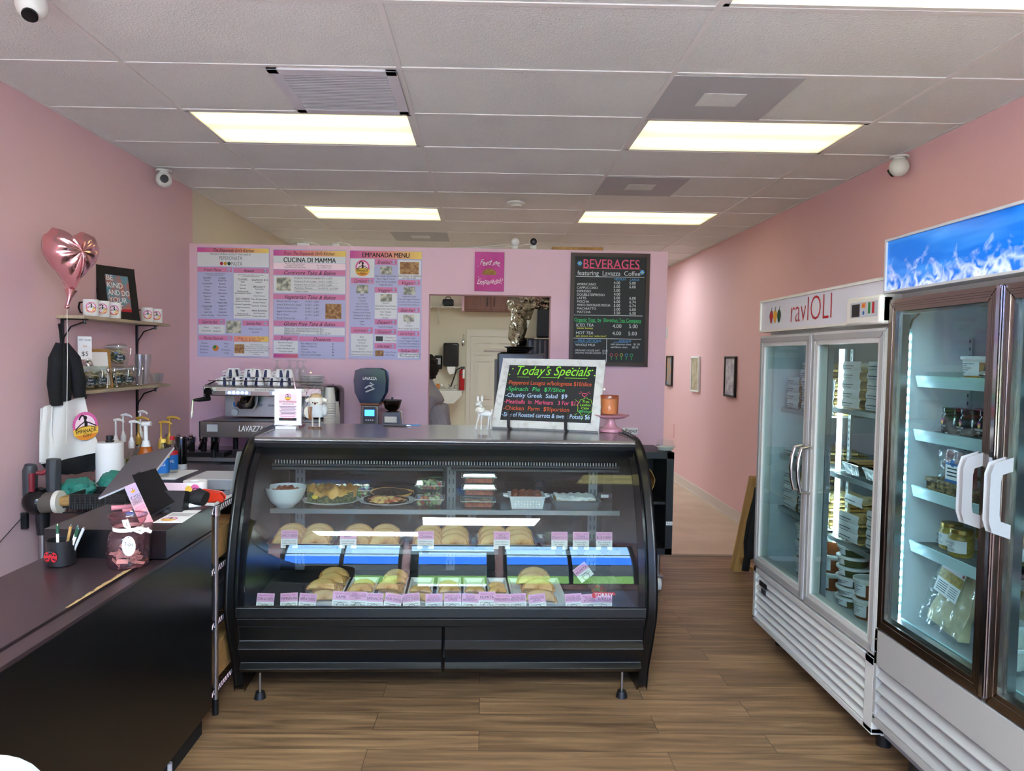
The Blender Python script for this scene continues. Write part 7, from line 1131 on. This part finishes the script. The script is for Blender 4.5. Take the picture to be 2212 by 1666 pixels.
# cook, seen only from behind the window edge
t = thing('person', 'person with dark curly hair and a grey shirt bent forward in the kitchen', 'person', (at(915, 850, y=6.75).x+.15, 6.75, 0), R(-90))
me = bpy.data.meshes.new('body'); J = [(0, .02, .80), (0, 0, .98), (.0, -.04, 1.14), (0, -.07, 1.24), (0, -.10, 1.33), (0, -.13, 1.42), (-.17, -.08, 1.20), (-.22, -.2, .98), (-.14, -.42, .95), (.17, -.08, 1.20), (.21, -.2, .98), (.12, -.42, .95), (-.09, .04, .74), (-.1, .0, .42), (-.1, .05, .06), (-.1, -.09, .03), (.09, .04, .74), (.1, .0, .42), (.1, .05, .06), (.1, -.09, .03)]
Ed = [(0, 1), (1, 2), (2, 3), (3, 4), (4, 5), (3, 6), (6, 7), (7, 8), (3, 9), (9, 10), (10, 11), (0, 12), (12, 13), (13, 14), (14, 15), (0, 16), (16, 17), (17, 18), (18, 19)]; RR = [.13, .14, .15, .12, .055, .06, .075, .055, .035, .075, .055, .035, .10, .07, .05, .035, .10, .07, .05, .035]
me.from_pydata(J, Ed, []); me.materials.append(MATS['shirt grey']); o = bpy.data.objects.new('body', me); COL.objects.link(o); o.parent = t; sk = o.modifiers.new('skin', 'SKIN')
for i, v in enumerate(me.skin_vertices[0].data): v.radius = (RR[i], RR[i]*.8); v.use_root = i == 0
s_ = o.modifiers.new('sub', 'SUBSURF'); s_.levels = s_.render_levels = 2; s_ = o.modifiers.new('smooth', 'SMOOTH'); s_.iterations = 3
for p_ in me.polygons: p_.use_smooth = True
MB().ball((0, -.16, 1.46), (.078, .098, .115), 'skin', 24, 18, fn=lambda v: 1-.10*max(0, -v.z)*abs(v.x)).ball((0, -.262, 1.45), (.014, .02, .02), 'skin', 10, 8).ball((-.08, -.16, 1.45), (.012, .02, .03), 'skin', 10, 8).ball((.08, -.16, 1.45), (.012, .02, .03), 'skin', 10, 8).ball((-.03, -.245, 1.475), .010, 'white', 8, 6).ball((.03, -.245, 1.475), .010, 'white', 8, 6).box(-.025, .025, -.258, -.25, 1.40, 1.406, 'sign red').build('head', t)
MB().ball((0, -.125, 1.485), (.108, .11, .125), 'hair', 48, 36, fn=lambda v: 1+.16*noise.noise(v*9)+.08*noise.noise(v*20)).build('hair', t)
for sx_ in (-.14, .12):
    q = MB().ball((sx_, -.46, .945), (.04, .05, .018), 'skin', 14, 10)
    for k in range(4): q.tube([(sx_-.027+.018*k, -.49, .945), (sx_-.028+.018*k, -.525-.006*(k in (1, 2)), .938), (sx_-.028+.018*k, -.545-.008*(k in (1, 2)), .925)], [.009, .008, .007], 'skin', 8)
    q.tube([(sx_+(.03 if sx_ < 0 else -.03), -.46, .945), (sx_+(.052 if sx_ < 0 else -.052), -.49, .935)], [.011, .008], 'skin', 8).build('hand', t)
o = MB().box(-.35, .45, 6.22, 6.50, .86, .90, 'brushed steel').box(-.33, -.29, 6.25, 6.29, 0, .86, 'steel').box(.39, .43, 6.25, 6.29, 0, .86, 'steel').box(-.33, -.29, 6.43, 6.47, 0, .86, 'steel').box(.39, .43, 6.43, 6.47, 0, .86, 'steel').build('prep_table'); o.location = (-.75, -.17, 0); tag(o, 'steel kitchen table in front of the bent person', 'table')
# ---------------------------------------------------------------- right wall: framed pictures, switch
mat('print lilac', 'a999b4', .5, vary=('d7cfd4', 14, .4, .6)); mat('print tan', 'a99177', .5, vary=('c9b9a0', 14, .4, .6)); mat('print city', '8a8f9a', .5, vary=('c08a5a', 12, .45, .6))
for px0, px1, py0, py1, fm, pm, lb in ((1441, 1455, 768, 834, 'black', 'print city', 'black framed city picture nearest the partition on the right wall'), (1495, 1514, 769, 846, 'white', 'print tan', 'white framed tan picture in the middle of the right wall'), (1567, 1593, 769, 857, 'black', 'print lilac', 'black framed lilac picture closest to the fridges on the right wall')):
    A, B = at(px0, py1, x=XR-.002), at(px1, py0, x=XR-.002); w = abs(A.y-B.y); h = .50 if px0 > 1500 else .48 if px0 > 1480 else .46; zc_ = (at(px0, py0, x=XR).z+at(px0, py1, x=XR).z)/2
    hh = abs(at(px0, py0, x=XR).z-at(px0, py1, x=XR).z)*.97; t = thing('picture_frame', lb, 'picture', (XR-.002, (A.y+B.y)/2, zc_-hh/2), R(-90), 'pictures on the right wall'); q = MB(); frame4(q, -w/2, w/2, 0, hh, .02, -.025, 0, fm); q.build('frame', t); MB().box(-w/2+.015, w/2-.015, -.015, 0, .015, hh-.015, pm).build('artwork', t)
A = at(1454, 930, x=XR); o = MB().box(-.012, 0, -.06, .06, -.09, .09, 'rose wall').build('switch_plate', bevel=.003); o.location = (XR-.001, A.y, A.z); tag(o, 'pink painted switch plate low on the right wall', 'switch')
A = at(1441, 719, y=YP+.05); o = MB().box(0, .018, -.03, .03, -.045, .045, 'white').build('door_sensor', bevel=.004); o.location = (1.4215, YP+.05, A.z); tag(o, 'small white sensor on the end of the partition', 'sensor')
o = MB().box(-.06, .06, -.006, 0, -.025, .025, 'paper').build('paper_label'); A = at(1361, 931, y=YP); o.location = (A.x, YP-.001, A.z); tag(o, 'small white label reading Paper low on the partition', 'label'); q = MB(); q.text('Paper', .01, -.012, .03, 'ink', lift=.0075); q.build('print', o)
# ---------------------------------------------------------------- rolling cart right of the case
t = thing('rolling_cart', 'black open cube cart on caster wheels between the case and the hallway', 'cart', (1.05, 4.95, 0)); x1 = at(1463, 1100, y=4.82).x-1.05; zt_ = at(1440, 981, y=4.85).z; zb_ = at(1440, 1206, y=4.85).z
q = MB().box(-.55, x1, -.02, .40, zt_-.045, zt_, 'black').box(-.55, x1, -.02, .40, zb_, zb_+.045, 'black').box(x1-.05, x1, -.02, .40, zb_, zt_, 'black').box(-.55, -.50, -.02, .40, zb_, zt_, 'black').box(-.10, -.08, 0, .40, zb_, zt_, 'black').box(-.5, x1-.04, 0, .4, (zt_+zb_)/2-.01, (zt_+zb_)/2+.01, 'black').box(-.5, x1-.04, .385, .4, zb_, zt_, 'black'); q.build('cabinet', t, bevel=.002)
for x in (-.5, x1-.08): 
    for y in (.03, .34):
        w_ = MB().cyl((x-.012, y-.02, .045), (x+.012, y-.02, .045), .045, 'porcelain', n=24).cyl((x-.014, y-.02, .045), (x+.014, y-.02, .045), .03, 'light grey', n=20).build('caster_wheel', t); MB().box(x-.02, x-.016, y-.04, y+.01, .04, .10, 'brushed steel').box(x+.016, x+.02, y-.04, y+.01, .04, .10, 'brushed steel').box(x-.03, x+.03, y-.04, y+.03, .10, .106, 'brushed steel').cyl((x, y, .10), (x, y, zb_), .012, 'brushed steel').build('caster_fork', t)
MB().box(x1-.045, x1-.002, -.023, -.02, zt_-.50, zt_-.475, 'paper').build('label', t)
q = MB(); q.text('9-12', x1-.024, zt_-.495, .014, 'ink', lift=.0238); q.build('label_print', t)
o = MB().grid(lambda u, v: (-.12+.24*math.cos(PI*(u-.5)), -.0+.2*v, .09+.13*math.sin(PI*(u-.5))+.006*math.sin(u*30)), 24, 3, 'kraft', thick=.004).build('paper_bag'); o.location = (1.05+x1-.24, 4.97, (zt_+zb_)/2+.06); tag(o, 'open brown paper bag lying on its side in the cart upper cube', 'bag')
t = thing('clear_clamshell', 'empty clear clamshell on top of the black cart', 'food box', (at(1437, 975, y=5.05).x, 5.05, zt_+.001)); MB().lathe([(0, .001), (.05, .001), (.065, .025), (.08, .03), (.066, .034), (.05, .075), (0, .08)], 'clear plastic', n=32).lathe([(.05, .002), (.064, .024)], 'tub', n=32).build('shell', t)
# wooden clothes rack and hanging black garment beyond the white fridge
mat('pine', 'a9824c', .5, bump=(20, .2, .003)); t = thing('wooden_ladder', 'light wooden ladder rack leaning beyond the ravioli fridge', 'ladder'); a, b = at(1590, 1196, y=5.45), at(1622, 1030, y=5.50); q = MB(); a.z = 0
MB().prism([(a.x-.02, 0), (a.x+.045, 0), (b.x+.045, b.z), (b.x-.01, b.z)], 'y', 5.42, 5.50, 'pine').build('side_rail', t, bevel=.006)
MB().prism([(a.x-.02, 0), (a.x+.045, 0), (b.x+.045, b.z), (b.x-.01, b.z)], 'y', 4.88, 4.94, 'pine').build('side_rail', t, bevel=.006)
for f_ in (.13, .36, .62, .92): x_ = a.x*(1-f_)+b.x*f_+.015; MB().box(x_-.012, x_+.022, 4.90, 5.46, b.z*f_-.018, b.z*f_+.018, 'pine').build('rung', t, bevel=.006)
t = thing('black_garment', 'black cloth garment hanging over the wooden ladder', 'garment'); q = MB(); rows_ = ((1632, 1643, 1054), (1622, 1643, 1090), (1612, 1643, 1130), (1606, 1640, 1172), (1607, 1634, 1203), (1609, 1618, 1206), (1605, 1614, 1233))
q.grid(lambda u, v: tuple(at(rows_[min(int(v*6.001), 6)][0]*(1-u)+rows_[min(int(v*6.001), 6)][1]*u, rows_[min(int(v*6.001), 6)][2], y=4.872+.008*math.sin(u*9))), 10, 6, 'black cloth', thick=.02); q.build('cloth', t); g_ = at(1637, 1056, y=4.872); MB().tube([g_, g_+Vector((.03, .01, .02)), (b.x, 4.90, b.z-.04), (b.x+.03, 4.93, b.z-.10)], .010, 'black cloth', 8).build('strap', t)
# ---------------------------------------------------------------- ceiling fittings
mat('grille', 'd3d0d6', .45); mat('perforated', '8f9094', .6); mat('cam white', 'd9d7d2', .3)
t = thing('return_grille', 'square return air grille with fine slats in front of the left troffer', 'vent', ((gx(-1)+gx(0))/2+.3048, gy(1)+.3048, CEIL)); q = MB(); w = .29
for b_ in ((-w, w, -w, -w+.05), (-w, w, w-.05, w), (-w, -w+.05, -w, w), (w-.05, w, -w, w)): q.box(b_[0], b_[1], b_[2], b_[3], -.012, .0, 'grille')
q.build('frame', t, bevel=.002); q = MB()
for k in range(24): y = -w+.055+k*(2*w-.11)/23; q.prism([(y, -.009), (y+.0115, -.009), (y+.0115, -.0105), (y, -.0105)], 'x', -w+.05, w-.05, 'grille')
q.box(-w+.05, w-.05, -w+.05, w-.05, -.001, 0, 'dark steel'); q.build('slats', t)
def perf_mat():
    m = MATS['perforated']; n = m.node_tree; b = n.nodes['Principled BSDF']; N = n.nodes.new; L_ = n.links.new; t_ = N('ShaderNodeTexCoord'); v = N('ShaderNodeTexVoronoi'); v.inputs['Scale'].default_value = 110; v.inputs['Randomness'].default_value = 0; L_(t_.outputs['Object'], v.inputs['Vector']); r_ = N('ShaderNodeValToRGB'); L_(v.outputs['Distance'], r_.inputs[0]); e_ = r_.color_ramp.elements; e_[0].color = lin('808085'); e_[1].color = lin('b5b5b9'); e_[0].position = .28; e_[1].position = .4; L_(r_.outputs[0], b.inputs['Base Color'])
perf_mat()
for (i, j, lb) in ((1, 1, 'square perforated diffuser with a pale middle patch at the upper right'), (1, 4, 'far square perforated diffuser between the right troffers'), (-1, 8, 'farthest square perforated diffuser above the partition')):
    cx = gx(i)+.3048 if i > 0 else gx(i)+.9144; t = thing('ceiling_diffuser', lb, 'vent', (cx, gy(j)+.3048, CEIL), 0, 'perforated diffusers'); MB().box(-.295, .295, -.29, .29, -.006, 0, 'perforated').build('plate', t); MB().box(-.10, .10, -.085, .085, -.008, -.006, 'ceiling tile').build('centre_patch', t)
A = at(1115, 441, z=CEIL-.02); t = thing('smoke_detector', 'white round smoke detector on the ceiling', 'smoke detector', (A.x, A.y, CEIL-.004)); MB().lathe([(.075, 0), (.075, -.012), (.062, -.022), (.045, -.026), (.04, -.038), (0, -.040)], 'cam white', n=32).build('case', t)
def dome(name, lab, p, aim, s=1.0):
    t = thing(name, lab, 'camera', p); d = Vector(aim).normalized(); q = MB().ball((0, 0, 0), .052*s, 'cam white', 24, 16); q.tube([(0, 0, 0), (0, 0, .05*s)], .03*s, 'cam white', 16); q.build('shell', t); MB().cyl(d*.046*s, d*.055*s, .026*s, 'black gloss', n=24).build('lens', t); MB().cyl(Vector((0, 0, .05*s)), Vector((0, 0, .06*s)), .05*s, 'cam white', n=24).build('mount', t); return t
dome('security_camera', 'white dome security camera at the top left corner of the ceiling', at(69, 12, z=CEIL-.07), (.15, -.5, -.9), 1.0)
p = at(354, 388, x=-2.24); t = dome('security_camera', 'white dome security camera under the ceiling at the end of the left wall', p, (.45, -.9, -.1), 1.05)
p = at(1942, 361, x=2.45); t = dome('security_camera', 'white dome security camera under the ceiling on the right wall', p, (-.5, .7, -.5), 1.05)
for px, m, lb, dx in ((1113, 'cam white', 'round white webcam turned away on top of the partition', .5), (1152, 'black gloss', 'round webcam with a black face on top of the partition', 0)):
    p = at(px, 525, y=YP+.06); t = thing('webcam', lb, 'camera', (p.x, YP+.06, PT)); MB().ball((0, 0, .022), (.028, .02, .022), 'cam white', 16, 10).build('foot', t); MB().ball((0, 0, .062), .034, 'cam white', 24, 16).build('head', t)
    if not dx: MB().cyl((0, -.026, .064), (0, -.0345, .064), .027, 'black gloss', n=24).cyl((0, -.0345, .064), (0, -.0355, .064), .010, 'dark grey', n=16).build('face', t)
    MB().tube([(-.02, .01, .05), (-.3, .02, .02), (-.7, .03, .004), (-1.2, .02, .004)], .003, 'cam white', 6).build('cable', t)
o = MB().box(-.20, .20, -.04, .04, 0, .028, 'kraft').build('cardboard_flat'); p = at(1247, 538, y=YP+.07); o.location = (p.x, YP+.07, PT); tag(o, 'flat cardboard lying on top of the partition', 'cardboard')
for px, lb, w in ((655, 'white power adapter and cable on the partition top, left one', .09), (725, 'bunched white cable on the partition top, right one', .05)):
    p = at(px, 525, y=YP+.05); t = thing('power_adapter', lb, 'cable', (p.x, YP+.05, PT)); MB().box(-w/2, w/2, -.02, .02, 0, .025, 'cam white').build('plug', t, bevel=.005); MB().tube([(-w/2, 0, .01), (-.1, .01, .02), (-.05, .02, .03), (0, -.02, .03), (.08, 0, .03), (.14, .01, .004), (.22, .0, .004)], .003, 'cam white', 6).build('cable', t)
# white chair at the near left
mat('chair white', 'a9aaa8', .6); t = thing('chair', 'rounded pale chair back just showing at the bottom left corner', 'chair', (-.985, 1.27, 0)); q = MB(); MB().grid(lambda u, v: (-.20+.40*u, -.02+.03*(2*u-1)**2, .50+.372*v-.05*abs(2*u-1)**6*(v > .8)), 20, 10, 'chair white', thick=.03).build('backrest', t, bevel=.012, seg=3); MB().box(-.2, .2, -.42, -.0, .43, .47, 'chair white').build('seat', t, bevel=.015)
for x in (-.17, .17):
    for y in (-.38, -.03): MB().tube([(x, y, 0), (x*.95, y, .44)], .014, 'steel', 10).build('leg', t)
